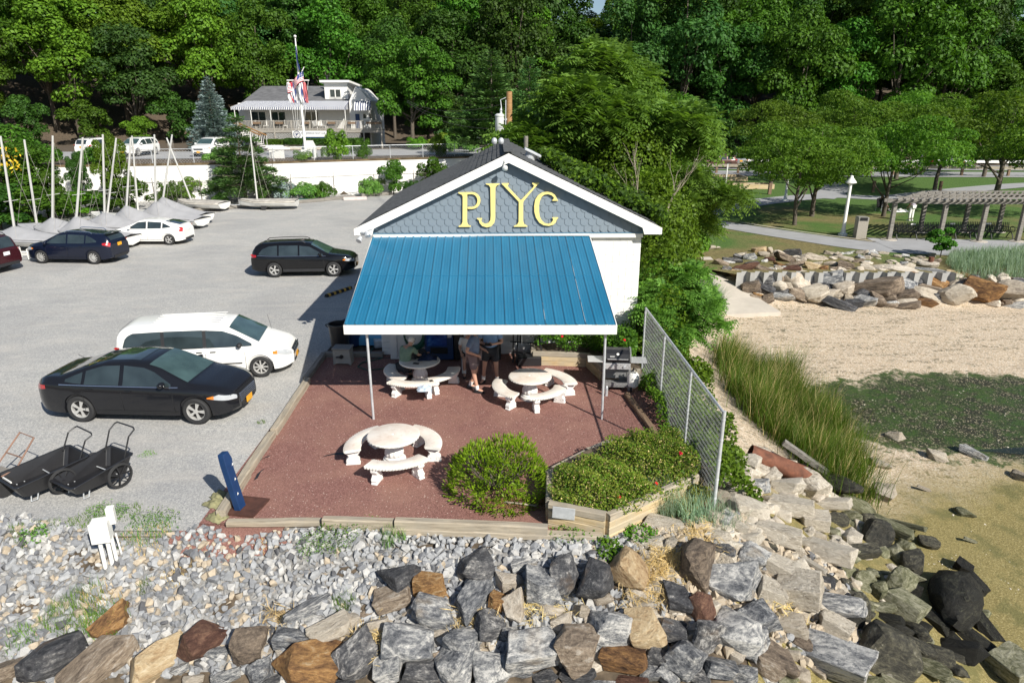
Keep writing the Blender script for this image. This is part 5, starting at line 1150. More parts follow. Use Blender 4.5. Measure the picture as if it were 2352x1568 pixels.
    gz0, gz1, gw = S['grille']; front('grille', gz0, gz1, gw, CB, 0.012)
    for k in range(S.get('bars', 4)):
        z = gz0+(gz1-gz0)*(k+0.5)/S.get('bars', 4); front('grille_bar', z-0.006, z+0.008, gw*0.96, CHR, 0.02)
    front('air_intake', zb+0.10, zb+0.22, fw_*0.75, CB, 0.010)
    m = MB(); m.box((fx+0.03, 0, S['plate']), (0.012, 0.31, 0.155)); m.build('number_plate', PLT if S.get('pf', 1) else CB, t)
    m = MB(); m.box((-L/2-0.015, 0, S['rplate']), (0.012, 0.31, 0.155)); m.build('number_plate', S.get('rpm', PLT), t)
    m = MB(); m.box((-L/2-0.005, 0, zb+0.13), (0.04, Wd*0.6, 0.14)); m.build('bumper_lower', CB, t)
    if 'rails' in S:
        for s in (-1, 1):
            x0, x1 = S['rails']; pts = [(x0, s*hw*0.62, topz(x0, hw*0.62)), (x0+0.12, s*hw*0.62, topz(x0+0.12, hw*0.62)+0.07)]+[(x0+(x1-x0)*k/6, s*hw*0.62, topz(x0+(x1-x0)*k/6, hw*0.62)+0.07) for k in (1, 2, 3, 4, 5)]+[(x1-0.12, s*hw*0.62, topz(x1-0.12, hw*0.62)+0.06), (x1, s*hw*0.62, topz(x1, hw*0.62))]
            m = MB(); m.tube(pts, 0.02, 6); m.build('roof_rail', S.get('railm', CB), t)
    for k in S.get('ribs', []):
        m = MB(); m.box((-0.5, k, topz(-0.5, k)+0.004), (2.0, 0.035, 0.015)); m.build('roof_rib', body, t, bevel=0.004)
    return t, side, topz, spatch
def sedanS():
    L = 4.87
    return dict(L=L, W=1.85, r=0.335, ax=(1.52, -1.33), zb=0.19,
      top=[(-2.44,0.90),(-2.38,1.03),(-2.2,1.085),(-1.85,1.11),(-1.2,1.34),(-0.7,1.455),(-0.1,1.485),(0.3,1.46),(0.65,1.36),(1.35,1.00),(1.7,0.95),(2.1,0.86),(2.32,0.76),(2.43,0.62)],
      sh=[(-2.44,0.86),(-2.2,0.98),(-1.4,0.99),(0,0.94),(1.2,0.90),(1.7,0.88),(2.1,0.80),(2.32,0.70),(2.43,0.55)],
      wid=[(-2.44,0.70),(-2.38,0.80),(-2.2,0.90),(-1.8,0.97),(-1.0,1.0),(1.0,1.0),(1.7,0.97),(2.0,0.93),(2.2,0.86),(2.34,0.72),(2.43,0.50)],
      rw=[(-2.44,0.62),(-2.0,0.74),(-1.5,0.72),(-0.8,0.66),(0.2,0.66),(0.7,0.70),(1.35,0.80),(2.43,0.55)],
      win=[([(-0.18,0.965),(0.98,0.955)],[(-0.18,1.40),(0.3,1.36),(0.55,1.27),(0.98,1.0)]), ([(-1.12,0.985),(-0.28,0.97)],[(-1.12,1.26),(-0.7,1.38),(-0.28,1.40)]), ([(-1.62,1.02),(-1.2,0.99)],[(-1.62,1.07),(-1.4,1.16),(-1.2,1.235)])],
      winline=([(-1.75,0.955),(-1.3,0.955),(1.15,0.925)],[(-1.75,0.975),(-1.3,0.973),(1.15,0.943)]),
      ws=(0.40,1.33), rear=(-1.82,-0.98), sunroof=(-0.62,0.12), seams=(1.02,-0.23,-1.18), handles=(-0.05,-1.0), mirror=(0.82,1.03),
      head=[([(1.92,0.66),(2.41,0.56)],[(1.92,0.70),(2.1,0.76),(2.41,0.66)])], amber=[([(1.84,0.675),(2.0,0.65)],[(1.84,0.70),(2.0,0.74)])], tail=[([(-2.42,0.78),(-2.12,0.84)],[(-2.42,0.92),(-2.12,0.93)])],
      grille=(0.42,0.66,0.52), plate=0.36, rplate=0.75, spokes=5, bars=5)
def vanS():
    L = 5.15
    return dict(L=L, W=1.98, r=0.34, ax=(1.62,-1.46), zb=0.20,
      top=[(-2.57,0.95),(-2.53,1.3),(-2.42,1.62),(-2.2,1.72),(-1.0,1.76),(0.2,1.745),(0.72,1.66),(1.65,1.10),(1.9,1.02),(2.3,0.90),(2.5,0.76),(2.57,0.62)],
      sh=[(-2.57,0.92),(-2.2,1.03),(0,1.02),(1.3,1.00),(1.8,0.95),(2.3,0.82),(2.5,0.68),(2.57,0.55)],
      wid=[(-2.57,0.86),(-2.5,0.93),(-2.2,0.98),(1.2,1.0),(1.9,0.97),(2.2,0.90),(2.4,0.78),(2.57,0.58)],
      rw=[(-2.57,0.74),(-2.2,0.76),(0.2,0.76),(0.8,0.77),(1.65,0.84),(2.57,0.6)],
      win=[([(0.10,1.04),(1.42,1.04)],[(0.10,1.56),(0.6,1.52),(1.0,1.36),(1.42,1.10)]), ([(-1.10,1.05),(0.0,1.05)],[(-1.10,1.58),(0.0,1.57)]), ([(-2.30,1.06),(-1.20,1.05)],[(-2.30,1.18),(-2.2,1.45),(-2.0,1.56),(-1.20,1.58)])],
      ws=(0.78,1.62), rear=(-2.55,-2.38), seams=(1.20,0.05,-1.14), handles=(0.28,-0.12), mirror=(1.08,1.10), mmat=CB, hmat=CB,
      head=[([(2.10,0.74),(2.54,0.60)],[(2.10,0.84),(2.3,0.84),(2.54,0.72)])], amber=[([(2.02,0.74),(2.15,0.72)],[(2.02,0.82),(2.15,0.84)])], tail=[([(-2.55,0.80),(-2.40,0.80)],[(-2.55,1.15),(-2.40,1.15)])],
      grille=(0.55,0.76,0.46), plate=0.44, rplate=0.85, spokes=8, bars=2, ribs=(-0.5,-0.3,-0.1,0.1,0.3,0.5))
def wagonS(h=1.60, L=4.78):
    k = h/1.66
    return dict(L=L, W=1.84, r=0.345, ax=(1.42,-1.32), zb=0.24,
      top=[(-2.39,0.90),(-2.36,1.15),(-2.15,1.50*k),(-1.9,1.60*k),(-1.0,1.65*k),(-0.1,1.66*k),(0.35,1.60*k),(1.22,1.06),(1.5,1.02),(2.0,0.95),(2.25,0.86),(2.39,0.70)],
      sh=[(-2.39,0.86),(-2.2,1.02),(-1.2,1.01),(0,0.98),(1.2,0.96),(1.7,0.94),(2.1,0.86),(2.3,0.76),(2.39,0.60)],
      wid=[(-2.39,0.76),(-2.3,0.86),(-2.1,0.94),(-1.6,1.0),(1.4,1.0),(1.9,0.94),(2.15,0.86),(2.3,0.74),(2.39,0.56)],
      rw=[(-2.39,0.62),(-2.0,0.66),(-0.8,0.68),(0.3,0.70),(1.22,0.82),(2.39,0.58)],
      win=[([(-0.10,1.0),(0.98,1.0)],[(-0.10,1.50*k),(0.35,1.45*k),(0.98,1.05)]), ([(-1.05,1.01),(-0.18,1.0)],[(-1.05,1.51*k),(-0.18,1.51*k)]), ([(-1.98,1.06),(-1.13,1.01)],[(-1.98,1.12),(-1.8,1.36*k),(-1.5,1.48*k),(-1.13,1.51*k)])],
      winline=([(-2.05,1.015),(-1.2,0.985),(1.1,0.975)],[(-2.05,1.04),(-1.2,1.0),(1.1,0.99)]),
      ws=(0.42,1.20), rear=(-2.36,-2.10), seams=(1.0,-0.14,-1.1), handles=(0.05,-0.88), mirror=(0.85,1.08),
      head=[([(1.95,0.74),(2.37,0.66)],[(1.95,0.83),(2.2,0.83),(2.37,0.76)])], amber=[([(1.88,0.76),(2.0,0.75)],[(1.88,0.80),(2.0,0.83)])], tail=[([(-2.38,0.90),(-2.10,0.96)],[(-2.38,1.06),(-2.10,1.04)])],
      grille=(0.58,0.76,0.42), plate=0.42, rplate=0.85, spokes=5, bars=2, rails=(-1.9,0.15), clad=1)
def hatchS():
    L = 4.46
    return dict(L=L, W=1.77, r=0.32, ax=(1.33,-1.34), zb=0.19,
      top=[(-2.23,0.90),(-2.20,1.06),(-2.02,1.19),(-1.3,1.36),(-0.6,1.47),(0,1.49),(0.4,1.44),(1.35,1.04),(1.7,0.96),(2.0,0.84),(2.23,0.64)],
      sh=[(-2.23,0.86),(-2.0,1.02),(-1.2,0.99),(0,0.94),(1.2,0.90),(1.7,0.86),(2.0,0.76),(2.23,0.56)],
      wid=[(-2.23,0.78),(-2.1,0.90),(-1.8,0.97),(1.3,1.0),(1.8,0.93),(2.05,0.82),(2.23,0.55)],
      rw=[(-2.23,0.66),(-1.5,0.68),(0.2,0.68),(1.35,0.80),(2.23,0.55)],
      win=[([(-0.05,0.97),(1.02,0.96)],[(-0.05,1.38),(0.45,1.34),(1.02,1.02)]), ([(-0.95,0.99),(-0.13,0.975)],[(-0.95,1.33),(-0.13,1.38)]), ([(-1.50,1.05),(-1.02,1.0)],[(-1.50,1.10),(-1.02,1.30)])],
      ws=(0.48,1.32), rear=(-2.0,-1.15), seams=(0.98,-0.09,-1.0), handles=(0.08,-0.80), mirror=(0.92,1.02), spoiler=(-2.0,1.17),
      head=[([(1.72,0.68),(2.2,0.60)],[(1.72,0.78),(1.95,0.80),(2.2,0.70)])], amber=[([(1.66,0.7),(1.75,0.70)],[(1.66,0.76),(1.75,0.78)])], tail=[([(-2.21,0.80),(-2.02,0.80)],[(-2.21,1.06),(-2.02,1.06)])],
      grille=(0.40,0.50,0.4), plate=0.44, rplate=0.88, rpm=PLW, pf=0, spokes=5, bars=1)
def imprS():
    S = hatchS(); S.update(W=1.78, L=4.46, top=[(-2.23,0.88),(-2.20,1.10),(-2.02,1.34),(-1.75,1.42),(-0.6,1.50),(0,1.51),(0.35,1.47),(1.2,1.04),(1.6,0.98),(2.0,0.88),(2.23,0.66)], rear=(-2.17,-1.86), spoiler=(-1.98,1.405), spokes=10,
      win=[([(-0.05,0.99),(0.92,0.98)],[(-0.05,1.40),(0.4,1.36),(0.92,1.05)]), ([(-0.98,1.0),(-0.13,0.99)],[(-0.98,1.38),(-0.13,1.40)]), ([(-1.60,1.06),(-1.05,1.01)],[(-1.60,1.12),(-1.3,1.28),(-1.05,1.37)])], rails=(-1.3,0.1), railm=CHR, rpm=PLT, tail=[([(-2.21,0.84),(-1.9,0.94)],[(-2.21,1.04),(-1.9,1.02)])]); return S
def carat(pr, pf, S, z=0.0, k=None):
    """place a car so that its nearest two wheels stand at these two spots of the lot"""
    a = G(*pr, z); b = G(*pf, z); d = b-a; L = d.length; wb = S['ax'][0]-S['ax'][1]; s = k or L/wb
    u = d.normalized(); n = Vector((-u.y, u.x, 0)); hwx = (S['W']/2-0.1)*s
    side_ = 1 if n.y > 0 else -1
    c = a-u*(S['ax'][1]*s)+n*side_*hwx; c.z = 0; return c, math.atan2(u.y, u.x), s
P_ = dict(dark=paint('charcoal_paint', (0.010, 0.0105, 0.013), 0.0, 0.18), white=paint('white_car_paint', (0.80, 0.79, 0.76)), black=paint('black_car_paint', (0.006, 0.006, 0.007), 0, 0.15), navy=paint('navy_car_paint', (0.006, 0.009, 0.022), 0.0, 0.2), maroon=paint('maroon_car_paint', (0.045, 0.008, 0.012), 0.2), brown=paint('brown_car_paint', (0.13, 0.07, 0.06), 0.4), silver=paint('silver_car_paint', (0.45, 0.45, 0.45), 0.6))
def put(label, cat, pr, pf, S, col, **k):
    c, rz, s = carat(pr, pf, S); return car(label, cat, c, rz, S, P_[col], scale=s, **k)
r_ = put('charcoal sedan with sunroof, nearest car to the patio edge', 'car', (195, 966), (457, 972), sedanS(), 'dark')
m = MB(); m.tube([(-1.5, 0.0, 1.27), (-1.75, 0, 1.42)], 0.006, 5); m.build('antenna', CB, r_[0])
S = vanS(); c, rz, s = carat((364, 877), (603, 864), S)
r_ = car('white minivan parked behind the charcoal sedan', 'van', c, rz, S, P_['white'], scale=s)
r_[3]('side_moulding', [(-1.0, 0.50), (1.1, 0.50)], [(-1.0, 0.54), (1.1, 0.54)], CB, 0.008)
r_[3]('window_pillar', [(-1.22, 1.05), (0.14, 1.05)], [(-1.22, 1.575), (0.14, 1.56)], CB, 0.003)
r_[3]('window_frame', [(-2.34, 1.03), (1.5, 1.03)], [(-2.34, 1.05), (1.5, 1.045)], CB, 0.004)
m = MB(); m.tube([(1.75, 0.7, 1.02), (1.66, 0.7, 1.55)], 0.005, 5); m.build('antenna', CB, r_[0])
put('black wagon with roof rails parked beyond the shed shadow', 'car', (633, 636), (768, 634), wagonS(), 'black')
c, rz, s = carat((219, 606), (100, 604), imprS())
car('navy hatchback with orange rear plate facing the covered dinghies', 'car', c, rz, imprS(), P_['navy'], scale=s)
c, rz, s = carat((391, 562), (290, 562), hatchS())
car('white hatchback parked beside the covered dinghies', 'car', c, rz, hatchS(), P_['white'], scale=s)
S = wagonS(1.68); S['rpm'] = PLW
car('maroon car cut off by left edge of the frame', 'car', G(-112, 630, 0)+Vector((0, 1.0, 0)), R(168), S, P_['maroon'])
u_ = 2.76
for (lb, px, py, col, a, S) in (('white car behind the tree furthest left on the upper road', 205, 352, 'white', 80, wagonS()), ('white car half hidden behind masts on the upper road', 292, 352, 'white', -95, wagonS()), ('white car parked left of the blue spruce on the upper road', 465, 362, 'white', -93, wagonS())):
    p = A(px, py, 64.0); car(lb, 'car', (p.x, 66.0, u_), R(a), S, P_[col], group='cars parked on the upper road')
p = G(1635, 384, 0); car('brown wagon parked behind the rail fence in the park', 'car', (p.x, 84.5, 0.03), R(182), wagonS(), P_['brown'], group='cars parked beyond the park'); 
p = G(1682, 384, 0); car('silver car next to brown wagon behind the rail fence', 'car', (p.x+0.6, 86.3, 0.03), R(84), wagonS(1.75), P_['silver'], group='cars parked beyond the park')
for i, (px, col) in enumerate(((1925, 'silver'), (2060, 'white'), (2235, 'black'))):
    p = G(px, 396, 0); car(('silver', 'white', 'black')[i]+' car glimpsed under locust crowns beyond the park', 'car', (p.x, 84.5, 0.03), R(0), hatchS(), P_[col], group='cars parked beyond the park')
p = A(1092, 330, 80); car('dark car in tree shade right of the clubhouse', 'car', (p.x, 79, 2.8), R(20), wagonS(), P_['black'], group='cars parked on the upper road')
# ---------------------------------------------------------------- retaining wall, upper fence, curb
rw_ = thing('retaining_wall', 'long whitewashed retaining wall below the clubhouse road', 'wall', (-20, 57, 0))
pts = [Vector((x, y, 0)) for x, y in WALL]; seg = []
for i in range(len(pts)-1):
    n = max(1, int((pts[i+1]-pts[i]).length/6.5))
    for k in range(n): seg.append((pts[i].lerp(pts[i+1], k/n), pts[i].lerp(pts[i+1], (k+1)/n)))
for a, b in seg:
    d = (b-a); L = d.length; m = MB(); m.box((0, 0, 1.32), (L-0.02, 0.35, 2.75)); o = m.build('wall_panel', M['whitewall'], rw_, bevel=0.01); o.location = (a+b)/2-rw_.location; o.rotation_euler.z = math.atan2(d.y, d.x)
    m = MB(); m.box((0, 0.1, 2.76), (L, 0.6, 0.14)); o = m.build('coping', M['litter'], rw_); o.location = (a+b)/2-rw_.location; o.rotation_euler.z = math.atan2(d.y, d.x)
def meshfence(name, label, path, z, h, step, cell, barb=False, grp='chain-link fences by the retaining wall', mat=None):
    f = thing(name, label, 'fence', (path[0][0], path[0][1], z), 0, grp); o0 = f.location; P = [Vector((p[0], p[1], 0)) for p in path]
    for i in range(len(P)-1):
        L = (P[i+1]-P[i]).length; n = max(1, round(L/step))
        for k in range(n+(1 if i == len(P)-2 else 0)):
            p = P[i].lerp(P[i+1], k/n)-Vector((o0.x, o0.y, 0)); m = MB(); m.tube([p, p+Vector((0, 0, h))], 0.035, 6)
            if barb: m.tube([p+Vector((0, 0, h)), p+Vector((0.1, -0.2, h+0.35))], 0.02, 4)
            m.build('post', mat or M['galv'], f)
    m = MB(); m.tube([p-Vector((o0.x, o0.y, -h)) for p in P], 0.022, 5); m.build('top_rail', mat or M['galv'], f)
    m = MB()
    for i in range(len(P)-1):
        L = (P[i+1]-P[i]).length; d = (P[i+1]-P[i]).normalized(); a = P[i]-Vector((o0.x, o0.y, 0))
        t = -h
        while t < L:
            for s in (0, 1):
                u0, z0, u1, z1 = (t, 0, t+h, h) if s == 0 else (t, h, t+h, 0)
                if u0 < 0: k = -u0/h; z0 += (z1-z0)*k; u0 = 0
                if u1 > L: k = (u1-L)/h; z1 -= (z1-z0)*k if s == 0 else (z1-z0)*k; u1 = L
                if u1-u0 > 0.05: m.tube([a+d*u0+Vector((0, 0.004*s, z0)), a+d*u1+Vector((0, 0.004*s, z1))], 0.006, 3, caps=False)
            t += cell
    m.build('wire_mesh', mat or M['galv'], f, kind='stuff')
meshfence('chain_link_fence', 'chain-link fence along top of the white retaining wall', [(x, y+0.5) for x, y in WALL[1:]], 2.75, 1.15, 3.2, 0.22)
meshfence('chain_link_fence', 'rusty chain-link fence with slanting post tops at foot of the white wall', [(-30, 51.2), (-20.5, 53.6), (-11.5, 58.2), (-2.0, 61.0)], -0.02, 1.75, 3.4, 0.26, True, mat=simple('old_fence_wire', (0.14, 0.12, 0.10), 0.7, 0.3))
cu = [((200, 520), (420, 490)), ((430, 489), (520, 478)), ((520, 480), (640, 470)), ((640, 470), (745, 462)), ((745, 461), (815, 455)), ((830, 452), (900, 447))]
for i, (p, q) in enumerate(cu):
    a, b = G(*p), G(*q); lb = ('beside the furthest left dinghies', 'beside the uncovered grey dinghy', 'under the lone white dinghy', 'beside the low spruce shrub', 'left of the pinkish parking block', 'at the far end near the shed roof')[i]
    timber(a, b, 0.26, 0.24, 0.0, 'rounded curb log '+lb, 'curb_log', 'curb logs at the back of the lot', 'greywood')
m = MB(); m.prism([(-0.16, 0), (0.16, 0), (0.11, 0.24), (-0.11, 0.24)], -0.9, 0.9, Matrix.Rotation(PI/2, 4, 'X')); obj('parking_block', m, simple('pinkish_concrete', (0.55, 0.47, 0.44), 0.8), 'pinkish white concrete parking block at the back of the lot', 'parking block', G(816, 459, 0), R(-78))
m = MB(); m.prism([(-0.2, 0), (0.2, 0), (0.14, 0.18), (-0.14, 0.18)], -0.7, 0.7, Matrix.Rotation(PI/2, 4, 'X')); obj('parking_block', m, simple('teal_paint', (0.08, 0.38, 0.36), 0.7), 'small teal block left of the pinkish parking block', 'parking block', G(697, 463, 0), R(-82))
for i, (px, py) in enumerate(((826, 449), (880, 447))): m = MB(); m.box((0, 0, 0.08), (1.3, 0.35, 0.12)); obj('white_slab', m, M['white'], ('white slab lying behind the pinkish parking block', 'white slab lying under the bush nearest shed roof')[i], 'slab', G(px, py, 0), 0.1*i, bevel=0.02)
# ---------------------------------------------------------------- dinghies
M['canvas'] = simple('grey_boat_canvas', (0.36, 0.36, 0.37), 0.85, var=0.10, scale=1.5, bmp=0.4, bscale=4)
M['hull'] = simple('white_gelcoat', (0.70, 0.69, 0.65), 0.3, var=0.06, dirt=((0.5,0.45,0.38), 0.62, 0.4)); M['oldcanvas'] = simple('stained_canvas', (0.46, 0.43, 0.38), 0.9, var=0.3, scale=2)
def dinghy(Y, base, top, ax, label, L=4.8, covered=True, canvas='canvas', peak=None, mast=True, zh=0.0):
    b = A(base[0], base[1], Y); tp = A(top[0], top[1], Y)
    t = thing('dinghy', label, 'dinghy', (b.x, b.y, 0), ax, 'dinghies parked mast-up along the lot')
    zp = b.z if covered else b.z; zb = 0.14+zh; zg = zb+0.48; xb, xs = -1.35, L-1.35
    def hwd(x): u = (x-xb)/L; return 0.88*min(1, (max(u, 0)*2.4)**0.6)*(1-0.22*max(0, u-0.6)/0.4)
    rows = []; xs_ = [xb+L*k/14 for k in range(15)]
    for x in xs_:
        w = max(hwd(x), 0.02); k = zb+0.14*max(0, (xb+1.0-x)); g = zg+0.12*max(0, (xb+1.2-x)); rows.append([(x, -w, g), (x, -w*0.97, g-0.16), (x, -w*0.72, k+0.10), (x, 0, k), (x, w*0.72, k+0.10), (x, w*0.97, g-0.16), (x, w, g)])
    m = MB(); m.grid(rows); m.add(rows[-1], [tuple(range(6, -1, -1))]); m.build('hull', M['hull'], t, smooth='auto')
    m = MB(); m.tube([(x, -hwd(x)-0.01, zg+0.12*max(0, (xb+1.2-x))) for x in xs_]+[(x, hwd(x)+0.01, zg+0.12*max(0, (xb+1.2-x))) for x in reversed(xs_)], 0.025, 6); m.build('rub_rail', CB, t)
    rows = []
    for x in xs_:
        if covered:
            if x < 0: ridge = zg+0.12+(zp-zg-0.12)*(1+x/1.35)**1.25
            else: ridge = zg+0.10+(zp-zg-0.10)*(1-x/(L-1.35))**1.25
        else: ridge = zg+0.12*(1-((x-0.8)/2.4)**2)
        w = hwd(x)+0.03; g = zg+0.12*max(0, (xb+1.2-x)); sg = 0.95 if covered else 0.9
        rows.append([(x, -w, g-0.10), (x, -w, g+0.02), (x, -w*0.66, g+(ridge-g)*0.34*sg), (x, -w*0.33, g+(ridge-g)*0.68*sg+0.0), (x, 0, ridge), (x, w*0.33, g+(ridge-g)*0.68*sg), (x, w*0.66, g+(ridge-g)*0.34*sg), (x, w, g+0.02), (x, w, g-0.10)])
    m = MB(); m.grid(rows); m.build('cover', M[canvas], t, smooth=True)
    if mast:
        c, s = math.cos(-ax), math.sin(-ax); d = Vector((tp.x-b.x, 0, tp.z)); d = Vector((d.x*c, d.x*s, tp.z)); p0 = Vector((0, 0, zp-0.3))
        m = MB(); m.tube([p0, d], 0.06, 8, rs=[0.064, 0.050]); m.tube([d-Vector((0, 0, 0.02)), d+Vector((0, 0, 0.05))], 0.05, 8); m.build('mast', M['alu'], t, smooth='auto')
        for (e, nm) in (((xs*0.25, hwd(0.3), zg), 'shroud'), ((xs*0.25, -hwd(0.3), zg), 'shroud'), ((xb, 0, zg+0.1), 'forestay')):
            m = MB(); m.tube([d-Vector((0, 0, 0.3)), e], 0.006, 3, caps=False); m.build(nm, M['oldcanvas'], t)
        m = MB(); q = p0.lerp(d, 0.33); m.tube([q+Vector((0.05, -0.42, 0.02)), q, q+Vector((0.05, 0.42, 0.02))], 0.016, 5); m.build('spreader', M['alu'], t)
    m = MB()
    for sy in (-1, 1): m.lathe([(0.08, -0.05), (0.2, -0.06), (0.2, 0.06), (0.08, 0.05)], 14, Matrix.Translation((0.6, sy*0.62, 0.2)) @ Matrix.Rotation(PI/2, 4, 'X'))
    m.build('dolly_wheel', M['tyre'], t); m = MB(); m.tube([(0.6, -0.62, 0.2), (0.6, 0.62, 0.2)], 0.02, 6); m.tube([(0.6, 0, 0.22), (-2.0, 0, 0.32)], 0.025, 6); m.tube([(-2.0, -0.25, 0.32), (-2.0, 0.25, 0.32)], 0.02, 6); m.build('dolly_frame', M['galv'], t)
    return t
BT = [(36.0, (31, 518), (1.3, 315), -12, 'grey covered dinghy at left edge of frame beside the navy hatchback'), (39.0, (83, 511), (56, 323), -14, 'second covered dinghy from left with mast leaning left'),
 (38.0, (118, 498), (121, 314), -14, 'third covered dinghy from left with an upright mast'), (37.0, (172, 495), (190, 318), -15, 'covered dinghy behind the white hatchback roof with mast leaning right'),
 (40.0, (238, 486), (236, 311), -17, 'covered dinghy with upright mast directly behind the white hatchback'), (41.2, (288, 470), (300, 318), -18, 'covered dinghy with high peaked cover, right of the white hatchback bonnet'),
 (43.2, (356, 461), (354.5, 311), -18, 'covered dinghy with upright mast nearest the uncovered hulls'), (45.0, (372, 451), (395, 311), -20, 'covered dinghy with mast leaning right at end of the covered row')]
for Y, bs, tp, a, lb in BT: dinghy(Y, bs, tp, R(a), lb)
dinghy(43.6, (243, 492), (266.5, 319), R(-24), 'bare white hull with mast leaning right between covered dinghies', covered=False, canvas='hull')
dinghy(45.0, (316, 484), (303, 314), R(-26), 'bare white hull with mast leaning left between covered dinghies', covered=False, canvas='hull')
dinghy(50.0, (446, 470), (383, 318), R(-14), 'stained dinghy with mast leaning far left beside the curb', covered=False, canvas='oldcanvas', L=3.9)
dinghy(50.5, (591, 462), (575, 311), R(4), 'lone white dinghy on pink-wheeled dolly under the pine', covered=False, canvas='oldcanvas', L=4.2)
m = MB()
for k, (x0, z) in enumerate(((0, 0.05), (0.5, 0.05), (1.0, 0.05))): m.tube([(x0*1.3-0.7, -0.3, z), (x0*1.3-0.7, -0.3, 0.55), (x0*1.3-0.7, 0.3, 0.55), (x0*1.3-0.7, 0.3, z)], 0.03, 6)
m.tube([(-0.7, -0.3, 0.3), (0.6, -0.3, 0.3)], 0.03, 6); m.tube([(-0.7, 0.3, 0.3), (0.6, 0.3, 0.3)], 0.03, 6); m.tube([(-0.2, 0, 0.1), (-0.35, 0, 1.2)], 0.05, 8)
obj('pipe_dolly', m, M['white'], 'white pipe dolly in front of the leftmost covered dinghy', 'dolly', G(45, 596, 0), 0.1)
# ---------------------------------------------------------------- clubhouse
YC = 80.0
ch_ = thing('clubhouse', 'white clubhouse with striped awning and wooden deck on the upper road', 'building', (-22, 80, 2.8))
OC = ch_.location
def cw(px, py, Y=YC): p = A(px, py, Y); return p-OC
def quad(nm, pts, mat, th=None, parent=None):
    m = MB(); m.add(pts, [tuple(range(len(pts)))])
    if th: m.add([Vector(p)+Vector(th) for p in pts], [tuple(range(len(pts)))]); n = len(pts); m.add(list(pts)+[Vector(p)+Vector(th) for p in pts], [(i, (i+1)%n, n+(i+1)%n, n+i) for i in range(n)])
    return m.build(nm, mat, parent or ch_)
def wbox(nm, p0, p1, y0, y1, mat, parent=None, bevel=0):
    m = MB(); m.box(((p0.x+p1.x)/2, (y0+y1)/2, (p0.z+p1.z)/2), (abs(p1.x-p0.x), abs(y1-y0), abs(p1.z-p0.z))); return m.build(nm, mat, parent or ch_, bevel=bevel)
zf = cw(600, 298, 78).z; zg_ = 0.0
a, b = cw(548, 253), cw(812, 330); wbox('wall', Vector((a.x, 0, 4.6)), Vector((b.x, 0, -0.2)), 0, 8, M['siding'])
for k in range(20): m = MB(); m.box(((a.x+b.x)/2, -0.012, zf+0.1+k*0.125), (b.x-a.x, 0.02+0.004*(k%2), 0.118)); m.build('siding_board', M['siding'], ch_)
wbox('side_wing', Vector((cw(812, 300).x, 0, 4.75)), Vector((cw(858, 300).x, 0, -0.2)), -1.2, 7.0, M['siding'])
gx0, gx1 = cw(812, 300).x, cw(858, 300).x; quad('wing_gable', [(gx0, -1.2, 4.75), (gx1+0.1, -1.2, 4.75), (gx1-0.9, -1.2, 5.9), (gx0+0.8, -1.2, 6.3)], M['siding'], (0, 6, 0))
for (x0, x1) in ((576, 615), (622, 660), (698, 735)):
    p0, p1 = cw(x0, 256), cw(x1, 297); w_ = wbox('window', p0, p1, -0.05, 0.02, M['white']); wbox('pane', p0+Vector((0.08, 0, -0.08)), p1+Vector((-0.08, 0, 0.08)), -0.07, -0.045, CG, w_); wbox('mullion', Vector(((p0.x+p1.x)/2-0.04, 0, p0.z)), Vector(((p0.x+p1.x)/2+0.04, 0, p1.z)), -0.085, -0.07, M['white'], w_)
p0, p1 = cw(816, 262, 78.8), cw(828, 297, 78.8); wbox('door', p0, p1, -1.26, -1.2, M['navypaint'])
for x in (834, 848): p0, p1 = cw(x, 262, 78.8), cw(x+7, 272, 78.8); wbox('window', p0, p1, -1.25, -1.2, CG)
# roof with dormer
rl, rr = cw(556, 236).x, cw(850, 236).x; tl_, tr_ = cw(602, 198, 86).x, cw(815, 198, 86).x; ze, zr = cw(600, 236).z, cw(650, 198, 86).z
quad('roof', [(rl, -0.3, ze), (rr, -0.3, ze), (tr_, 6, zr), (tl_, 6, zr)], M['oldroof'], (0, 0, -0.15))
quad('roof', [(rl, 12.3, ze), (rr, 12.3, ze), (tr_, 6.02, zr), (tl_, 6.02, zr)], M['oldroof'], (0, 0, -0.15)); quad('hip', [(rl, -0.3, ze-0.01), (tl_, 6, zr-0.01), (rl, 12.3, ze-0.01)], M['oldroof'], (0, 0, -0.15)); quad('hip', [(rr, -0.3, ze-0.01), (tr_, 6, zr-0.01), (rr, 12.3, ze-0.01)], M['oldroof'], (0, 0, -0.15))
d0, d1 = cw(747, 228, 81), cw(797, 190, 81); dm = wbox('dormer', Vector((d0.x, 0, ze+0.2)), Vector((d1.x, 0, d1.z)), 1.0, 5.5, M['white'])
quad('dormer_roof', [(d0.x-0.35, 0.5, d1.z+0.02), (d1.x+0.35, 0.5, d1.z+0.02), (d1.x+1.0, 5.5, d1.z-0.5), (d0.x-0.35, 5.5, d1.z-0.5)], M['white'], (0, 0, 0.22), dm)
p0, p1 = cw(756, 204, 81), cw(785, 225, 81); w_ = wbox('window', p0, p1, 0.93, 1.0, M['white'], dm); wbox('pane', p0+Vector((0.1, 0, -0.1)), p1+Vector((-0.1, 0, 0.1)), 0.90, 0.93, CG, dm); wbox('mullion', Vector(((p0.x+p1.x)/2-0.05, 0, p0.z)), Vector(((p0.x+p1.x)/2+0.05, 0, p1.z)), 0.87, 0.90, M['white'], dm)
m = MB(); q = cw(752, 188, 84); m.tube([q-Vector((0, 0, 1)), q+Vector((0, 0, 0.6))], 0.12, 8); m.tube([q+Vector((0, 0, 0.6)), q+Vector((0, 0, 0.7))], 0.2, 8); m.build('flue_pipe', M['black'], ch_)
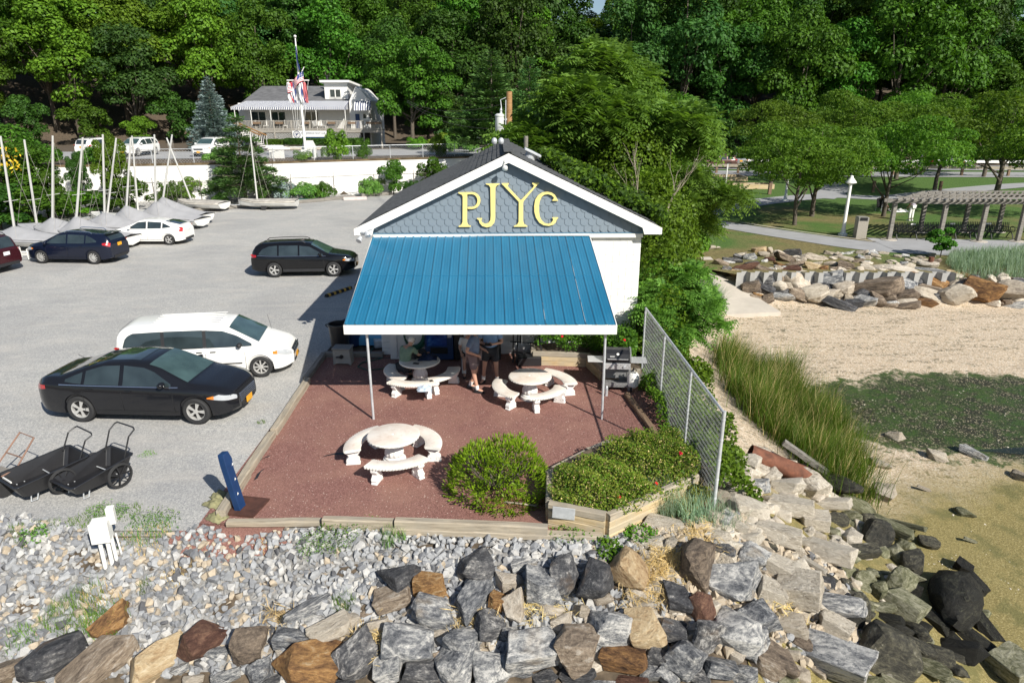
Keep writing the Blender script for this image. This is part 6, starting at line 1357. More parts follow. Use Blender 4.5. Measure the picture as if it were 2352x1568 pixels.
# striped awning: separate cloth strips
sw = simple('awning_white', (0.78, 0.78, 0.76), 0.8); sn = simple('awning_navy', (0.03, 0.045, 0.13), 0.8)
ax0, ax1 = cw(530, 250, 77.6).x, cw(793, 250, 77.6).x; zb_, zt_ = cw(600, 246, 77.6).z, cw(600, 232, 79.9).z; n = 62
awn = link('awning', None, ch_)
for k in range(n):
    x0 = ax0+(ax1-ax0)*k/n; x1 = ax0+(ax1-ax0)*(k+0.5)/n; t0, t1 = x0+1.0*(1-k/n), x1+1.0*(1-(k+0.5)/n)
    for (a_, b_, c_, d_, mt) in ((x0, x1, t0, t1, sw), (x1, ax0+(ax1-ax0)*(k+1)/n, t1, ax0+(ax1-ax0)*(k+1)/n+1.0*(1-(k+1)/n), sn)):
        m = MB(); m.grid([[(a_, -2.4, zb_-0.28), (b_, -2.4, zb_-0.28)], [(a_, -2.4, zb_), (b_, -2.4, zb_)], [(c_, -0.1, zt_), (d_, -0.1, zt_)]]); m.build('stripe', mt, awn)
for k in range(7):
    m = MB(); y0 = -2.4+2.3*k/7; y1 = -2.4+2.3*(k+0.5)/7; f = lambda y: zb_+(zt_-zb_)*(y+2.4)/2.3
    m.add([(ax1, y0, zb_-0.28), (ax1, y1, zb_-0.28), (ax1, y1, f(y1)), (ax1, y0, f(y0))], [(0, 1, 2, 3)]); m.build('stripe', sn, awn)
    m = MB(); y0, y1 = y1, -2.4+2.3*(k+1)/7; m.add([(ax1, y0, zb_-0.28), (ax1, y1, zb_-0.28), (ax1, y1, f(y1)), (ax1, y0, f(y0))], [(0, 1, 2, 3)]); m.build('stripe', sw, awn)
for k in range(14):
    a_ = cw(812, 242, 77.6).x+(cw(850, 242, 77.6).x-cw(812, 242, 77.6).x)*k/14; b_ = a_+(cw(850, 242, 77.6).x-cw(812, 242, 77.6).x)/14; z = cw(812, 254, 77.6).z; m = MB()
    m.grid([[(a_, -1.25-1.1*math.sin(q), z+1.0-1.0*(1-math.cos(q))) for q in np.linspace(0, PI/2, 5)], [(b_, -1.25-1.1*math.sin(q), z+1.0-1.0*(1-math.cos(q))) for q in np.linspace(0, PI/2, 5)]]); m.build('stripe', sn if k % 2 else sw, awn)
for px in (538, 575, 620, 725, 792):
    m = MB(); q = cw(px, 255, 77.6); m.tube([(q.x, -2.35, zb_-0.1), (q.x, -2.35, zf)], 0.04, 6); m.build('awning_pole', M['white'], ch_)
# deck
dx0, dx1 = cw(548, 290, 77.2).x, cw(876, 290, 77.2).x; yd = -2.9
for k in range(5): m = MB(); m.box(((dx0+dx1)/2, yd+0.3+0.62*k, zf-0.03), (dx1-dx0, 0.60, 0.06)); m.build('deck_board', M['deckwood'], ch_)
m = MB(); m.box(((dx0+dx1)/2, yd, zf-0.15), (dx1-dx0, 0.06, 0.26)); m.build('deck_beam', M['deckwood'], ch_)
m = MB(); m.box(((dx0+dx1)/2, yd-0.02, zf+0.92), (dx1-dx0, 0.12, 0.06)); m.box(((dx0+dx1)/2, yd, zf+0.12), (dx1-dx0, 0.05, 0.08)); m.build('deck_rail', M['deckwood'], ch_)
bal = MB(); bal.box((0, 0, 0), (0.055, 0.04, 1.05)); bme = bal.mesh('baluster', M['deckwood'])
for k in range(int((dx1-dx0)/0.155)): link('baluster', bme, ch_, (dx0+0.08+k*0.155, yd-0.05, zf+0.38+random.uniform(-0.02, 0.02)))
for k in range(9): m = MB(); x = dx0+(dx1-dx0)*k/8; m.box((x, yd-0.02, zf/2+0.4), (0.13, 0.13, zf+1.2)); m.build('deck_post', M['deckwood'], ch_)
# lattice skirt
lx0, lx1 = cw(612, 310, 77.2).x, cw(830, 310, 77.2).x; lat = MB(); h = zf-0.35; t = -h
while t < lx1-lx0:
    for s in (0, 1):
        u0, z0, u1, z1 = (t, 0.05, t+h, h) if s == 0 else (t, h, t+h, 0.05)
        if u0 < 0: z0 += (z1-z0)*(-u0/h); u0 = 0
        if u1 > lx1-lx0: z1 -= (z1-z0)*((u1-(lx1-lx0))/h); u1 = lx1-lx0
        if u1-u0 > 0.05: lat.beam((lx0+u0, yd+0.02+0.02*s, z0), (lx0+u1, yd+0.02+0.02*s, z1), 0.012, 0.06, (0, 1, 0))
    t += 0.17
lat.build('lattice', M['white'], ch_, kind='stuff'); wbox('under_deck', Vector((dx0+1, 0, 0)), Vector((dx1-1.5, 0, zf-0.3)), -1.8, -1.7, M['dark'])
# banner with its print
b0, b1 = cw(671, 301, 77.0), cw(751, 317.5, 77.0); ban = wbox('banner', b0, b1, yd-0.10, yd-0.08, M['white'])
wbox('banner_stripe', Vector((b0.x+1.0, 0, b1.z+0.13)), Vector((b1.x, 0, b1.z+0.0)), yd-0.106, yd-0.10, M['navypaint'], ban)
def text(body, size, loc, mat, parent, rot=(PI/2, 0, 0), ext=0.004, name='lettering', sx=1):
    c = bpy.data.curves.new(name, 'FONT'); c.body = body; c.size = size; c.extrude = ext; c.align_x = 'LEFT'; o = bpy.data.objects.new(name, c); COL.objects.link(o)
    dg = bpy.context.evaluated_depsgraph_get(); me = bpy.data.meshes.new_from_object(o.evaluated_get(dg)); bpy.data.objects.remove(o); me.materials.clear(); me.materials.append(mat)
    return link(name, me, parent, loc, rot, (sx, 1, 1))
text('PORT JEFFERSON YACHT CLUB', 0.30, (b0.x+0.95, yd-0.105, b0.z-0.34), sn, ban, sx=0.62)
m = MB(); c_ = Vector((b0.x+0.48, yd-0.105, (b0.z+b1.z)/2)); rr_ = 0.36
m.tube([c_+Vector((rr_*math.cos(a), 0, rr_*math.sin(a))) for a in np.linspace(0, 2*PI, 25)], 0.035, 5, caps=False); m.tube([c_+Vector((rr_*0.66*math.cos(a), 0, rr_*0.66*math.sin(a))) for a in np.linspace(0, 2*PI, 25)], 0.02, 4, caps=False); m.add([c_+Vector(v) for v in ((-0.17, -0.01, 0.1), (0.19, -0.01, 0.12), (-0.05, -0.01, -0.16))], [(0, 1, 2)]); m.build('emblem', sn, ban)
for i, px in enumerate((590, 642, 702, 762, 808, 850, 868)):
    m = MB(); q = cw(px, 282, 77.0); m.box((q.x, yd-0.2, zf+0.72), (0.8, 0.22, 0.22)); m.build('flower_box', M['redwood'], ch_)
# outside stair and steps
sr0, sr1 = cw(548, 284, 76.8), cw(612, 322, 75.5)
for k, off in enumerate((0, 1.3)):
    m = MB(); m.beam((sr0.x-off*0.3, yd-0.1-off*0.4, sr0.z), (sr1.x-off*0.3, -4.4-off*0.4, sr1.z+0.5), 0.09, 0.12); m.build('stair_rail', M['polewood'], ch_)
    m = MB()
    for q in range(16): t_ = q/15; p = Vector((sr0.x-off*0.3, yd-0.1-off*0.4, sr0.z)).lerp(Vector((sr1.x-off*0.3, -4.4-off*0.4, sr1.z+0.5)), t_); m.box((p.x, p.y, p.z-0.5), (0.04, 0.04, 0.95))
    m.build('stair_balusters', M['siding'], ch_, kind='stuff')
for q in range(11): m = MB(); t_ = q/10; m.box((sr0.x+(sr1.x-sr0.x)*t_, yd-0.4-1.4*t_, zf*(1-t_)+0.1), (0.42, 1.3, 0.06)); m.build('tread', M['siding'], ch_)
for k in range(5):
    q = cw(640, 334, 76); m = MB(); m.lathe([(2.6-k*0.35, 0), (2.6-k*0.35, 0.16)], 24, Matrix.Translation((q.x-0.4+0.0*k, -3.6, 0.16*k-0.3)) @ Matrix.Diagonal((1, 0.6, 1, 1))); m.build('round_step', M['siding'], ch_)
m = MB(); q0, q1 = cw(655, 338, 75.5), cw(835, 336, 75.5); m.box(((q0.x+q1.x)/2, -4.3, 0.15), (q1.x-q0.x, 0.3, 0.75)); m.build('planter_wall', M['rubble'], ch_)
# plastic chairs on the deck
for i, px in enumerate((612, 655, 688, 728, 742)):
    q = cw(px, 290, 78.0); c = thing('deck_chair', ('first', 'second', 'third', 'fourth', 'fifth')[i]+' white chair from the left on the clubhouse deck', 'chair', (q.x+OC.x, 78.0, zf+OC.z), 0.4*i, 'white chairs on the clubhouse deck')
    m = MB(); m.box((0, 0, 0.42), (0.5, 0.5, 0.05)); m.build('seat', M['white'], c); m = MB(); m.beam((0, 0.24, 0.42), (0, 0.34, 0.95), 0.48, 0.04, (1, 0, 0)); m.build('backrest', M['white'], c)
    for sx in (-1, 1):
        for sy in (-1, 1): m = MB(); m.tube([(sx*0.22, sy*0.22, 0.42), (sx*0.26, sy*0.26, 0)], 0.025, 5); m.build('leg', M['white'], c)
# ---------------------------------------------------------------- flagpole
FB = A(703, 362, 61.8); FT = A(678, 88, 61.8)
fp = thing('flagpole', 'tall white yardarm flagpole in front of the clubhouse', 'flagpole', (FB.x, 61.8, 2.75))
hgt = FT.z-2.75; lean = FT.x-FB.x
m = MB(); m.tube([(0, 0, 0), (lean*0.6, 0, hgt*0.6), (lean, 0, hgt)], 0.1, 12, rs=[0.12, 0.095, 0.05]); m.build('pole', M['white'], fp, smooth='auto')
m = MB(); m.lathe([(0.02, 0), (0.13, 0.08), (0.13, 0.18), (0.02, 0.26)], 12, Matrix.Translation((lean, 0, hgt))); m.build('finial', M['alu'], fp, smooth=True)
ya = A(685, 185, 61.8); yz = ya.z-2.75; yx = A(685, 185, 61.8).x-FB.x
m = MB(); m.tube([(A(659.5, 184, 61.8).x-FB.x, -0.1, yz), (A(711, 186, 61.8).x-FB.x, -0.1, yz)], 0.045, 8); m.build('yardarm', M['white'], fp)
m = MB(); m.tube([(yx, 0, yz+0.1), (A(698.5, 154, 61.8).x-FB.x, 0, A(698, 154, 61.8).z-2.75)], 0.035, 8); m.build('gaff', M['white'], fp)
m = MB(); m.prism([(-0.62, 0), (0.62, 0), (0.62, 0.9), (0.35, 1.5), (-0.35, 1.5), (-0.62, 0.9)], -0.15, 0.15, Matrix.Translation((0.2, 0.5, 0)) @ Matrix.Rotation(PI/2, 4, 'X')); obj('white_board', m, M['siding'], 'white shaped board standing behind the foot of the flagpole', 'board', (FB.x, 61.8, 2.75))
for i, px in enumerate((663, 672, 680, 690, 700, 709)):
    q = A(px, 186, 61.8); e = A(690+(px-690)*0.4, 300, 61.8); m = MB(); m.tube([(q.x-FB.x, -0.1, yz), (e.x-FB.x, -0.1, e.z-2.75)], 0.012, 3); m.build('halyard', M['siding'], fp)
red = simple('flag_red', (0.50, 0.03, 0.05), 0.9); wht = simple('flag_white', (0.75, 0.74, 0.74), 0.9); blu = simple('flag_blue', (0.03, 0.05, 0.20), 0.9); pnk = simple('faded_red', (0.55, 0.16, 0.17), 0.9)
def hang(px, py, w, h, mats, label, Y=61.6, sway=0.3, stripes=0):
    q = A(px, py, Y); N = max(1, len(mats)); nx_, nz = 4, 13
    rows = []
    for j in range(nz+1):
        v = j/nz; rows.append([(w*(u/nx_-0.5)*(0.35+0.65*math.sin(PI*min(1, v*1.1))) + sway*v*v*0.5, 0.10*math.sin(u*2.1+v*5), -h*v) for u in range(nx_+1)])
    m = MB()
    for j in range(nz):
        m.mi = j % 2 if stripes == 1 else 0
        for u in range(nx_):
            if stripes == 2: m.mi = u % N
            m.add([rows[j][u], rows[j][u+1], rows[j+1][u+1], rows[j+1][u]], [(0, 1, 2, 3)])
    return obj('flag', m, mats, label, 'flag', (q.x, Y, q.z), group='flags hanging from the yardarm')
for px, mt, lb in ((661, [wht, wht], 'white signal flag hanging furthest left on the yardarm'), (668.5, [red, wht], 'dark red flag second from left on the yardarm'), (673, [blu, wht], 'blue and white flag third from left on the yardarm'), (687.5, [wht, wht], 'white flag hanging just right of the flagpole'), (692.5, [wht, blu], 'white and pale blue flag right of the pole'), (698, [pnk, pnk], 'faded red flag hanging furthest right on the yardarm')):
    hang(px, 189, 0.48, 1.65, mt, lb, stripes=2)
hang(679, 107, 0.16, 1.8, [blu, blu], 'navy flag furled near the top of the flagpole', stripes=1)
# stars and stripes draped from the gaff
q0 = A(697, 163, 61.5); m = MB(); nx_, nz = 10, 13; grid_ = []
for j in range(nz+1):
    r = []
    for u in range(nx_+1):
        s = u/nx_; v = j/nz; r.append((-s*1.35-v*0.12, 0.14*math.sin(s*9+v*2), -v*0.8-s*1.0+0.10*math.sin(s*7)))
    grid_.append(r)
for j in range(nz):
    for u in range(nx_):
        m.mi = 2 if (u < 4 and j < 7) else j % 2; m.add([grid_[j][u], grid_[j][u+1], grid_[j+1][u+1], grid_[j+1][u]], [(0, 1, 2, 3)])
m.mi = 1
for j in range(3):
    for u in range(3):
        c = Vector(grid_[j*2+1][u+1])+Vector((0.08, -0.03, 0)); m.add([c+Vector((0.04*math.cos(a), 0, 0.04*math.sin(a))) for a in np.linspace(0, 2*PI, 6)[:-1]], [(0, 1, 2, 3, 4)])
obj('national_flag', m, [red, wht, blu], 'red white and blue striped flag drooping from the flagpole gaff', 'flag', (q0.x, 61.5, q0.z))
for i, (x0, x1) in enumerate(((637, 672), (700, 735))):
    p0, p1 = A(x0, 347, 60.2), A(x1, 365, 60.2); m = MB(); m.box((0, 0, 0), (p1.x-p0.x, 0.04, abs(p0.z-p1.z))); obj('notice_board', m, M['white'], ('white panel on upper fence left of flagpole foot', 'white panel on upper fence right of flagpole foot')[i], 'panel', ((p0.x+p1.x)/2, float(wall_y((p0.x+p1.x)/2))+0.9, 3.35))
p0, p1 = A(978, 390, 62), A(1008, 425, 62); f = thing('metal_gate', 'grey metal gate panel against the white wall behind shed roof', 'gate', (p0.x, 61.8, 0)); 
for z in (0.3, 0.9, 1.5, 2.0): m = MB(); m.tube([(-1.5, 0, z), (2.6, 0, z)], 0.04, 5); m.build('bar', M['galv'], f)
for x in (-1.5, 0.5, 2.6): m = MB(); m.tube([(x, 0, 0), (x, 0, 2.1)], 0.05, 5); m.build('post', M['galv'], f)
# ---------------------------------------------------------------- leaves, crowns, trees
def unit(a): return a/np.maximum(np.linalg.norm(a, axis=1, keepdims=True), 1e-9)
def leaf_quads(P, N, size, aspect=0.6, jit=0.6, T=None, g=rng):
    """one folded diamond leaf at every point P facing about N"""
    n = len(P); N = unit(N+g.normal(0, jit, (n, 3)))
    if T is None: T = unit(np.cross(N, g.normal(0, 1, (n, 3))))
    else: T = unit(T+g.normal(0, 0.15, (n, 3)))
    B = unit(np.cross(N, T)); s = (size*g.uniform(0.65, 1.25, n))[:, None] if np.isscalar(size) else size[:, None]
    V = np.stack([P-T*s*0.5, P+B*s*aspect*0.5-T*s*0.05, P+T*s*0.5, P-B*s*aspect*0.5-T*s*0.05], 1).reshape(-1, 3)
    F = np.arange(4*n).reshape(-1, 4); return V, F
def blob_points(blobs, n, g, low=-0.35, shell=(0.72, 1.05), cull=0.82):
    B = np.array(blobs, float); w = (B[:, 3]*B[:, 4]+B[:, 4]*B[:, 5]+B[:, 3]*B[:, 5]); k = g.choice(len(B), int(n*1.9), p=w/w.sum())
    d = unit(g.normal(0, 1, (len(k), 3))); ok = d[:, 2] > low-g.uniform(0, 0.3, len(k)); d = d[ok]; k = k[ok]
    r = g.uniform(shell[0], shell[1], len(k)); P = B[k, :3]+d*B[k, 3:]*r[:, None]
    ins = np.zeros(len(P), bool)
    for i, b in enumerate(B):
        q = (P-b[:3])/(b[3:]*cull); ins |= ((q**2).sum(1) < 1) & (k != i)
    P = P[~ins][:n]; d = d[~ins][:n]; return P, unit(d/B[k[~ins][:n], 3:]*B[k[~ins][:n], 3:].mean(1, keepdims=True))
def crown_blobs(g, R0, z0, z1, n, rb, flat=0.8, top=0.6):
    out = []
    zc, h = (z0+z1)/2, (z1-z0)/2
    for i in range(n):
        d = g.normal(0, 1, 3); d /= np.linalg.norm(d); d[2] = d[2]*0.95+0.12
        r = g.uniform(0.55, 0.95) if i > n*0.25 else g.uniform(0.1, 0.55); rr = g.uniform(*rb)
        sh_ = 1.0-0.35*max(0, d[2]*r)**2
        out.append((d[0]*r*R0*sh_, d[1]*r*R0*sh_, zc+d[2]*r*h, rr, rr, rr*flat))
    return out
def limbs(name, blobs, h, r, g, mat=None, n=9, zfork=0.3, lean=0.0):
    m = MB(); sway = [Vector((g.uniform(-0.25, 0.25)*t+lean*t, g.uniform(-0.25, 0.25)*t, h*t)) for t in np.linspace(0, 1, 6)]
    m.tube([sway[0]-Vector((0, 0, 0.4))]+sway, r, 8, rs=[r*1.35]+[r*(1.15-0.95*t) for t in np.linspace(0, 1, 6)])
    idx = g.permutation(len(blobs))[:n]
    for i in idx:
        b = Vector(blobs[i][:3]); t = min(0.85, max(zfork, (b.z/h)*g.uniform(0.35, 0.7))); k = t*5; a = sway[int(k)].lerp(sway[min(5, int(k)+1)], k-int(k))
        md = a.lerp(b, 0.5)+Vector((0, 0, -0.08*(b-a).length)); rr = r*(1.1-t)*0.55; m.tube([a, md, b], rr, 5, rs=[rr, rr*0.65, rr*0.25])
    return m.mesh(name, mat or M['bark'], smooth=True)
PROTO = {}
def broad(key, seed, H_=13.0, R0=4.6, nb=30, rb=(1.1, 1.9), n=6500, size=0.52, z0=3.0, flat=0.72, mat='leaf_mid', aspect=0.62, jit=0.55, tr=0.22):
    g = np.random.default_rng(seed); bl = crown_blobs(g, R0, z0, H_, nb, rb, flat); P, N = blob_points(bl, n, g)
    N[:, 2] += 0.5; V, F = leaf_quads(P, N, size, aspect, jit, g=g)
    PROTO[key] = (npmesh('crown', V, F, M[mat]), limbs('trunk', bl, H_*0.8, tr, g), H_, R0)
for i in range(5): broad('b%d' % i, 20+i, H_=13+0.8*i, R0=4.2+0.35*(i % 3), nb=30+3*i, n=12500, size=0.36)
broad('shrub', 40, H_=3.0, R0=1.6, nb=18, rb=(0.4, 0.75), n=4200, size=0.17, z0=0.1, tr=0.05)
broad('shrub2', 41, H_=3.2, R0=1.5, nb=22, rb=(0.3, 0.6), n=3600, size=0.22, z0=0.2, tr=0.05)
broad('low', 45, H_=1.5, R0=1.5, nb=24, rb=(0.3, 0.5), n=4500, size=0.15, z0=0.0, flat=0.9, tr=0.04)
broad('loc', 42, H_=6.6, R0=4.0, nb=46, rb=(0.6, 1.15), n=15000, size=0.20, z0=2.4, flat=0.5, mat='locust', aspect=0.4, jit=0.8, tr=0.13)
broad('loc2', 43, H_=6.3, R0=3.8, nb=42, rb=(0.6, 1.2), n=14000, size=0.20, z0=2.2, flat=0.5, mat='locust', aspect=0.4, jit=0.8, tr=0.15)
broad('near', 44, H_=9.5, R0=4.6, nb=44, rb=(0.8, 1.5), n=17000, size=0.28, z0=1.0, flat=0.7, tr=0.2)
def conifer(key, seed, H_, R0, mat, layers, n, size, droop=0.15, narrow=1.0, z0=0.5, gap=0.35, tuft=0.35):
    g = np.random.default_rng(seed); Ps = []; Ns = []; Ts = []; m = MB(); m.tube([(0, 0, -0.3), (0, 0, H_*0.5), (0, 0, H_*0.97)], 0.14, 8, rs=[0.02*H_, 0.012*H_, 0.01])
    for L in range(layers):
        t = (L+0.5)/layers; z = z0+(H_-z0)*t; rr = R0*(1-t)**narrow*g.uniform(0.82, 1.1)+0.08; nb = int(5+8*(1-t)); a0 = g.uniform(0, 6)
        for b in range(nb):
            a = a0+2*PI*b/nb+g.uniform(-0.25, 0.25); l = rr*g.uniform(0.75, 1.12); k = max(12, int(n*(l/R0)**1.3/(layers*7)*2.2))
            s = g.uniform(0.12, 1, k)**0.7*l; w = tuft*(0.25+0.75*np.sin(np.clip(s/l, 0, 1)*2.6)); y = g.normal(0, 0.5, k)*w; zz = g.normal(0, 0.16, k)*w*1.5
            x_ = s*math.cos(a)-y*math.sin(a); y_ = s*math.sin(a)+y*math.cos(a); z_ = z+zz-droop*s+0.12*s*s/max(l, 0.3)*(1 if droop > 0 else -1)
            Ps.append(np.stack([x_, y_, z_], 1)); Ns.append(np.tile([0.2*math.cos(a), 0.2*math.sin(a), 1.0], (k, 1))); Ts.append(np.stack([math.cos(a)*np.ones(k)-y*math.sin(a)*2, math.sin(a)*np.ones(k)+y*math.cos(a)*2, 0.25*np.ones(k)], 1))
            m.tube([(0, 0, z), (l*0.5*math.cos(a), l*0.5*math.sin(a), z-droop*l*0.5+0.03*l), (l*0.95*math.cos(a), l*0.95*math.sin(a), z-droop*l+0.11*l)], 0.03, 4, rs=[0.045, 0.03, 0.01])
    P = np.concatenate(Ps); V, F = leaf_quads(P, np.concatenate(Ns), size, 0.35, 0.45, np.concatenate(Ts), g=g)
    PROTO[key] = (npmesh('crown', V, F, M[mat]), m.mesh('trunk', M['bark'], smooth=True), H_, R0)
conifer('spruce', 50, 6.6, 2.3, 'spruce', 20, 15000, 0.24, 0.12, 0.9, 0.2, tuft=0.4)
conifer('pine', 51, 6.4, 3.4, 'pine', 8, 12500, 0.26, 0.0, 0.62, 0.9, tuft=0.55)
conifer('bigpine', 52, 11.5, 4.6, 'pine', 12, 22000, 0.36, 0.02, 0.7, 1.5, tuft=0.8)
def fronds(P, D, L, pairs, g, leaf=0.13, droop=0.28, asp=0.34):
    """pinnate leaves: drooping leaflets along an arching stalk"""
    n = len(P); D = unit(D); S = unit(np.cross(D, np.array([[0, 0, 1.0]]))); L = L*g.uniform(0.7, 1.2, (n, 1)); VV = []
    for k in range(pairs):
        s = (k+1.0)/pairs; c = P+D*L*s-np.array([[0, 0, 1.0]])*L*droop*s*s
        for sg in (-1, 1):
            t = unit(S*sg*0.85+D*0.35+np.array([[0, 0, -0.45]])+g.normal(0, 0.12, (n, 3))); nn = unit(np.cross(t, D)*sg+np.array([[0, 0, 0.3]])); b = unit(np.cross(nn, t)); l = leaf*(1.1-0.5*abs(s-0.45))
            VV.append(np.stack([c, c+t*l*0.4+b*l*asp/2, c+t*l, c+t*l*0.4-b*l*asp/2], 1))
    V = np.concatenate(VV).reshape(-1, 3); return V, np.arange(len(V)).reshape(-1, 4)
def ail(key, seed, blobs, n, L=0.9, leaf=0.26, pairs=7, trunk_h=6, r=0.16, mat='ailanthus'):
    g = np.random.default_rng(seed); P, N = blob_points(blobs, n, g, low=-0.5, shell=(0.6, 1.0)); D = N.copy(); D[:, 2] = D[:, 2]*0.5+0.1; D += g.normal(0, 0.35, D.shape)
    V, F = fronds(P-unit(D)*L*0.4, D, L, pairs, g, leaf); PROTO[key] = (npmesh('crown', V, F, M[mat]), limbs('trunk', blobs, trunk_h, r, g, M['bark'], 9), 0, 0)
g_ = np.random.default_rng(60)
ail('ail', 61, crown_blobs(g_, 4.3, 2.0, 9.3, 40, (0.9, 1.6), 0.6), 8000, trunk_h=7.5, leaf=0.30)
ail('ails', 62, crown_blobs(g_, 1.9, 0.4, 4.6, 16, (0.5, 0.95), 0.6), 1900, L=0.7, leaf=0.2, trunk_h=3.6, r=0.07)
def tree(key, x, y, z, sx, sz, rz, label, mat=None, name='broadleaf_tree', cat='tree', group=None, bark=None):
    cr, tr, h, r = PROTO[key]; t = thing(name, label, cat, (x, y, z), rz, group)
    a = link('crown', cr, t, scale=(sx, sx, sz)); b = link('trunk', tr, t, scale=(sx, sx, sz))
    for o, m_ in ((a, mat), (b, bark)):
        if m_: o.material_slots[0].link = 'OBJECT'; o.material_slots[0].material = M[m_]
    return t
g = np.random.default_rng(5)
# the wooded hill: every tree its own, rows climbing away from the road
cols = ['leaf_dark', 'leaf_mid', 'leaf_mid', 'leaf_light', 'leaf_blue', 'leaf_dark', 'leaf_mid', 'leaf_dark']
nm = dict(leaf_dark='dark green', leaf_mid='mid green', leaf_light='bright green', leaf_blue='bluish green', leaf_yellow='yellow-green')
ORD = 'first second third fourth fifth sixth seventh eighth ninth tenth eleventh twelfth thirteenth fourteenth fifteenth sixteenth seventeenth eighteenth nineteenth twentieth'.split()
ORD += ['twenty-'+o for o in ORD[:9]]+['thirtieth']+['thirty-'+o for o in ORD[:9]]
rowsY = [0, 8, 16, 25, 35, 46, 58]
for ri, dy in enumerate(rowsY):
    x = -125.0; rank = 0
    while x < 125:
        x += g.uniform(6.0, 8.6)*(1+0.035*ri)
        lx = min(max(-(x+34), 0), 40)*0.55; y = 96-lx+dy+g.uniform(-2.5, 2.5)
        if x > 7: y -= 1
        if abs(x) > 0.80*y+8: continue
        if ri == 0 and -34 < x < -2 and y < 92: continue
        z = H(x, y); c = cols[int(g.integers(len(cols)))]
        if ri <= 1 and -55 < x < -36 and g.uniform() < 0.5: c = 'leaf_light'
        if 22 < x < 34 and ri in (2, 3): c = 'leaf_yellow'
        s = g.uniform(0.95, 1.30)*(1.12 if x > 0 else 1.0)*(1+0.03*ri); sz = s*g.uniform(0.95, 1.2)
        if x > 5 and ri <= 1: sz *= 1.12
        if min(abs(x/y-0.108), abs(x/y-0.70)) < 0.05: sz *= 0.52 if ri > 1 else 0.66
        k = int(g.integers(5)); rank += 1
        tree('b%d' % k, x, y, z-(0.3 if ri else 1.0), s, sz, g.uniform(0, 6.28), '%s tree, %s from the left in the %s row of the wooded hill' % (nm[c], ORD[rank-1], ('front', 'second', 'third', 'fourth', 'fifth', 'sixth', 'back')[ri]), c, group='broadleaf trees on the wooded hill')
x = -75.0; rank = 0
while x < 80:
    x += g.uniform(3.5, 5.5); lx = min(max(-(x+34), 0), 40)*0.55; y = 91-lx+g.uniform(-1.5, 2)
    if abs(x) > 0.80*y+4 or -33 < x < -10: continue
    rank += 1; c = ('leaf_dark', 'leaf_mid', 'leaf_light', 'leaf_blue')[int(g.integers(4))]; q = g.uniform(1.3, 2.1)
    tree('shrub', x, y, H(x, y)-0.2, q, q*g.uniform(0.9, 1.3), g.uniform(0, 6.28), '%s bush, %s from the left along the foot of the wooded hill' % (nm[c], ORD[rank-1]), c, 'bush', 'bush', 'bushes along the foot of the hill')
def shrub(px, py, Y, w, h, label, mat='leaf_mid', key='shrub', z=None, name='shrub', cat='shrub', rz=None, group=None):
    p = A(px, py, Y); zz = H(p.x, Y) if z is None else z; r = PROTO[key][3] or 1.9; hh = PROTO[key][2] or 4.6
    return tree(key, p.x, Y, zz-0.05, w/(2*r), h/hh, g.uniform(0, 6.28) if rz is None else rz, label, mat, name, cat, group)
# trees one can tell apart
shrub(948, 330, 76, 10.5, 11.3, 'big tree with bare twigs in front of the clubhouse right end', 'leaf_mid', 'near', name='broadleaf_tree', cat='tree')
shrub(985, 330, 80, 8.0, 6.5, 'low dark tree between clubhouse and pine', 'leaf_dark', 'near', name='broadleaf_tree', cat='tree')
shrub(495, 330, 74, 6.0, 7.3, 'blue-grey spruce left of the clubhouse', 'spruce', 'spruce', name='blue_spruce', cat='tree')
shrub(563, 450, 55, 6.8, 6.6, 'spreading green pine in front of the white retaining wall', 'pine', 'pine', z=-0.02, name='pine_tree', cat='tree')
shrub(1130, 350, 62, 8.5, 9.0, 'tall pale green pine left of the utility pole', 'pine', 'bigpine', z=2.7, name='pine_tree', cat='tree')
shrub(1215, 350, 52, 6.0, 10.5, 'slim dull green pine directly behind the utility pole', 'pine', 'bigpine', z=0, name='pine_tree', cat='tree')
p = A(1395, 400, 33.0); t_ = tree('ail', p.x, 33.0, 0, 1.12, 1.0, 0.6, 'big tree with long feather leaves towering behind right of the shed', None, 'ailanthus_tree')
p = A(1560, 400, 40); tree('near', p.x-1.2, 41.0, 0, 0.95, 0.86, 1.6, 'round pale-backed tree behind the feather-leaved tree', 'leaf_mid')
p = A(1290, 400, 36); tree('near', p.x, 38.0, 0, 0.8, 0.80, 2.9, 'leafy tree between utility pole and feather-leaved tree', 'leaf_light')
p = A(1600, 520, 29.0); tree('ails', p.x-0.4, 27.8, 0.9, 0.95, 0.85, 1.0, 'feather-leaved sapling leaning over the beach ramp', None, 'ailanthus_sapling')
p = A(1470, 470, 29.5); tree('ails', p.x, 28.8, 0, 1.25, 1.0, 2.0, 'yellow-green feather-leaved sapling above shed right eave', 'leaf_yellow', 'ailanthus_sapling')
for i, (x, y, w, h, mt, lb) in enumerate(((5.0, 21.5, 2.6, 3.0, 'ivy', 'vine mound climbing at right corner of the shed'), (5.6, 24.0, 2.6, 3.1, 'ivy', 'vine mound under the feather-leaved sapling by the ramp'), (6.2, 27.5, 3.0, 3.4, 'ivy', 'tall vine mound behind the shed corner next to beach'), (5.4, 31.0, 4.5, 4.8, 'ivy', 'bright green vine-covered bush rising over the shed roof edge'), (4.6, 34.5, 5.0, 5.0, 'leaf_dark', 'dark bush filling the gap under the feather-leaved tree'), (7.3, 31.0, 2.4, 2.6, 'ivy', 'bush at head of the concrete beach ramp'))):
    tree('shrub', x, y, -0.35, w/3.4, h/3.0, i*1.3, lb, mt, 'vine_bush', 'bush')
tree('ails', 5.1, 20.0, -0.3, 0.75, 0.62, 4.0, 'feather-leaved sapling against shed wall above the vines', None, 'ailanthus_sapling')
gb = random.Random(4)
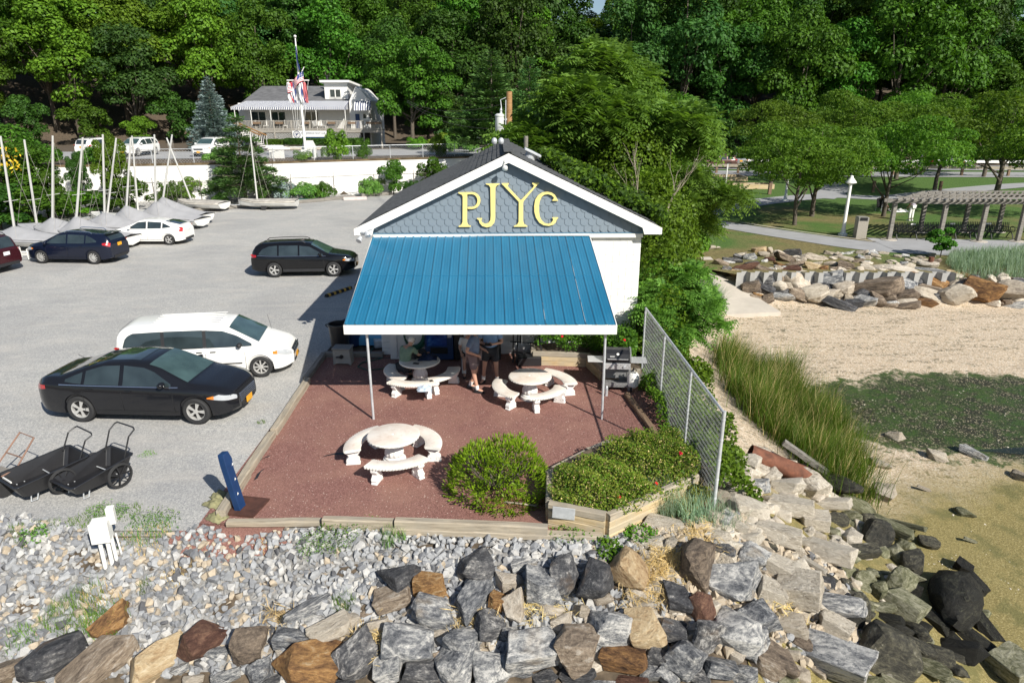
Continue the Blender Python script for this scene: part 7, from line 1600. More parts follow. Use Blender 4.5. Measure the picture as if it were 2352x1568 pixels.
def twig(p, d, L, r, k):
    q = p+d*L; md = p+d*L*0.5+Vector((gb.uniform(-1, 1), gb.uniform(-1, 1), 0))*L*0.06; m.tube([p, md, q], r, 5, rs=[r, r*0.85, r*0.65])
    if k:
        for i in range(2 if gb.random() < 0.7 else 3): twig(q if i else md, (d+Vector((gb.uniform(-0.5, 0.5), gb.uniform(-0.3, 0.3), gb.uniform(0.0, 0.5)))).normalized(), L*gb.uniform(0.6, 0.85), r*0.6, k-1)
for x, dx, lb in ((4.6, -0.15, 'slim pale bare branch closest to the shed right eave'), (5.3, 0.3, 'pale bare branch leaning right beyond the shed eave')): m = MB(); twig(Vector((x, 24.5, 3.0)), Vector((dx, 0, 1)).normalized(), 0.95, 0.035, 4); obj('bare_branch', m, M['palebark'], lb, 'branch')
# left side growth behind the dinghies
for i, (px, py, Y, w, h, mt, k, lb) in enumerate(((20, 480, 45, 6.5, 5.2, 'leaf_mid', 'near', 'leafy tree sprinkled yellow at left edge behind the masts'), (105, 470, 46, 2.5, 3.4, 'leaf_mid', 'near', 'green tree behind second and third masts'), (190, 440, 52, 2.0, 4.0, 'leaf_dark', 'near', 'feathery dark tree in front of white wall left end'), (268, 420, 50, 3.0, 5.4, 'ivy', 'near', 'vine-clad tree between the crossing masts'), (70, 495, 43, 5.2, 2.6, 'leaf_mid', 'shrub', 'round bush behind second covered dinghy'), (5, 535, 42, 5.2, 2.8, 'leaf_dark', 'shrub', 'dark bush behind leftmost covered dinghy'), (150, 480, 47, 4.8, 1.7, 'ivy', 'shrub', 'bush behind third covered dinghy'), (215, 470, 49, 5.0, 1.5, 'leaf_dark', 'shrub', 'bush behind the hatchback and covered dinghies'), (300, 460, 49, 3.4, 2.6, 'leaf_mid', 'shrub', 'bush right of the vine-clad tree'), (-60, 480, 48, 9, 6.5, 'leaf_mid', 'near', 'tree cut off by left edge behind dinghies'))):
    shrub(px, py, Y, w, h, lb, mt, k, z=0, name='bush' if k == 'shrub' else 'broadleaf_tree', cat='bush' if k == 'shrub' else 'tree')
P, N = blob_points([(0, 0, 3.6, 2.6, 2.2, 1.7)], 260, g); V, F = leaf_quads(P, N, 0.26, 0.7, 0.6, g=g); q = A(20, 480, 45); o = link('yellow_blossoms', npmesh('yellow_blossoms', V, F, M['flower_yellow']), loc=(q.x-0.3, 43.4, 0.2)); o['kind'] = 'stuff'
for i, (px, Y, w, h, mt, lb) in enumerate(((385, 54, 2.2, 1.6, 'leaf_mid', 'shrub between the last masts against white wall'), (432, 55, 1.8, 2.0, 'leaf_light', 'thin shrub left of the spreading pine'), (655, 55.5, 2.6, 1.5, 'spruce', 'low blue-green spruce shrub right of lone dinghy'), (700, 56, 3.4, 1.3, 'weed', 'spiky green clump by the curb'), (745, 56.5, 2.0, 1.3, 'leaf_mid', 'small bush left of the pinkish parking block'), (905, 59, 3.0, 3.0, 'leaf_mid', 'bush nearest the shed roof against white wall'), (850, 58, 2.2, 1.5, 'weed', 'yellowish clump right of pinkish parking block'), (992, 60, 3.0, 3.2, 'leaf_mid', 'twiggy bush in front of the metal gate'), (950, 58.5, 1.8, 1.2, 'leaf_dark', 'small dark bush at shed roof edge'), (610, 55.5, 2.0, 1.2, 'leaf_mid', 'low bush under the spreading pine'), (505, 53.5, 1.3, 0.9, 'weed', 'spiky yucca clump left of lone dinghy'))):
    shrub(px, 450, Y, w, h, lb, mt, 'low' if h < 1.8 else 'shrub', z=-0.02)
for i, (px, w, h, mt, lb) in enumerate(((790, 3.0, 2.4, 'leaf_light', 'bright bush on top of white wall right of flagpole'), (840, 2.0, 1.7, 'leaf_mid', 'bush on top of the wall before the clubhouse steps'), (1003, 1.8, 1.9, 'leaf_light', 'bush on top of wall near the utility pole'), (560, 3.0, 1.2, 'weed', 'low growth on top of wall behind the pine'), (720, 2.2, 0.9, 'weed', 'low growth by flagpole foot'), (222, 3.4, 1.5, 'leaf_mid', 'bush on wall top before the leftmost white car'), (322, 3.0, 1.3, 'leaf_mid', 'bush on wall top right of the crossing masts'))):
    p = A(px, 350, 62.5); tree('low', p.x, float(wall_y(p.x))+1.2, 2.7, w/3.0, h/1.5, i, lb, mt, 'shrub', 'shrub')
for i, (px, w, h, mt, lb) in enumerate(((1045, 2.2, 1.5, 'weed', 'pale ornamental grass left of the pale green pine'), (1085, 2.2, 1.4, 'weed', 'pale ornamental grass next to the dark shaded car'), (1020, 3.0, 1.6, 'leaf_yellow', 'yellow-green shrub by the timber bank'), (1062, 3.4, 3.2, 'leaf_mid', 'dark young tree behind ornamental grasses'), (958, 2.6, 1.2, 'leaf_light', 'bright shrub beside the wooden steps'))):
    p = A(px, 330, 76); tree('low', p.x, 75-(i < 2)*4, 2.75, w/3.0, h/1.5, i, lb, mt, 'shrub', 'shrub')
# hedge before the clubhouse
g2 = np.random.default_rng(9)
def leafbox(name, lo, hi, n, size, mat, label, cat, rz=0, loc=(0, 0, 0), kind=None):
    lo = np.array(lo); hi = np.array(hi); P = g2.uniform(0, 1, (n, 3)); f = g2.integers(0, 4, n); P[f == 0, 2] = g2.uniform(0.85, 1, (f == 0).sum()); P[f == 1, 1] = g2.uniform(0, 0.12, (f == 1).sum()); P[f == 2, 2] = g2.uniform(0.85, 1, (f == 2).sum())
    N = (P-0.5)*np.array([0.3, 1, 1]); P = lo+P*(hi-lo); V, F = leaf_quads(P, N, size, 0.6, 0.6, g=g2); o = link(name, npmesh(name, V, F, M[mat]), loc=loc, rot=(0, 0, rz)); return tag(o, label, cat)
q0, q1 = A(655, 330, 75.4), A(832, 330, 75.4); leafbox('hedge', (q0.x, 75.3, 3.2), (q1.x, 76.3, 3.8), 9000, 0.20, 'leaf_dark', 'long clipped hedge below the clubhouse deck', 'hedge')
q0, q1 = A(608, 330, 75.4), A(655, 330, 75.4); leafbox('hedge', (q0.x, 75.6, 3.2), (q1.x, 76.4, 3.7), 2500, 0.20, 'leaf_mid', 'short hedge by the round clubhouse steps', 'hedge')
# park locusts
for i, (px, py, Y, sc, k, lb) in enumerate(((1826, 512, 43.5, 1.0, 'loc', 'locust tree left of the tall lamp post, nearer trunk'), (1866, 490, 47.0, 1.0, 'loc2', 'locust tree left of tall lamp post with forked dark trunk'), (2032, 470, 47, 1.05, 'loc', 'locust tree shading the seated person'), (2290, 440, 55, 1.35, 'loc2', 'broad locust tree behind the pergola at right'), (2150, 420, 62, 1.3, 'loc', 'locust tree beyond the pergola in middle distance'), (1770, 420, 64, 1.25, 'loc2', 'locust tree in front of the park road'), (1950, 415, 68, 1.35, 'loc', 'locust tree at the far path fork'), (2420, 470, 46, 1.2, 'loc2', 'locust tree cut by right edge behind pergola'), (2060, 400, 72, 1.4, 'loc2', 'far locust tree near the park road'), (2260, 400, 74, 1.4, 'loc', 'far locust tree near the road at right'))):
    p = A(px, py, Y); tree(k, p.x, Y, -0.7 if i < 4 else -0.3, sc*(1.12 if i < 4 else 1), sc*(1.04 if i < 4 else 0.98), i*1.1, lb, None, 'locust_tree')
# ---------------------------------------------------------------- planting about the patio
def dome_shrub(name, label, loc, R0, h, n, size, mat, seed, lumps=26, aspect=0.4, stems=14):
    g = np.random.default_rng(seed); bl = []
    for i in range(lumps):
        a = g.uniform(0, 6.28); e = g.uniform(0.05, 1.0); r = g.uniform(0.2, 0.42)*R0; bl.append((R0*0.72*math.cos(a)*math.sqrt(1-e*e*0.8), R0*0.72*math.sin(a)*math.sqrt(1-e*e*0.8), h*0.72*e, r, r, r*0.9))
    P, N = blob_points(bl, n, g, low=-0.6, shell=(0.6, 1.12)); P[:, 2] = np.maximum(P[:, 2], 0.03); U = N.copy(); U[:, 2] += 0.6
    V, F = leaf_quads(P, np.cross(U, g.normal(0, 1, U.shape)), size, aspect, 0.2, T=U, g=g); t = thing(name, label, 'bush', loc); link('foliage', npmesh('foliage', V, F, M[mat]), t)
    m = MB()
    for i in range(stems): a = 2*PI*i/stems; m.tube([(0, 0, 0), (R0*0.35*math.cos(a), R0*0.35*math.sin(a), h*0.25), (R0*0.62*math.cos(a), R0*0.62*math.sin(a), h*0.55)], 0.02, 5)
    m.build('stems', M['bark'], t); return t
bu = G(1142, 1150, 0); dome_shrub('yew_bush', 'round bright green yew bush at the front of the patio', (bu.x+0.02, bu.y+0.42, 0.0), 0.96, 1.12, 20000, 0.09, 'yew', 70, lumps=90, aspect=0.32)
V, F = leaf_quads(np.stack([bu.x+g2.uniform(-0.3, 1.0, 900), bu.y+g2.uniform(-0.35, 0.05, 900), g2.uniform(0.01, 0.04, 900)], 1), np.tile([0, 0, 1.0], (900, 1)), 0.05, 0.4, 0.5, g=g2); link('fallen_needles', npmesh('fallen_needles', V, F, M['ruststone']), kind='stuff')
m = MB(); m.tube([bu+Vector((0.15, -0.12, 0.05)), bu+Vector((0.45, -0.2, 0.07)), bu+Vector((0.75, -0.22, 0.03))], 0.02, 6); obj('fallen_branch', m, M['palebark'], 'pale fallen branch under the yew bush', 'branch')
def cover(name, poly, zf, n, size, mat, label, cat='plants', flowers=0, seed=3, th=0.12, kind='stuff', jit=0.6):
    g = np.random.default_rng(seed); q = np.array([(p[0], p[1]) for p in poly]); lo, hi = q.min(0), q.max(0); P = []
    while len(P) < n:
        c = g.uniform(lo, hi, (n*2, 2)); ins = np.zeros(len(c), bool)
        for i in range(len(q)):
            a, b = q[i], q[(i+1) % len(q)]; k = ((a[1] > c[:, 1]) != (b[1] > c[:, 1])); ins ^= k & (c[:, 0] < (b[0]-a[0])*(c[:, 1]-a[1])/(b[1]-a[1]+1e-12)+a[0])
        P += list(c[ins])
    P = np.array(P[:n]); z = zf(P[:, 0], P[:, 1])+g.uniform(-th, th*0.5, n); P3 = np.column_stack([P, z]); V, F = leaf_quads(P3, np.tile([0, -0.25, 1.0], (n, 1)), size, 0.7, jit, g=g)
    o = link(name, npmesh(name, V, F, M[mat]), kind=kind, label=label)
    if flowers:
        f = P3[g.permutation(n)[:flowers]]+np.array([0, 0, 0.06])
        for i, p in enumerate(f):
            P_, N_ = blob_points([(0, 0, 0, 0.035, 0.035, 0.03)], 26, g); V, F = leaf_quads(P_, N_, 0.04, 0.8, 0.4, g=g); w = link('rose', npmesh('rose', V, F, M['flower_red']), loc=p); tag(w, 'red rose bloom among the planter leaves', 'flower', 'red rose blooms')
    return o
def lump(s, a, b):
    def f(x, y): return a+b*(0.5+0.5*np.sin(x*2.3+s)*np.cos(y*2.9+s*2)+0.3*np.sin(x*6+y*5+s))
    return f
pg = [G(*q, 0.5) for q in ((1275, 1085), (1330, 1050), (1420, 1005), (1480, 978), (1555, 990), (1610, 1070), (1600, 1095), (1440, 1170), (1395, 1172), (1270, 1148), (1256, 1120))]
for k, (n, s, mt, th) in enumerate(((14000, 0.045, 'cover', 0.16), (7000, 0.05, 'ivy', 0.18), (1500, 0.04, 'drygrass', 0.06))): cover('ground_cover', pg, lump(1.0, 0.44, 0.24), n, s, mt, None, th=th, seed=80+k, flowers=4 if k == 0 else 0)
pr = [(0.5, 19.45), (0.7, 18.7), (2.2, 18.55), (2.6, 17.6), (3.3, 17.5), (3.55, 18.2), (3.7, 19.5)]
for k, (n, s, mt, th) in enumerate(((5500, 0.08, 'leaf_mid', 0.35), (2500, 0.085, 'ivy', 0.3), (900, 0.08, 'leaf_dark', 0.4))): cover('rose_leaves', pr, lump(2.0, 0.70, 0.42), n, s, mt, None, th=th, seed=90+k, flowers=7 if k == 0 else 0)
for k, (pl_, a, b, n, s, mt) in enumerate((([(3.62, 18.0), (3.85, 11.5), (4.9, 11.6), (5.0, 14.0), (5.6, 18.0), (5.4, 20.5), (3.8, 20.5)], -0.15, 0.75, 15000, 0.095, 'ivy'), ([(3.35, 17.5), (3.5, 13.0), (3.72, 13.0), (3.7, 17.5)], 0.05, 0.6, 2500, 0.07, 'ivy'), ([(4.6, 18), (5.8, 21), (6.6, 25), (6.4, 27.5), (4.8, 24), (4.0, 20)], 0.1, 1.0, 9000, 0.13, 'ivy'), ([(3.2, 12.0), (3.75, 12.0), (3.75, 11.2), (3.4, 11.1)], 0.1, 0.45, 1800, 0.06, 'cover'))):
    def zf(x, y, a=a, b=b, k=k): return np.maximum(hf(x, y), -2)+a*0+0.08+(b)*np.clip(0.5+0.5*np.sin(x*2.1+k)*np.sin(y*1.7)+0.25*np.sin(y*5+x*4), 0, 1.2)
    cover('creeping_vines', pl_, zf, n, s, mt, None, th=0.22, seed=100+k)
for k, (c, r, n) in enumerate((((1418, 1205), 0.28, 900), ((1470, 1240), 0.3, 500), ((1400, 1270), 0.25, 500), ((1330, 1222), 0.5, 350))):
    p = gp(*c); pl_ = [(p.x+r*math.cos(a), p.y+r*math.sin(a)) for a in np.linspace(0, 6.28, 9)[:-1]]; cover('creeping_vines', pl_, lambda x, y: hf(x, y)+0.12, n, 0.055, 'ivy', None, th=0.14, seed=120+k)
rl_ = [(0.9, 21.6), (2.2, 20.6), (3.6, 20.1), (4.35, 19.9), (5.0, 22), (5.0, 27), (1.6, 27.5), (1.0, 24)]
for k, (n, s_, mt) in enumerate(((9000, 0.16, 'leaf_dark'), (6000, 0.16, 'ivy'))): cover('overhanging_leaves', rl_, lambda x, y: 6.05-0.47*np.abs(x+0.1)+0.35*np.clip(0.5+0.6*np.sin(x*3+y)*np.sin(y*2.3), 0, 1), n, s_, mt, None, th=0.22, seed=140+k)
P, N = blob_points([(4.9, 21.2, 1.2, 1.0, 1.3, 1.9), (5.2, 23.5, 2.0, 1.3, 1.6, 2.2), (5.6, 26.5, 2.2, 1.5, 1.8, 2.4), (4.6, 19.6, 0.8, 0.8, 1.0, 1.3), (6.0, 29.0, 2.6, 1.6, 1.6, 2.6), (5.0, 29.5, 4.2, 1.8, 1.8, 1.9)], 26000, g2, low=-0.9, shell=(0.85, 1.12)); V, F = leaf_quads(P, N, 0.13, 0.7, 0.6, g=g2); o = link('vine_thicket', npmesh('vine_thicket', V, F, M['ivy'])); tag(o, 'dense bright vine thicket falling beside the white shed wall', 'thicket')
# grasses
def blades(name, P, h, w, mat, lean=(0, 0), spread=0.5, seed=1, label=None, kind='stuff', cat=None, segs=3):
    g = np.random.default_rng(seed); n = len(P); a = g.uniform(0, 6.28, n); hh = h*g.uniform(0.6, 1.15, n); d = np.stack([np.cos(a), np.sin(a)], 1)*spread*g.uniform(0.1, 1, (n, 1))+np.array(lean); s = np.stack([-np.sin(a), np.cos(a), 0*a], 1)
    R_ = []
    for k in range(segs+1):
        t = k/segs; c = P+np.column_stack([d*(hh*t*t)[:, None], hh*(t-0.18*t*t*np.linalg.norm(d, axis=1))]); ww = w*(1-t*0.92); R_ += [c-s*ww/2, c+s*ww/2]
    V = np.stack(R_, 1).reshape(-1, 3); m = 2*(segs+1); b = (np.arange(n)*m)[:, None]; F = np.concatenate([b+np.array([[2*k, 2*k+1, 2*k+3, 2*k+2]]) for k in range(segs)], 0)
    o = link(name, npmesh(name, V, F, M[mat]), kind=kind)
    if cat: tag(o, label, cat); del o['kind']
    return o
def inpoly(poly, n, g):
    q = np.array([(p[0], p[1]) for p in poly]); lo, hi = q.min(0), q.max(0); P = np.zeros((0, 2))
    while len(P) < n:
        c = g.uniform(lo, hi, (n*2, 2)); ins = np.zeros(len(c), bool)
        for i in range(len(q)):
            a, b = q[i], q[(i+1) % len(q)]; k = ((a[1] > c[:, 1]) != (b[1] > c[:, 1])); ins ^= k & (c[:, 0] < (b[0]-a[0])*(c[:, 1]-a[1])/(b[1]-a[1]+1e-12)+a[0])
        P = np.vstack([P, c[ins]])
    P = P[:n]; return np.column_stack([P, hf(P[:, 0], P[:, 1])-0.02])
gg = np.random.default_rng(33)
cordp = [G(*q, -1.5) for q in ((1655, 880), (1640, 850), (1690, 835), (1760, 855), (1850, 915), (1915, 975), (1965, 1050), (2010, 1120), (1975, 1150), (1900, 1125), (1840, 1080), (1765, 1020), (1700, 950))]
cl_ = inpoly(cordp, 150, gg); cp = cl_[gg.integers(0, 150, 19000)]+np.column_stack([gg.normal(0, 0.24, (19000, 2)), np.zeros(19000)]); cp[:, 2] = hf(cp[:, 0], cp[:, 1])-0.02; hs_ = 0.62+0.6*np.array([noise.noise(Vector((p[0]*0.9, p[1]*0.9, 3))) for p in cp])+0.35
blades('cord_grass', cp[:15500], 1.08*hs_[:15500], 0.016, 'grass', (0.16, 0.0), 0.85, 1); blades('cord_grass_seed_heads', cp[15500:17500], 1.2*hs_[15500:17500], 0.011, 'drygrass', (0.18, 0.06), 0.6, 2); blades('cord_grass_dead_stems', cp[17500:], 0.45, 0.012, 'drygrass', (0.1, 0.0), 1.3, 3)
p = gp(1622, 690); q = inpoly([(p.x+0.75*math.cos(a), p.y+0.7*math.sin(a)) for a in np.linspace(0, 6.28, 9)[:-1]], 1500, gg); blades('beach_grass_clump', q, 0.95, 0.014, 'bluegrass', (0.05, 0), 0.8, 3, 'blue-green beach grass clump beside the concrete ramp', cat='grass')
dp = [G(*q) for q in ((2185, 585), (2352, 575), (2500, 580), (2500, 640), (2352, 630), (2200, 628), (2170, 605))]; q = inpoly(dp, 9000, gg); blades('dune_grass', q, 0.58, 0.024, 'bluegrass', (0.06, 0), 0.6, 4)
for k, (px, py, r, n, h, mt) in enumerate(((1525, 1185, 0.35, 260, 0.65, 'bluegrass'), (1590, 1190, 0.5, 300, 0.55, 'bluegrass'), (1660, 1200, 0.4, 150, 0.4, 'bluegrass'), (1575, 1160, 0.5, 160, 0.5, 'drygrass'), (180, 1410, 0.55, 500, 0.22, 'weed'), (250, 1440, 0.4, 350, 0.22, 'weed'), (225, 1400, 0.4, 120, 0.2, 'drygrass'), (45, 1480, 0.3, 150, 0.2, 'weed'), (330, 1215, 0.6, 450, 0.08, 'weed'), (215, 1190, 0.5, 500, 0.08, 'weed'), (290, 1180, 0.4, 250, 0.08, 'weed'), (340, 1240, 0.5, 300, 0.06, 'drygrass'), (80, 1225, 0.5, 300, 0.10, 'weed'), (790, 1398, 0.22, 220, 0.16, 'grass'), (900, 1240, 0.25, 120, 0.28, 'weed'), (340, 1045, 0.22, 150, 0.05, 'weed'), (600, 972, 0.15, 90, 0.06, 'weed'), (410, 1320, 0.3, 160, 0.05, 'drygrass'), (610, 1255, 0.25, 120, 0.05, 'drygrass'), (335, 1350, 0.2, 80, 0.1, 'weed'), (1475, 1385, 0.4, 200, 0.10, 'drygrass'), (840, 1490, 0.35, 160, 0.10, 'drygrass'), (1490, 1330, 0.4, 260, 0.10, 'drygrass'), (1085, 1445, 0.35, 140, 0.08, 'drygrass'), (1790, 1400, 0.4, 140, 0.12, 'drygrass'))):
    p = gp(px, py); q = inpoly([(p.x+r*math.cos(a)*(0.8+0.3*math.sin(a*3+k)), p.y+r*0.8*math.sin(a)) for a in np.linspace(0, 6.28, 12)[:-1]], n, gg); q[:, 2] += 0.04; blades('weed_patch' if mt != 'bluegrass' else 'grass_tuft', q, h, 0.012, mt, (0, 0), 0.9, 50+k)
for k, (px, py, r, n, s) in enumerate(((775, 1240, 0.42, 900, 0.035), (720, 1262, 0.3, 500, 0.03), (850, 1215, 0.25, 350, 0.03), (1300, 1242, 0.35, 250, 0.04), (80, 1240, 0.25, 250, 0.05), (250, 1185, 0.4, 450, 0.035), (360, 1200, 0.45, 450, 0.035))):
    p = gp(px, py); q = inpoly([(p.x+r*math.cos(a), p.y+r*0.8*math.sin(a)) for a in np.linspace(0, 6.28, 9)[:-1]], n, gg); q[:, 2] += gg.uniform(0.03, 0.22, n); V, F = leaf_quads(q, np.tile([0, 0, 1.0], (n, 1)), s, 0.55, 0.6, g=gg); link('weed_leaves', npmesh('weed_leaves', V, F, M['weed']), kind='stuff')
# ---------------------------------------------------------------- rocks
def rock_mesh(seed, cuts=9, rough=0.05, lvl=3, cut=(0.52, 0.86), power=0.0, seam=0.02):
    g = np.random.default_rng(seed); bm = bmesh.new(); bmesh.ops.create_icosphere(bm, subdivisions=lvl, radius=1.0); off = Vector(g.uniform(-50, 50, 3))
    pl = []
    for i in range(cuts):
        n = g.normal(0, 1, 3); n /= np.linalg.norm(n); pl.append((Vector(n), g.uniform(*cut)))
    if power: pl += [(Vector((0, 0, 1)), power), (Vector((0, 0, -1)), power)]
    for v in bm.verts:
        p = v.co.copy()
        for n, d in pl:
            q = p.dot(n)-d
            if q > 0: p -= n*q*0.97
        nn = noise.noise(p*1.4+off)*0.09+noise.noise(p*3.5+off)*rough+noise.noise(p*9+off)*rough*0.4
        v.co = p*(1+nn)
    xs = [v.co.x for v in bm.verts]; ys = [v.co.y for v in bm.verts]; zs = [v.co.z for v in bm.verts]
    sx, sy, sz = (max(xs)-min(xs)), (max(ys)-min(ys)), (max(zs)-min(zs))
    for v in bm.verts: v.co.x /= sx; v.co.y /= sy; v.co.z /= sz
    me = bpy.data.meshes.new('boulder'); bm.to_mesh(me); bm.free(); me.polygons.foreach_set('use_smooth', [True]*len(me.polygons)); me.set_sharp_from_angle(angle=R(24)); me.materials.append(M['gneiss']); return me
def hull_mesh(seed, n=13, box=(1, 1, 1), bev=0.035, rough=0.03, p_=3.0):
    g = np.random.default_rng(seed); bm = bmesh.new(); off = Vector(g.uniform(-50, 50, 3))
    P_ = []
    if p_ > 2.5:
        j = 0.46 if p_ < 5 else 0.26
        P_ = [np.array([a*(1-g.uniform(0, j*1.4)), b*(1-g.uniform(0, j*1.4)), c*(1-g.uniform(0, j*1.6))]) for a in (-1, 1) for b in (-1, 1) for c in (-1, 1)]; n -= 7
    for i in range(n):
        d = g.normal(0, 1, 3); d /= (np.abs(d)**2.6).sum()**(1/2.6); P_.append(d*g.uniform(0.92, 1.10))
    for d in P_: bm.verts.new((d[0]*box[0], d[1]*box[1], d[2]*box[2]))
    bmesh.ops.convex_hull(bm, input=bm.verts); bmesh.ops.delete(bm, geom=[v for v in bm.verts if not v.link_faces], context='VERTS'); bmesh.ops.dissolve_limit(bm, angle_limit=R(14), verts=bm.verts, edges=bm.edges)
    bmesh.ops.bevel(bm, geom=list(bm.edges), offset=bev, segments=1, affect='EDGES', profile=0.6); bmesh.ops.triangulate(bm, faces=bm.faces)
    for L in (0.33, 0.2): bmesh.ops.subdivide_edges(bm, edges=[e for e in bm.edges if e.calc_length() > L], cuts=1, use_grid_fill=True); bmesh.ops.triangulate(bm, faces=bm.faces)
    for v in bm.verts: p = v.co; v.co = p*(1+noise.noise(p*1.6+off)*0.06+noise.noise(p*4.5+off)*rough*1.3+noise.noise(p*11+off)*rough*0.6)
    C = np.array([v.co[:] for v in bm.verts]); s_ = C.max(0)-C.min(0); c_ = (C.max(0)+C.min(0))/2
    for v in bm.verts: v.co = Vector(((v.co.x-c_[0])/s_[0], (v.co.y-c_[1])/s_[1], (v.co.z-c_[2])/s_[2]))
    bm.normal_update(); me = bpy.data.meshes.new('boulder'); bm.to_mesh(me); bm.free(); me.polygons.foreach_set('use_smooth', [True]*len(me.polygons)); me.set_sharp_from_angle(angle=R(20)); me.materials.append(M['gneiss']); return me
ANG = [hull_mesh(200+i, 11+i % 5, bev=0.035) for i in range(24)]
RND = [hull_mesh(240+i, 20, bev=0.09, p_=2.2) for i in range(6)]
SLB = [hull_mesh(260+i, 9, (1, 1, 0.55), 0.03, 0.03, 6.0) for i in range(8)]
WEED = [rock_mesh(280, 5, 0.10, cut=(0.75, 0.95))]
def arrs(me):
    V = np.empty(len(me.vertices)*3); me.vertices.foreach_get('co', V); return V.reshape(-1, 3), np.array([tuple(p.vertices) for p in me.polygons])
fill_proto = [arrs(m_) for m_ in ANG[:8]]; i_fill = [0]
KM = dict(g='gneiss', d='darkstone', r='ruststone', b='brownstone', m='maroonstone', c='creamstone', y='ochrestone', t='tanstone', u='rubble', k='tidal', o='olive', w='weedrock', h='olive')
KN = dict(g='grey', d='dark grey', r='orange rust', b='brown', m='maroon', c='cream', y='ochre yellow', t='tan grey', u='pale concrete', k='dark shell-crusted', o='olive algae-stained', w='black seaweed-covered', h='pale green')
LM = [('the front timber edge', (-1.5, 10.2)), ('the planter front corner', (1.6, 10.0)), ('the fence end post', (3.75, 11.0)), ('the white junction box', (-6.6, 9.6)), ('the bottom left corner', (-8.3, 8.3)), ('the edge below the bush', (0, 8.2)), ('the bottom right rocks', (6.0, 8.6)), ('the rusty pipe', (5.3, 12.6)), ('the cord grass end', (8.2, 13.6)), ('the concrete ramp', (10, 30.0)), ('the sheet piling middle', (15, 30)), ('the sheet piling right end', (21, 30))]
ROCKS = []
FILL = {}
def rock(px, py, w, h, k, rot=0, Hk=None, key=None, zoff=0.0, fill=False):
    grow = 1.08 if py > 1000 else 1.12; w *= grow; h *= grow; p = gp(px, py+h*0.2); s = mpp(p); W_ = w*s*(0.9 if key == 's' else 1); a_ = math.atan2(CAMH-p[2], p[1]); sv, cv = math.sin(a_), math.cos(a_)
    D_ = min(W_*1.5, h*s*(0.85 if py > 1000 else 1.0)) if key != 's' else h*s*0.85; Hh = max(0.5*min(W_, D_), (h*s-D_*sv)/cv) if key != 's' else 0.62*min(W_, D_)
    if key == 'L': D_ = W_*2.4
    if Hk: Hh = Hk*min(W_, D_)
    pool = WEED if Hk and k == 'w' else (SLB if key == 's' else (RND if key == 'r' or k in 'ko' else ANG)); i = len(ROCKS)
    me = pool[(i*7+int(px)) % len(pool)]
    o = bpy.data.objects.new('boulder', me)
    if not fill: COL.objects.link(o)
    az = math.atan2(p.x, p.y); o.scale = (W_*1.05, D_*1.08, Hh*1.15); z = H(p.x, p.y); o.location = (p.x, p.y, z+Hh*0.34+zoff+(0.07 if key == 's' else 0))
    o.rotation_euler = (random.uniform(-0.35, 0.35)+(0.2 if p.y < 12 and p.x < 4 else 0.0), random.uniform(-0.35, 0.35), R(rot)-az+random.choice((0, PI))+random.uniform(-0.2, 0.2)) if key not in ('s', 'L') else (random.uniform(-0.28, 0.28), random.uniform(-0.28, 0.28), R(rot)-az*(0.6 if key == 's' else 1))
    if fill:
        lm = fill_proto[i_fill[0] % 8]; i_fill[0] += 1; Mx = np.array(Matrix.LocRotScale(o.location, o.rotation_euler, o.scale)); FILL.setdefault(k, []).append((lm[0] @ Mx[:3, :3].T+Mx[:3, 3], lm[1])); bpy.data.objects.remove(o); return
    o.material_slots[0].link = 'OBJECT'; o.material_slots[0].material = M[KM[k]]
    ROCKS.append((o, k, W_, key)); return o
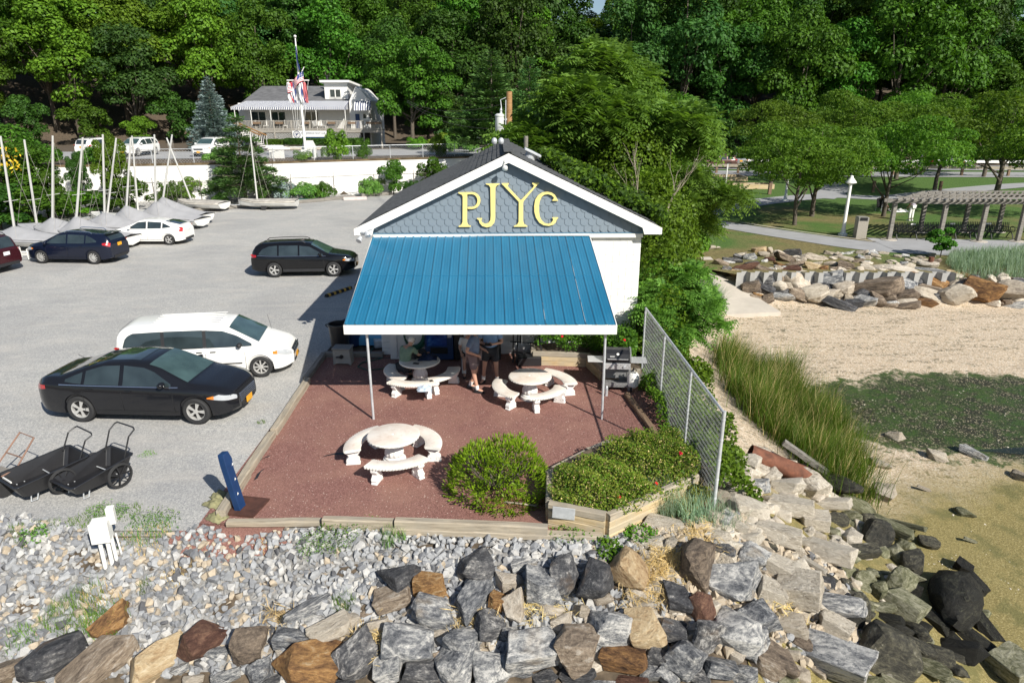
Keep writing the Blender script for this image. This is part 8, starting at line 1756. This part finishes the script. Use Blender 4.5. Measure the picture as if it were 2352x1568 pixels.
FR = """728,1385,155,52,g,35|922,1322,72,85,d,20|990,1338,72,68,r,0|901,1372,88,66,b,0|1092,1300,76,82,d,20|994,1405,92,76,g,0|1089,1368,120,72,g,45|1147,1378,42,52,r,0|1123,1432,82,78,d,30|1065,1473,72,92,g,-30|942,1473,112,92,g,0|874,1432,44,52,c,0|840,1453,52,36,c,0|806,1422,42,46,c,0|755,1446,98,66,t,0|673,1463,84,50,g,0|816,1504,98,96,d,20|717,1524,142,112,r,0|572,1480,78,86,b,0|598,1541,56,56,g,0|888,1535,78,72,g,0|973,1541,84,60,d,0|1048,1518,86,98,g,-30|1133,1528,76,88,g,0|1174,1334,62,52,c,20|1184,1395,52,76,c,0|1203,1293,56,46,g,0|1247,1340,76,104,g,0|1295,1323,62,98,d,0|1366,1336,66,118,d,-20|1382,1303,42,52,c,0|1448,1310,88,86,y,-20|1595,1290,68,128,b,0|1680,1340,122,98,g,15|1723,1279,66,72,g,-15|1668,1262,46,46,g,-20|1556,1371,66,82,d,0|1612,1398,38,90,m,-20|1700,1449,98,112,g,-10|1626,1460,44,100,d,-40|1741,1415,62,92,g,-35|1400,1432,82,98,g,0|1479,1442,82,96,y,0|1223,1484,118,118,g,0|1326,1477,96,128,b,0|1431,1511,98,66,r,0|1544,1449,58,56,d,0|1574,1504,70,104,g,-25|1653,1535,78,66,g,0|1503,1504,42,62,d,0|1540,1545,46,56,g,-25|1319,1550,88,46,d,0|1193,1540,56,28,g,0|1251,1555,62,36,d,0|1445,1560,78,28,m,0|1493,1545,46,40,g,0|1752,1516,78,76,b,0|1268,1398,72,46,c,0|1465,1357,52,46,c,0|1626,1296,36,46,c,0|1500,1245,50,40,u,0|1470,1247,40,30,u,0|1469,1221,35,32,u,0|1540,1255,22,48,u,-20|1480,1272,32,30,c,-30|1420,1290,30,26,c,0|1515,1352,40,36,t,0|1475,1388,48,30,c,0|1340,1400,40,40,t,20|136,1501,124,108,d,20|227,1520,150,92,b,20|262,1428,90,62,r,10|363,1512,128,82,y,10|468,1467,96,82,m,30|30,1531,78,62,b,0|83,1507,36,46,c,20|508,1495,66,46,g,15|415,1537,40,32,g,0|445,1556,42,26,c,0|75,1560,44,22,c,0|320,1570,90,20,b,0|520,1548,60,40,g,0|655,1500,40,36,c,0|640,1560,60,30,d,0|1010,1450,36,30,c,0|1095,1480,36,36,c,0|1170,1455,36,40,g,0|1290,1420,50,40,c,0|1385,1375,45,40,c,10|1545,1400,34,30,t,0|1590,1440,30,34,c,0|1380,1490,30,50,g,0|1470,1490,40,30,c,0|1600,1550,60,40,d,0|1690,1500,36,40,c,0|1710,1545,50,50,g,0|870,1495,36,32,c,0|1015,1575,60,30,g,0|1100,1575,60,30,t,0|780,1568,70,30,d,0|1380,1572,60,26,g,0|1560,1580,60,26,d,0"""
RR = """1812,1165,104,58,u,-5,s|1903,1160,94,38,u,-8,s|1782,1228,108,62,u,-8,s|1867,1197,72,52,u,10,s|1896,1268,122,66,u,-25,s|1828,1352,104,96,u,-10,s|1790,1308,80,60,u,-15,s|1802,1119,82,54,u,-10|1850,1112,74,72,u,-30|1915,1114,116,62,k,-28|1966,1160,72,38,o,0|1921,1190,46,42,k,0|1952,1235,48,54,u,10|2010,1225,62,86,k,-15|1979,1269,72,38,k,20,s|2054,1265,44,64,o,0|2092,1293,44,80,k,-10|2043,1214,108,34,h,-35,s|2078,1209,92,18,o,-35,s|1979,1327,52,62,o,0|2013,1347,34,68,o,0|2065,1340,50,96,o,-30|2087,1325,60,38,o,-20|2075,1391,84,74,h,-35,s|2024,1395,56,32,o,0|1918,1385,114,66,g,-5|1973,1395,38,80,k,0|1915,1439,78,54,u,-10,s|1898,1337,36,32,d,0|1816,1432,70,58,t,0|1915,1512,176,98,g,-28,s|2034,1494,124,140,k,-25|1782,1507,92,78,b,0|1768,1361,62,62,u,0,s|1731,1472,58,84,g,-20|2109,1487,64,52,k,0|2150,1425,66,44,w,-20|2200,1487,92,62,w,0|2240,1342,52,42,w,-20|2324,1530,92,92,h,-45,s|2027,1132,48,46,t,0|2052,1001,36,26,t,-20|2150,1048,46,30,t,0|2235,1041,58,26,g,-8|2019,1066,46,28,t,0|2340,1093,38,28,t,-15|2120,1126,32,9,t,0,s|2212,1178,44,26,o,-25|2226,1245,32,9,o,10,s|1714,1170,98,66,u,0|1700,1095,52,50,u,0|1711,1064,62,46,u,-15|1660,1102,32,52,u,0|1738,1115,52,40,g,0|1639,1184,46,34,u,0|1694,1206,52,36,u,-10|1776,1306,36,44,u,0|1523,1204,92,36,u,-10,s|1660,1290,38,34,u,0|1655,1230,44,36,u,0|1725,1235,46,40,u,0|1745,1075,42,36,u,0|1770,1095,46,42,u,0|1745,1040,40,30,u,0|1690,1040,40,34,u,0|1672,1065,36,36,u,0|1660,1140,34,34,t,0|1686,1135,40,32,u,0|1740,1200,36,30,t,0|1752,1265,40,26,t,0|1830,1270,30,24,t,0|1850,1292,110,14,u,-38,s|1800,1300,90,12,u,-40,s|2130,1530,90,50,o,-30|2260,1440,70,40,w,-35|2245,1475,80,50,w,-10|2290,1500,60,30,k,-30|2100,1440,80,50,k,-30|2160,1500,60,60,k,0|2170,1560,80,36,o,0|1990,1560,80,40,o,0|2050,1570,60,26,h,0,s|1960,1420,40,50,k,0|1875,1470,50,36,k,0|1840,1480,50,40,b,0|2215,1300,40,36,w,0|2130,1245,44,36,k,0|1990,1190,36,40,k,0|1955,1185,40,34,o,0|1940,1300,40,26,o,0|2040,1420,60,30,w,0|2090,1350,40,50,w,0|2060,1445,60,40,k,0"""
for L_ in (FR, RR):
    for e in L_.split('|'):
        f = e.split(','); rock(float(f[0]), float(f[1]), float(f[2]), float(f[3]), f[4], float(f[5]), key=f[6] if len(f) > 6 else None)
rock(2185, 1350, 98, 235, 'w', 6, Hk=0.85, key='L')
# sea wall stones by the park, both sides of the sheet piling
SW_ = """365,1000,115,85,b|450,950,140,62,d|475,1010,100,58,d|570,985,100,78,c|700,960,155,115,c|920,940,180,92,g|1085,925,145,62,b|1040,1010,110,92,c|1245,1000,300,112,b|1470,985,130,82,g|1640,940,210,62,r|1640,990,190,38,b|1645,1040,200,68,t|1830,1040,210,132,t|2035,1030,200,150,r|2230,1030,230,140,t|2330,980,100,80,d|1870,985,110,72,t|710,1045,110,84,b|590,1060,150,52,g|485,1075,80,58,b|825,1050,150,115,t|990,1115,210,72,d|1115,1110,100,62,d|1185,1095,140,78,g|1285,1090,90,82,b|1480,1095,140,38,c|1630,1100,140,48,r|1480,1130,170,40,b|1510,1055,130,72,b|950,1045,100,62,c|430,1055,80,32,r|2110,930,62,52,c|2200,945,82,62,c|2000,940,200,38,r|2260,1120,180,40,g|2130,1110,90,40,b|1370,1070,80,60,b|1170,1040,80,60,d|880,1000,90,60,d|1550,950,80,50,b|760,1010,70,50,d|1380,1120,80,40,b|2350,1070,120,60,t
430,725,92,48,y|465,757,72,42,t|360,775,82,52,g|510,725,46,46,t|585,745,82,38,c|675,745,112,52,d|615,785,132,62,b|820,775,142,52,t|240,800,122,42,d|160,815,102,42,b|325,850,192,48,m|460,860,112,42,b|260,890,92,42,y|580,830,82,36,r|690,825,132,38,b|820,840,102,52,y|640,860,152,38,m|1050,778,112,26,c|950,820,92,42,c|1060,835,102,56,b|1025,870,62,46,c|1220,850,92,42,c|1090,880,62,28,c|1300,835,172,28,c|1460,870,202,62,c|1320,870,82,38,c|1510,840,82,50,t|1650,830,122,50,c|1565,805,82,32,c|1660,875,212,40,g|1840,890,92,38,y|1160,860,62,42,c|1440,825,42,26,c|1145,772,32,18,c|1220,777,62,14,c|1300,782,42,14,c|80,705,120,32,t|750,890,52,42,c|380,820,90,34,d|510,790,70,34,m|300,775,90,30,d|740,790,60,36,t|900,780,60,30,t|700,775,60,30,c|1110,800,60,24,t|1400,800,60,20,c|1600,770,60,20,t|200,860,60,40,d|540,760,50,30,b|900,850,60,34,r|970,780,50,22,c"""
for j, blk_ in enumerate(SW_.split('\n')):
    for e in blk_.split('|'):
        f = e.split(','); px = 1605.5+float(f[0])*0.3174; py = 344.5+float(f[1])*0.3174+2; rock(px, py, float(f[2])*0.3174*(1.15 if j == 0 else 1.05), float(f[3])*0.3174*(1.25 if j == 0 else 1.12), f[4], 0, key='r' if f[4] in 'tc' else None)
# smaller rubble wedged between the big stones
g9 = np.random.default_rng(91)
for q0, q1, n_, ks in (((1490, 1220), (1760, 1420), 80, 'uuctu'), ((1680, 1050), (1930, 1240), 70, 'uutc'), ((1740, 1240), (1960, 1420), 50, 'uutk'), ((1640, 1180), (1740, 1300), 16, 'uug'), ((1900, 1200), (2080, 1400), 44, 'okuo'), ((1750, 1400), (2000, 1560), 34, 'gtok'), ((2050, 1400), (2300, 1560), 22, 'kwow'), ((600, 1400), (1500, 1560), 70, 'gctdtcb')):
    for i in range(n_): rock(g9.uniform(q0[0], q1[0]), g9.uniform(q0[1], q1[1]), g9.uniform(22, 50), g9.uniform(20, 40), ks[int(g9.integers(len(ks)))], g9.uniform(-40, 40), zoff=-0.04, fill=True)
for i in range(46): rock(g9.uniform(1690, 2340), g9.uniform(632, 700), g9.uniform(16, 34), g9.uniform(12, 22), 'tgbcd'[int(g9.integers(5))], 0, fill=True)
for i in range(50): rock(g9.uniform(1655, 2150), g9.uniform(580, 626), g9.uniform(12, 26), g9.uniform(7, 12), 'tgbct'[int(g9.integers(5))], 0, fill=True)
for k, L_ in FILL.items():
    off = 0; Fa = []
    for v_, f_ in L_: Fa.append(f_+off); off += len(v_)
    link('wedged_rubble', npmesh('wedged_rubble', np.concatenate([v_ for v_, f_ in L_]), np.concatenate(Fa), M[KM[k]]), kind='stuff')
# beach and single stones
rock(1640, 712, 34, 18, 'b', 0, key='r'); rock(1634, 1042, 30, 34, 'u'); rock(1697, 902, 20, 22, 'u')
# labels that single out: rank within a colour by distance from a landmark
grp = {}
for o, k, w, ky in ROCKS:
    l = min(LM, key=lambda q: (q[1][0]-o.location.x)**2+(q[1][1]-o.location.y)**2); grp.setdefault((k, ky == 's', ('big ' if w > 0.75 else ('middling ' if w > 0.36 else 'small ')), l[0]+(', lawn side' if l[1][1] > 25 and o.location.y > 30.1 else '')), []).append((math.hypot(l[1][0]-o.location.x, l[1][1]-o.location.y), o, w))
for (k, sl, sz_, l), L_ in grp.items():
    for i, (d, o, w) in enumerate(sorted(L_, key=lambda q: q[0])):
        q = ORD[i]+' nearest' if i else 'nearest'; tag(o, '%s%s %s, %s such to %s' % (sz_, KN[k], 'slab' if sl else 'boulder', q, l), 'slab' if sl else 'boulder', 'boulders along the shore')
        if sl: o.name = 'rock_slab'
# crushed stone: angular pieces, the largest in view as single stones, the rest as one mass
def chip(seed, n=11):
    g = np.random.default_rng(seed); bm = bmesh.new()
    for i in range(n):
        d = g.normal(0, 1, 3); d /= np.linalg.norm(d); bm.verts.new(Vector(d)*g.uniform(0.8, 1.05))
    r = bmesh.ops.convex_hull(bm, input=bm.verts); bmesh.ops.delete(bm, geom=[v for v in bm.verts if not v.link_faces], context='VERTS')
    me = bpy.data.meshes.new('crushed_stone'); bm.to_mesh(me); bm.free(); me.materials.append(M['crushed']); return me
CH = [chip(300+i, 12+i % 4) for i in range(14)]
CHV = []
for c in CH:
    V = np.empty(len(c.vertices)*3); c.vertices.foreach_get('co', V); F = [tuple(p.vertices) for p in c.polygons]; CHV.append((V.reshape(-1, 3), F))
g = np.random.default_rng(77)
stp = [(-20, 1190), (60, 1188), (150, 1206), (250, 1250), (330, 1250), (400, 1230), (470, 1212), (560, 1240), (640, 1222), (740, 1215), (870, 1222), (1000, 1232), (1200, 1240), (1385, 1240), (1395, 1262), (1300, 1280), (1160, 1262), (1010, 1300), (880, 1300), (890, 1340), (800, 1390), (700, 1440), (600, 1450), (520, 1500), (420, 1460), (330, 1470), (180, 1470), (100, 1500), (-20, 1510)]
poly = [gp(*q) for q in stp]; cand = inpoly(poly, 16000, g); keep = []; cell = {}
for p in cand:
    d = 0.074; i, j = int(p[0]/d), int(p[1]/d); ok = True
    for a in (-1, 0, 1):
        for b in (-1, 0, 1):
            q = cell.get((i+a, j+b))
            if q is not None and (q[0]-p[0])**2+(q[1]-p[1])**2 < d*d: ok = False
    if ok: cell[(i, j)] = p; keep.append(p)
st = []
for p in keep:
    s = g.uniform(0.046, 0.088)*(1.3 if g.uniform() < 0.2 else 1.0); st.append((s, p+np.array([0, 0, g.uniform(-0.01, 0.05)])))
extra = inpoly([gp(*q) for q in ((1500, 1215), (1640, 1190), (1760, 1200), (1960, 1330), (2000, 1560), (20, 1568), (20, 1470), (500, 1440), (900, 1290), (1400, 1240))], 4200, g)
for p in extra: st.append((g.uniform(0.05, 0.12), p))
st.sort(key=lambda t: -t[0]/(t[1][1]+2))
for s, p in st[:300]:
    o = bpy.data.objects.new('crushed_stone', CH[int(g.integers(14))]); COL.objects.link(o); o.location = (p[0], p[1], p[2]+s*0.45); o.scale = (s*g.uniform(0.8, 1.4), s*g.uniform(0.8, 1.3), s*g.uniform(0.6, 0.9)); o.rotation_euler = tuple(g.uniform(0, 6.28, 3))
    tag(o, 'crushed stone', 'stone')
Vs = []; Fs = []; b = 0
for s, p in st[300:]:
    V, F = CHV[int(g.integers(14))]; Mx = np.array(Euler(tuple(g.uniform(0, 6.28, 3))).to_matrix()); q = (V*np.array([g.uniform(0.8, 1.4), g.uniform(0.8, 1.3), g.uniform(0.6, 0.95)])*s) @ Mx.T+np.array([p[0], p[1], p[2]+s*0.4]); Vs.append(q); Fs += [tuple(i+b for i in f) for f in F]; b += len(q)
me = bpy.data.meshes.new('crushed_stones'); me.from_pydata(np.concatenate(Vs).tolist(), [], Fs)
ms = []
for nm_, c in (('crushed_a', (0.31, 0.315, 0.32)), ('crushed_b', (0.43, 0.42, 0.40)), ('crushed_c', (0.21, 0.215, 0.225)), ('crushed_d', (0.42, 0.35, 0.26)), ('crushed_e', (0.10, 0.10, 0.105))): ms.append(simple(nm_, c, 0.85, var=0.22, scale=14, bmp=0.3, bscale=50))
for m_ in ms: me.materials.append(m_)
w_ = [0.42, 0.28, 0.2, 0.06, 0.04]
choice = g.choice(5, len(st)-300, p=w_); rx_ = np.array([p[0] for s, p in st[300:]]); choice = np.where((rx_ < -4.0) & (g.uniform(size=len(rx_)) < 0.30), g.choice([2, 3], len(rx_)), choice); choice = np.where((rx_ > 2.2) & (g.uniform(size=len(rx_)) < 0.8), 3, choice)
vcount = [len(v) for v in Vs]; bounds = np.cumsum(vcount)
first = np.array([p.vertices[0] for p in me.polygons]); which = np.searchsorted(bounds, first, side='right'); me.polygons.foreach_set('material_index', choice[which].astype(np.int32))
link('crushed_stones', me, kind='stuff')
for i, o in enumerate([q for q in COL.objects if q.name.startswith('crushed_stone') and q.get('category')]):
    ci = int(g.choice(5, p=w_)) if o.location.x < 2.5 else 3; o.material_slots[0].link = 'OBJECT'; o.material_slots[0].material = ms[ci]; cn = ('blue-grey', 'whitish', 'mid grey', 'cream tan', 'near black')[ci]; tag(o, cn+' crushed stone among the loose stones below the patio', 'stone', cn+' crushed stones')
# shell and pebble grit on the tidal flat and beach
q = inpoly([(5.5, 9), (9, 9), (12, 11), (22, 18), (26, 27), (8, 27.5), (6.2, 20), (8.5, 14)], 9000, g); Vs = []; Fs = []; b = 0
for p in q:
    V, F = CHV[int(g.integers(14))]; s = g.uniform(0.008, 0.026)*(2.0 if g.uniform() < 0.04 else 1); v_ = V*np.array([1.2, 1, 0.5])*s+p+np.array([0, 0, 0.02]); Vs.append(v_); Fs += [tuple(i+b for i in f) for f in F]; b += len(v_)
me = bpy.data.meshes.new('shell_grit'); me.from_pydata(np.concatenate(Vs).tolist(), [], Fs); me.materials.append(simple('shell_white', (0.62, 0.56, 0.45), 0.8, var=0.3, scale=20)); link('shell_grit', me, kind='stuff')
# shallow puddle in the hollow
pm_ = newmat('tide_water'); pm_[2].inputs['Base Color'].default_value = (0.02, 0.03, 0.025, 1); pm_[2].inputs['Roughness'].default_value = 0.06; pm_[2].inputs['Alpha'].default_value = 0.6
pu = [G(2150, 1052, -1.85), G(2240, 1046, -1.8), G(2352, 1040, -1.8), G(2500, 1035, -1.8), G(2500, 1062, -1.85), G(2352, 1060, -1.85), G(2240, 1056, -1.9)]
sm = []
for i in range(7):
    a, b_, c, d = pu[i-1], pu[i], pu[(i+1) % 7], pu[(i+2) % 7]
    for k in range(4): t = k/4; sm.append(0.5*((2*b_)+(c-a)*t+(2*a-5*b_+4*c-d)*t*t+(3*b_-a-3*c+d)*t**3))
m = MB(); m.add([(p.x, p.y, H(p.x, p.y)+0.035) for p in sm], [tuple(range(len(sm)))]); m.build('tide_pool_water', pm_[0], kind='structure')
# rusty pipe in the bank, plank, sheet piling
rpz = thing('rusty_pipe', 'big rusty steel pipe lying broken-ended in the bank vines', 'pipe', (0, 0, 0)); a, b_ = G(1722, 1040, -0.35), G(1845, 1090, -0.75)
m = MB(); n = 14; rows = []
for k in range(9):
    c = a.lerp(b_, k/8); d = (b_-a).normalized(); u = Vector((0, 0, 1)).cross(d).normalized(); w_ = d.cross(u); rows.append([c+(u*math.cos(2*PI*j/n)+w_*math.sin(2*PI*j/n))*0.21+(d*random.uniform(-0.12, 0.16) if k == 8 else Vector((0, 0, 0))) for j in range(n)])
m.grid(rows, close=True); m.build('pipe_wall', M['rust'], rpz, smooth=True); m = MB(); m.add([rows[7][j] for j in range(n)], [tuple(range(n))]); m.build('pipe_inside', M['dark'], rpz)
m = MB(); m.beam(G(1800, 1015, -0.6), G(1900, 1085, -1.2), 0.16, 0.12); obj('old_plank', m, M['greywood'], 'weathered plank beside the rusty pipe under cord grass', 'plank')
sp_ = thing('sheet_piling', 'corrugated concrete sheet piling between boulders at the park edge', 'sea wall', (0, 0, 0)); A0, A1 = G(1702, 655, -0.55), G(2180, 655, -0.55); A0 = Vector((10.05, 29.95, 0)); A1 = Vector((19.8, 29.85, 0)); n = 64; off = [(0.0, -0.13), (0.35, -0.13), (0.5, 0.13), (0.85, 0.13)]
M['piling'] = simple('grey_piling', (0.36, 0.355, 0.34), 0.8, var=0.12, scale=2, dirt=((0.28, 0.2, 0.13), 0.62, 0.5))
for k in range(16):
    m = MB(); top = []; bot = []
    for j in range(5):
        u, y = off[j] if j < 4 else (1.0, -0.13); p = A0.lerp(A1, (k+u)/16); top.append((p.x, p.y+y, 0.12)); bot.append((p.x, p.y+y, -1.2))
    m.grid([top, bot]); m.grid([top, [(x, y+0.06, z) for x, y, z in top]]); m.build('pile', M['piling'], sp_)
p = G(2135, 612); m = MB(); m.tube([(0, 0, 0), (0.02, 0, 0.45)], 0.12, 8); obj('rusty_post', m, M['rust'], 'short rusty post stub among seawall stones', 'post', (p.x, p.y, 0))
# soil mounds of dry wrack between the boulders
for k, (px, py, rx, n) in enumerate(((1500, 1325, 0.5, 500), (1480, 1385, 0.4, 350), (850, 1490, 0.4, 350), (1080, 1440, 0.4, 300), (640, 1430, 0.3, 150), (1250, 1400, 0.5, 300), (1600, 1240, 0.5, 300), (1790, 1395, 0.4, 200), (1540, 1300, 0.4, 400))):
    p = gp(px, py); P = np.column_stack([g.normal(p.x, rx*0.5, n), g.normal(p.y, rx*0.35, n)]); P = np.column_stack([P, hf(P[:, 0], P[:, 1])+g.uniform(0.03, 0.22, n)]); V, F = leaf_quads(P, np.tile([0, -0.2, 1.0], (n, 1)), 0.22, 0.05, 0.5, g=g); link('dry_straw', npmesh('dry_straw', V, F, M['drygrass']), kind='stuff')
# ---------------------------------------------------------------- park furniture
def lamp(px, py, pyt, label, Y=None):
    b = G(px, py); t = A(px, pyt, b.y); h = t.z; l = thing('lamp_post', label, 'lamp post', (b.x, b.y, 0), 0, 'white lamp posts in the park')
    m = MB(); m.lathe([(0.26, 0), (0.26, 0.12), (0.16, 0.16), (0.13, 0.3), (0.10, 0.5), (0.085, h-0.55)], 12); m.build('pole', M['white'], l, smooth='auto')
    m = MB(); m.lathe([(0.08, h-0.55), (0.10, h-0.5), (0.30, h-0.40), (0.28, h-0.34), (0.10, h-0.12), (0.08, h-0.02), (0.03, h)], 16); m.build('lamp_head', M['white'], l, smooth='auto')
lamp(1935, 541, 403, 'tall white lamp post right of the locust trunks'); lamp(1803, 462, 385, 'farther white lamp post by the path bend'); lamp(2110, 398, 340, 'far white lamp post beyond the park road')
b = G(1975, 548); tb = thing('litter_bin', 'square stone litter bin with dark opening beside the pergola', 'litter bin', (b.x+0.05, b.y+0.2, 0), R(-8))
m = MB(); 
m.box((0, 0, 0.5), (0.56, 0.56, 1.0)); m.build('bin_body', simple('pebble_stone', (0.34, 0.31, 0.26), 0.9, var=0.3, scale=25), tb, bevel=0.02); m = MB(); m.box((0, 0, 1.10), (0.58, 0.58, 0.24)); m.build('bin_hood', simple('bin_bronze', (0.26, 0.25, 0.22), 0.5), tb, bevel=0.03); m = MB(); m.box((0.0, -0.29, 1.12), (0.40, 0.03, 0.17)); m.build('opening', M['dark'], tb)
pg_ = thing('pergola', 'weathered wood pergola with slanting shade slats over the benches', 'pergola', (26, 39, 0))
def PP(px, py): p = G(px, py); return Vector((p.x-26, p.y-39, 0))
fr_ = [PP(2041, 551), PP(2156, 555), PP(2248, 555), PP(2336, 555), PP(2430, 560)]; bk_ = [PP(2112, 534), PP(2212, 533), PP(2290, 533), PP(2370, 533), PP(2450, 535)]
hh = 2.08
for i, p in enumerate(fr_+bk_):
    m = MB(); m.box((p.x, p.y, hh/2), (0.21, 0.21, hh)); m.build('post', M['greywood'], pg_, bevel=0.015)
    m = MB(); m.lathe([(0.42, 0), (0.42, 0.03)], 16, Matrix.Translation((p.x, p.y, 0.012))); m.build('footing', M['concrete'], pg_)
for row in (fr_, bk_):
    for i in range(len(row)-1):
        for s in (-0.16, 0.16): m = MB(); a, b = row[i]+Vector((0, s, hh+0.1)), row[i+1]+Vector((0, s, hh+0.1)); d = (b-a).normalized(); m.beam(a-d*(0.5 if i == 0 else 0), b, 0.05, 0.19); m.build('beam', M['greywood'], pg_)
n = 27
for k in range(n):
    t = k/(n-1)*1.0; L = (len(fr_)-1)*t; i = min(int(L), len(fr_)-2); a = fr_[i].lerp(fr_[i+1], L-i)+Vector((-0.2, -0.55, hh+0.24)); b = bk_[i].lerp(bk_[i+1], L-i)+Vector((0.2, 0.6, hh+0.24)); m = MB(); m.beam(a, b, 0.05, 0.11); m.build('slat', M['greywood'], pg_)
for k in range(3):
    m = MB()
    pts_ = [fr_[i].lerp(bk_[i], k/2*0.98+0.01)+Vector((0, 0, hh+0.32)) for i in range(len(fr_))]; 
    for i in range(len(pts_)-1): m.beam(pts_[i], pts_[i+1], 0.05, 0.06)
    m.build('cross_slat', M['greywood'], pg_)
def pbench(px, py, rz, label):
    p = G(px, py); t = thing('park_bench', label, 'bench', (p.x, p.y, 0), rz, 'black metal slat benches under the pergola'); Lb = 2.3
    for k in range(24): m = MB(); x = -Lb/2+Lb*(k+0.5)/24; m.tube([(x, -0.28, 0.43), (x, -0.22, 0.46), (x, 0.12, 0.43), (x, 0.2, 0.50), (x, 0.30, 0.90)], 0.024, 5); m.build('slat', M['black'], t)
    for s in (-1, 0, 1):
        m = MB(); x = s*Lb/2; m.tube([(x, -0.32, 0.02), (x, -0.15, 0.3), (x, 0.05, 0.40), (x, 0.2, 0.25), (x, 0.34, 0.02)], 0.03, 6)
        if s: m.tube([(x, -0.28, 0.45)]+[(x, -0.08+0.22*math.cos(a), 0.58+0.13*math.sin(a)) for a in np.linspace(PI, -PI*0.3, 9)], 0.022, 6)
        m.build('end_frame', M['black'], t)
    m = MB(); m.box((0.0, 0.27, 0.80), (0.3, 0.02, 0.08), Matrix.Rotation(0.0, 4, 'X')); m.build('plaque', M['white'], t); return t
pbench(2098, 549, R(3), 'park bench under the left end of the pergola'); pbench(2188, 548, R(0), 'park bench in middle of the pergola'); pbench(2270, 548, R(-4), 'park bench under the right part of the pergola')
# rail fence along the road
rf_ = thing('rail_fence', 'low wooden post and rail fence between park and road', 'fence', (24, 76, 0))
p0 = Vector((20.5, 78.5, 0)); p1 = Vector((60, 74.0, 0)); n = 18
for k in range(n): p = p0.lerp(p1, k/(n-1)); m = MB(); m.box((p.x-24, p.y-76, 0.5), (0.22, 0.22, 1.15)); m.build('post', M['redwood'], rf_)
m = MB(); m.beam((p0.x-24, p0.y-76-0.13, 0.85), (p1.x-24, p1.y-76-0.13, 0.85), 0.08, 0.3); m.build('rail', M['timber'], rf_)
g3 = thing('guard_rail', 'pale guard rail on far side of the park road', 'fence', (40, 88, 0)); m = MB(); m.beam((-24, 1.2, 0.6), (60, -4, 0.6), 0.08, 0.3); m.build('rail', M['white'], g3)
for k in range(16): m = MB(); m.box((-24+84*k/15, 1.4-5.2*k/15, 0.3), (0.15, 0.15, 0.7)); m.build('post', M['greywood'], g3)
def sandbox(px, py, L, D, label, rz=0):
    p = G(px, py); t = thing('timber_planter_box', label, 'timber frame', (p.x, p.y, 0), rz)
    for (a, b) in (((-L/2, -D/2), (L/2, -D/2)), ((-L/2, D/2), (L/2, D/2)), ((-L/2, -D/2), (-L/2, D/2)), ((L/2, -D/2), (L/2, D/2))): m = MB(); m.beam((a[0], a[1], 0.2), (b[0], b[1], 0.2), 0.18, 0.40); m.build('timber', M['timbernew'], t)
    m = MB(); m.box((0, 0, 0.12), (L-0.2, D-0.2, 0.1)); m.build('sand_fill', M['soil'], t)
sandbox(1658, 413, 4.2, 2.6, 'pale timber frame on lawn nearest the brown wagon'); sandbox(1712, 432, 4.6, 1.4, 'long pale timber frame on lawn in front of the locust tree')
p = G(1740, 446); m = MB(); m.box((0, 0, 0.45), (0.25, 0.25, 0.9)); obj('wooden_marker_post', m, M['redwood'], 'short dark wooden post on the lawn left of lamp post', 'post', (p.x+1.0, p.y, 0))
for i, px in enumerate((2125, 2300)):
    p = G(px, 470); m = MB(); m.box((0, 0, 0.45), (0.2, 0.2, 0.95)); obj('wooden_marker_post', m, M['redwood'], ('short wooden post seen behind pergola middle', 'short wooden post seen behind the pergola right end')[i], 'post', (p.x, p.y+8, 0))
# low bank of plants at the right of the seawall and path edging stones
p = G(2160, 590); tree('shrub2', p.x, p.y, 0, 0.5, 0.45, 0, 'tall leafy weed beside the dune grass', 'leaf_mid', 'weed_plant', 'plant')
pe = strip('path_edging', P2((1700, 512), (1850, 535), (1990, 553), (2010, 556)), 0.16, 0.05, M['concrete'])
# white cable stub and small sign post at the park, far house behind trees
p = G(1602, 470); m = MB(); m.tube([(0, 0, 0), (0, 0, 3.0)], 0.05, 6); obj('white_sign_post', m, M['white'], 'thin white post behind the feather-leaved sapling', 'post', (p.x+2, p.y, 0))
# fallen and scattered things on the lot
for i, (pts_, lb) in enumerate((([(745, 1048), (770, 1042), (795, 1041)], 'torn black fabric strip showing left of front table'), ([(592, 1062), (606, 1052), (622, 1046)], 'upper torn black fabric scrap near left patio edge'), ([(606, 1078), (596, 1086), (589, 1100)], 'lower torn black fabric scrap near left patio edge'), ([(1052, 1143), (1070, 1141)], 'torn black fabric patch in front of nearest bench'))):
    P_ = [G(*q) for q in pts_]; m = MB(); rows = [[(p.x-0.03, p.y-0.03-0.02*k, 0.012), (p.x+0.02, p.y+0.03, 0.014)] for k, p in enumerate(P_)]; m.grid(rows); obj('fabric_scrap', m, M['black'], lb, 'fabric scrap')
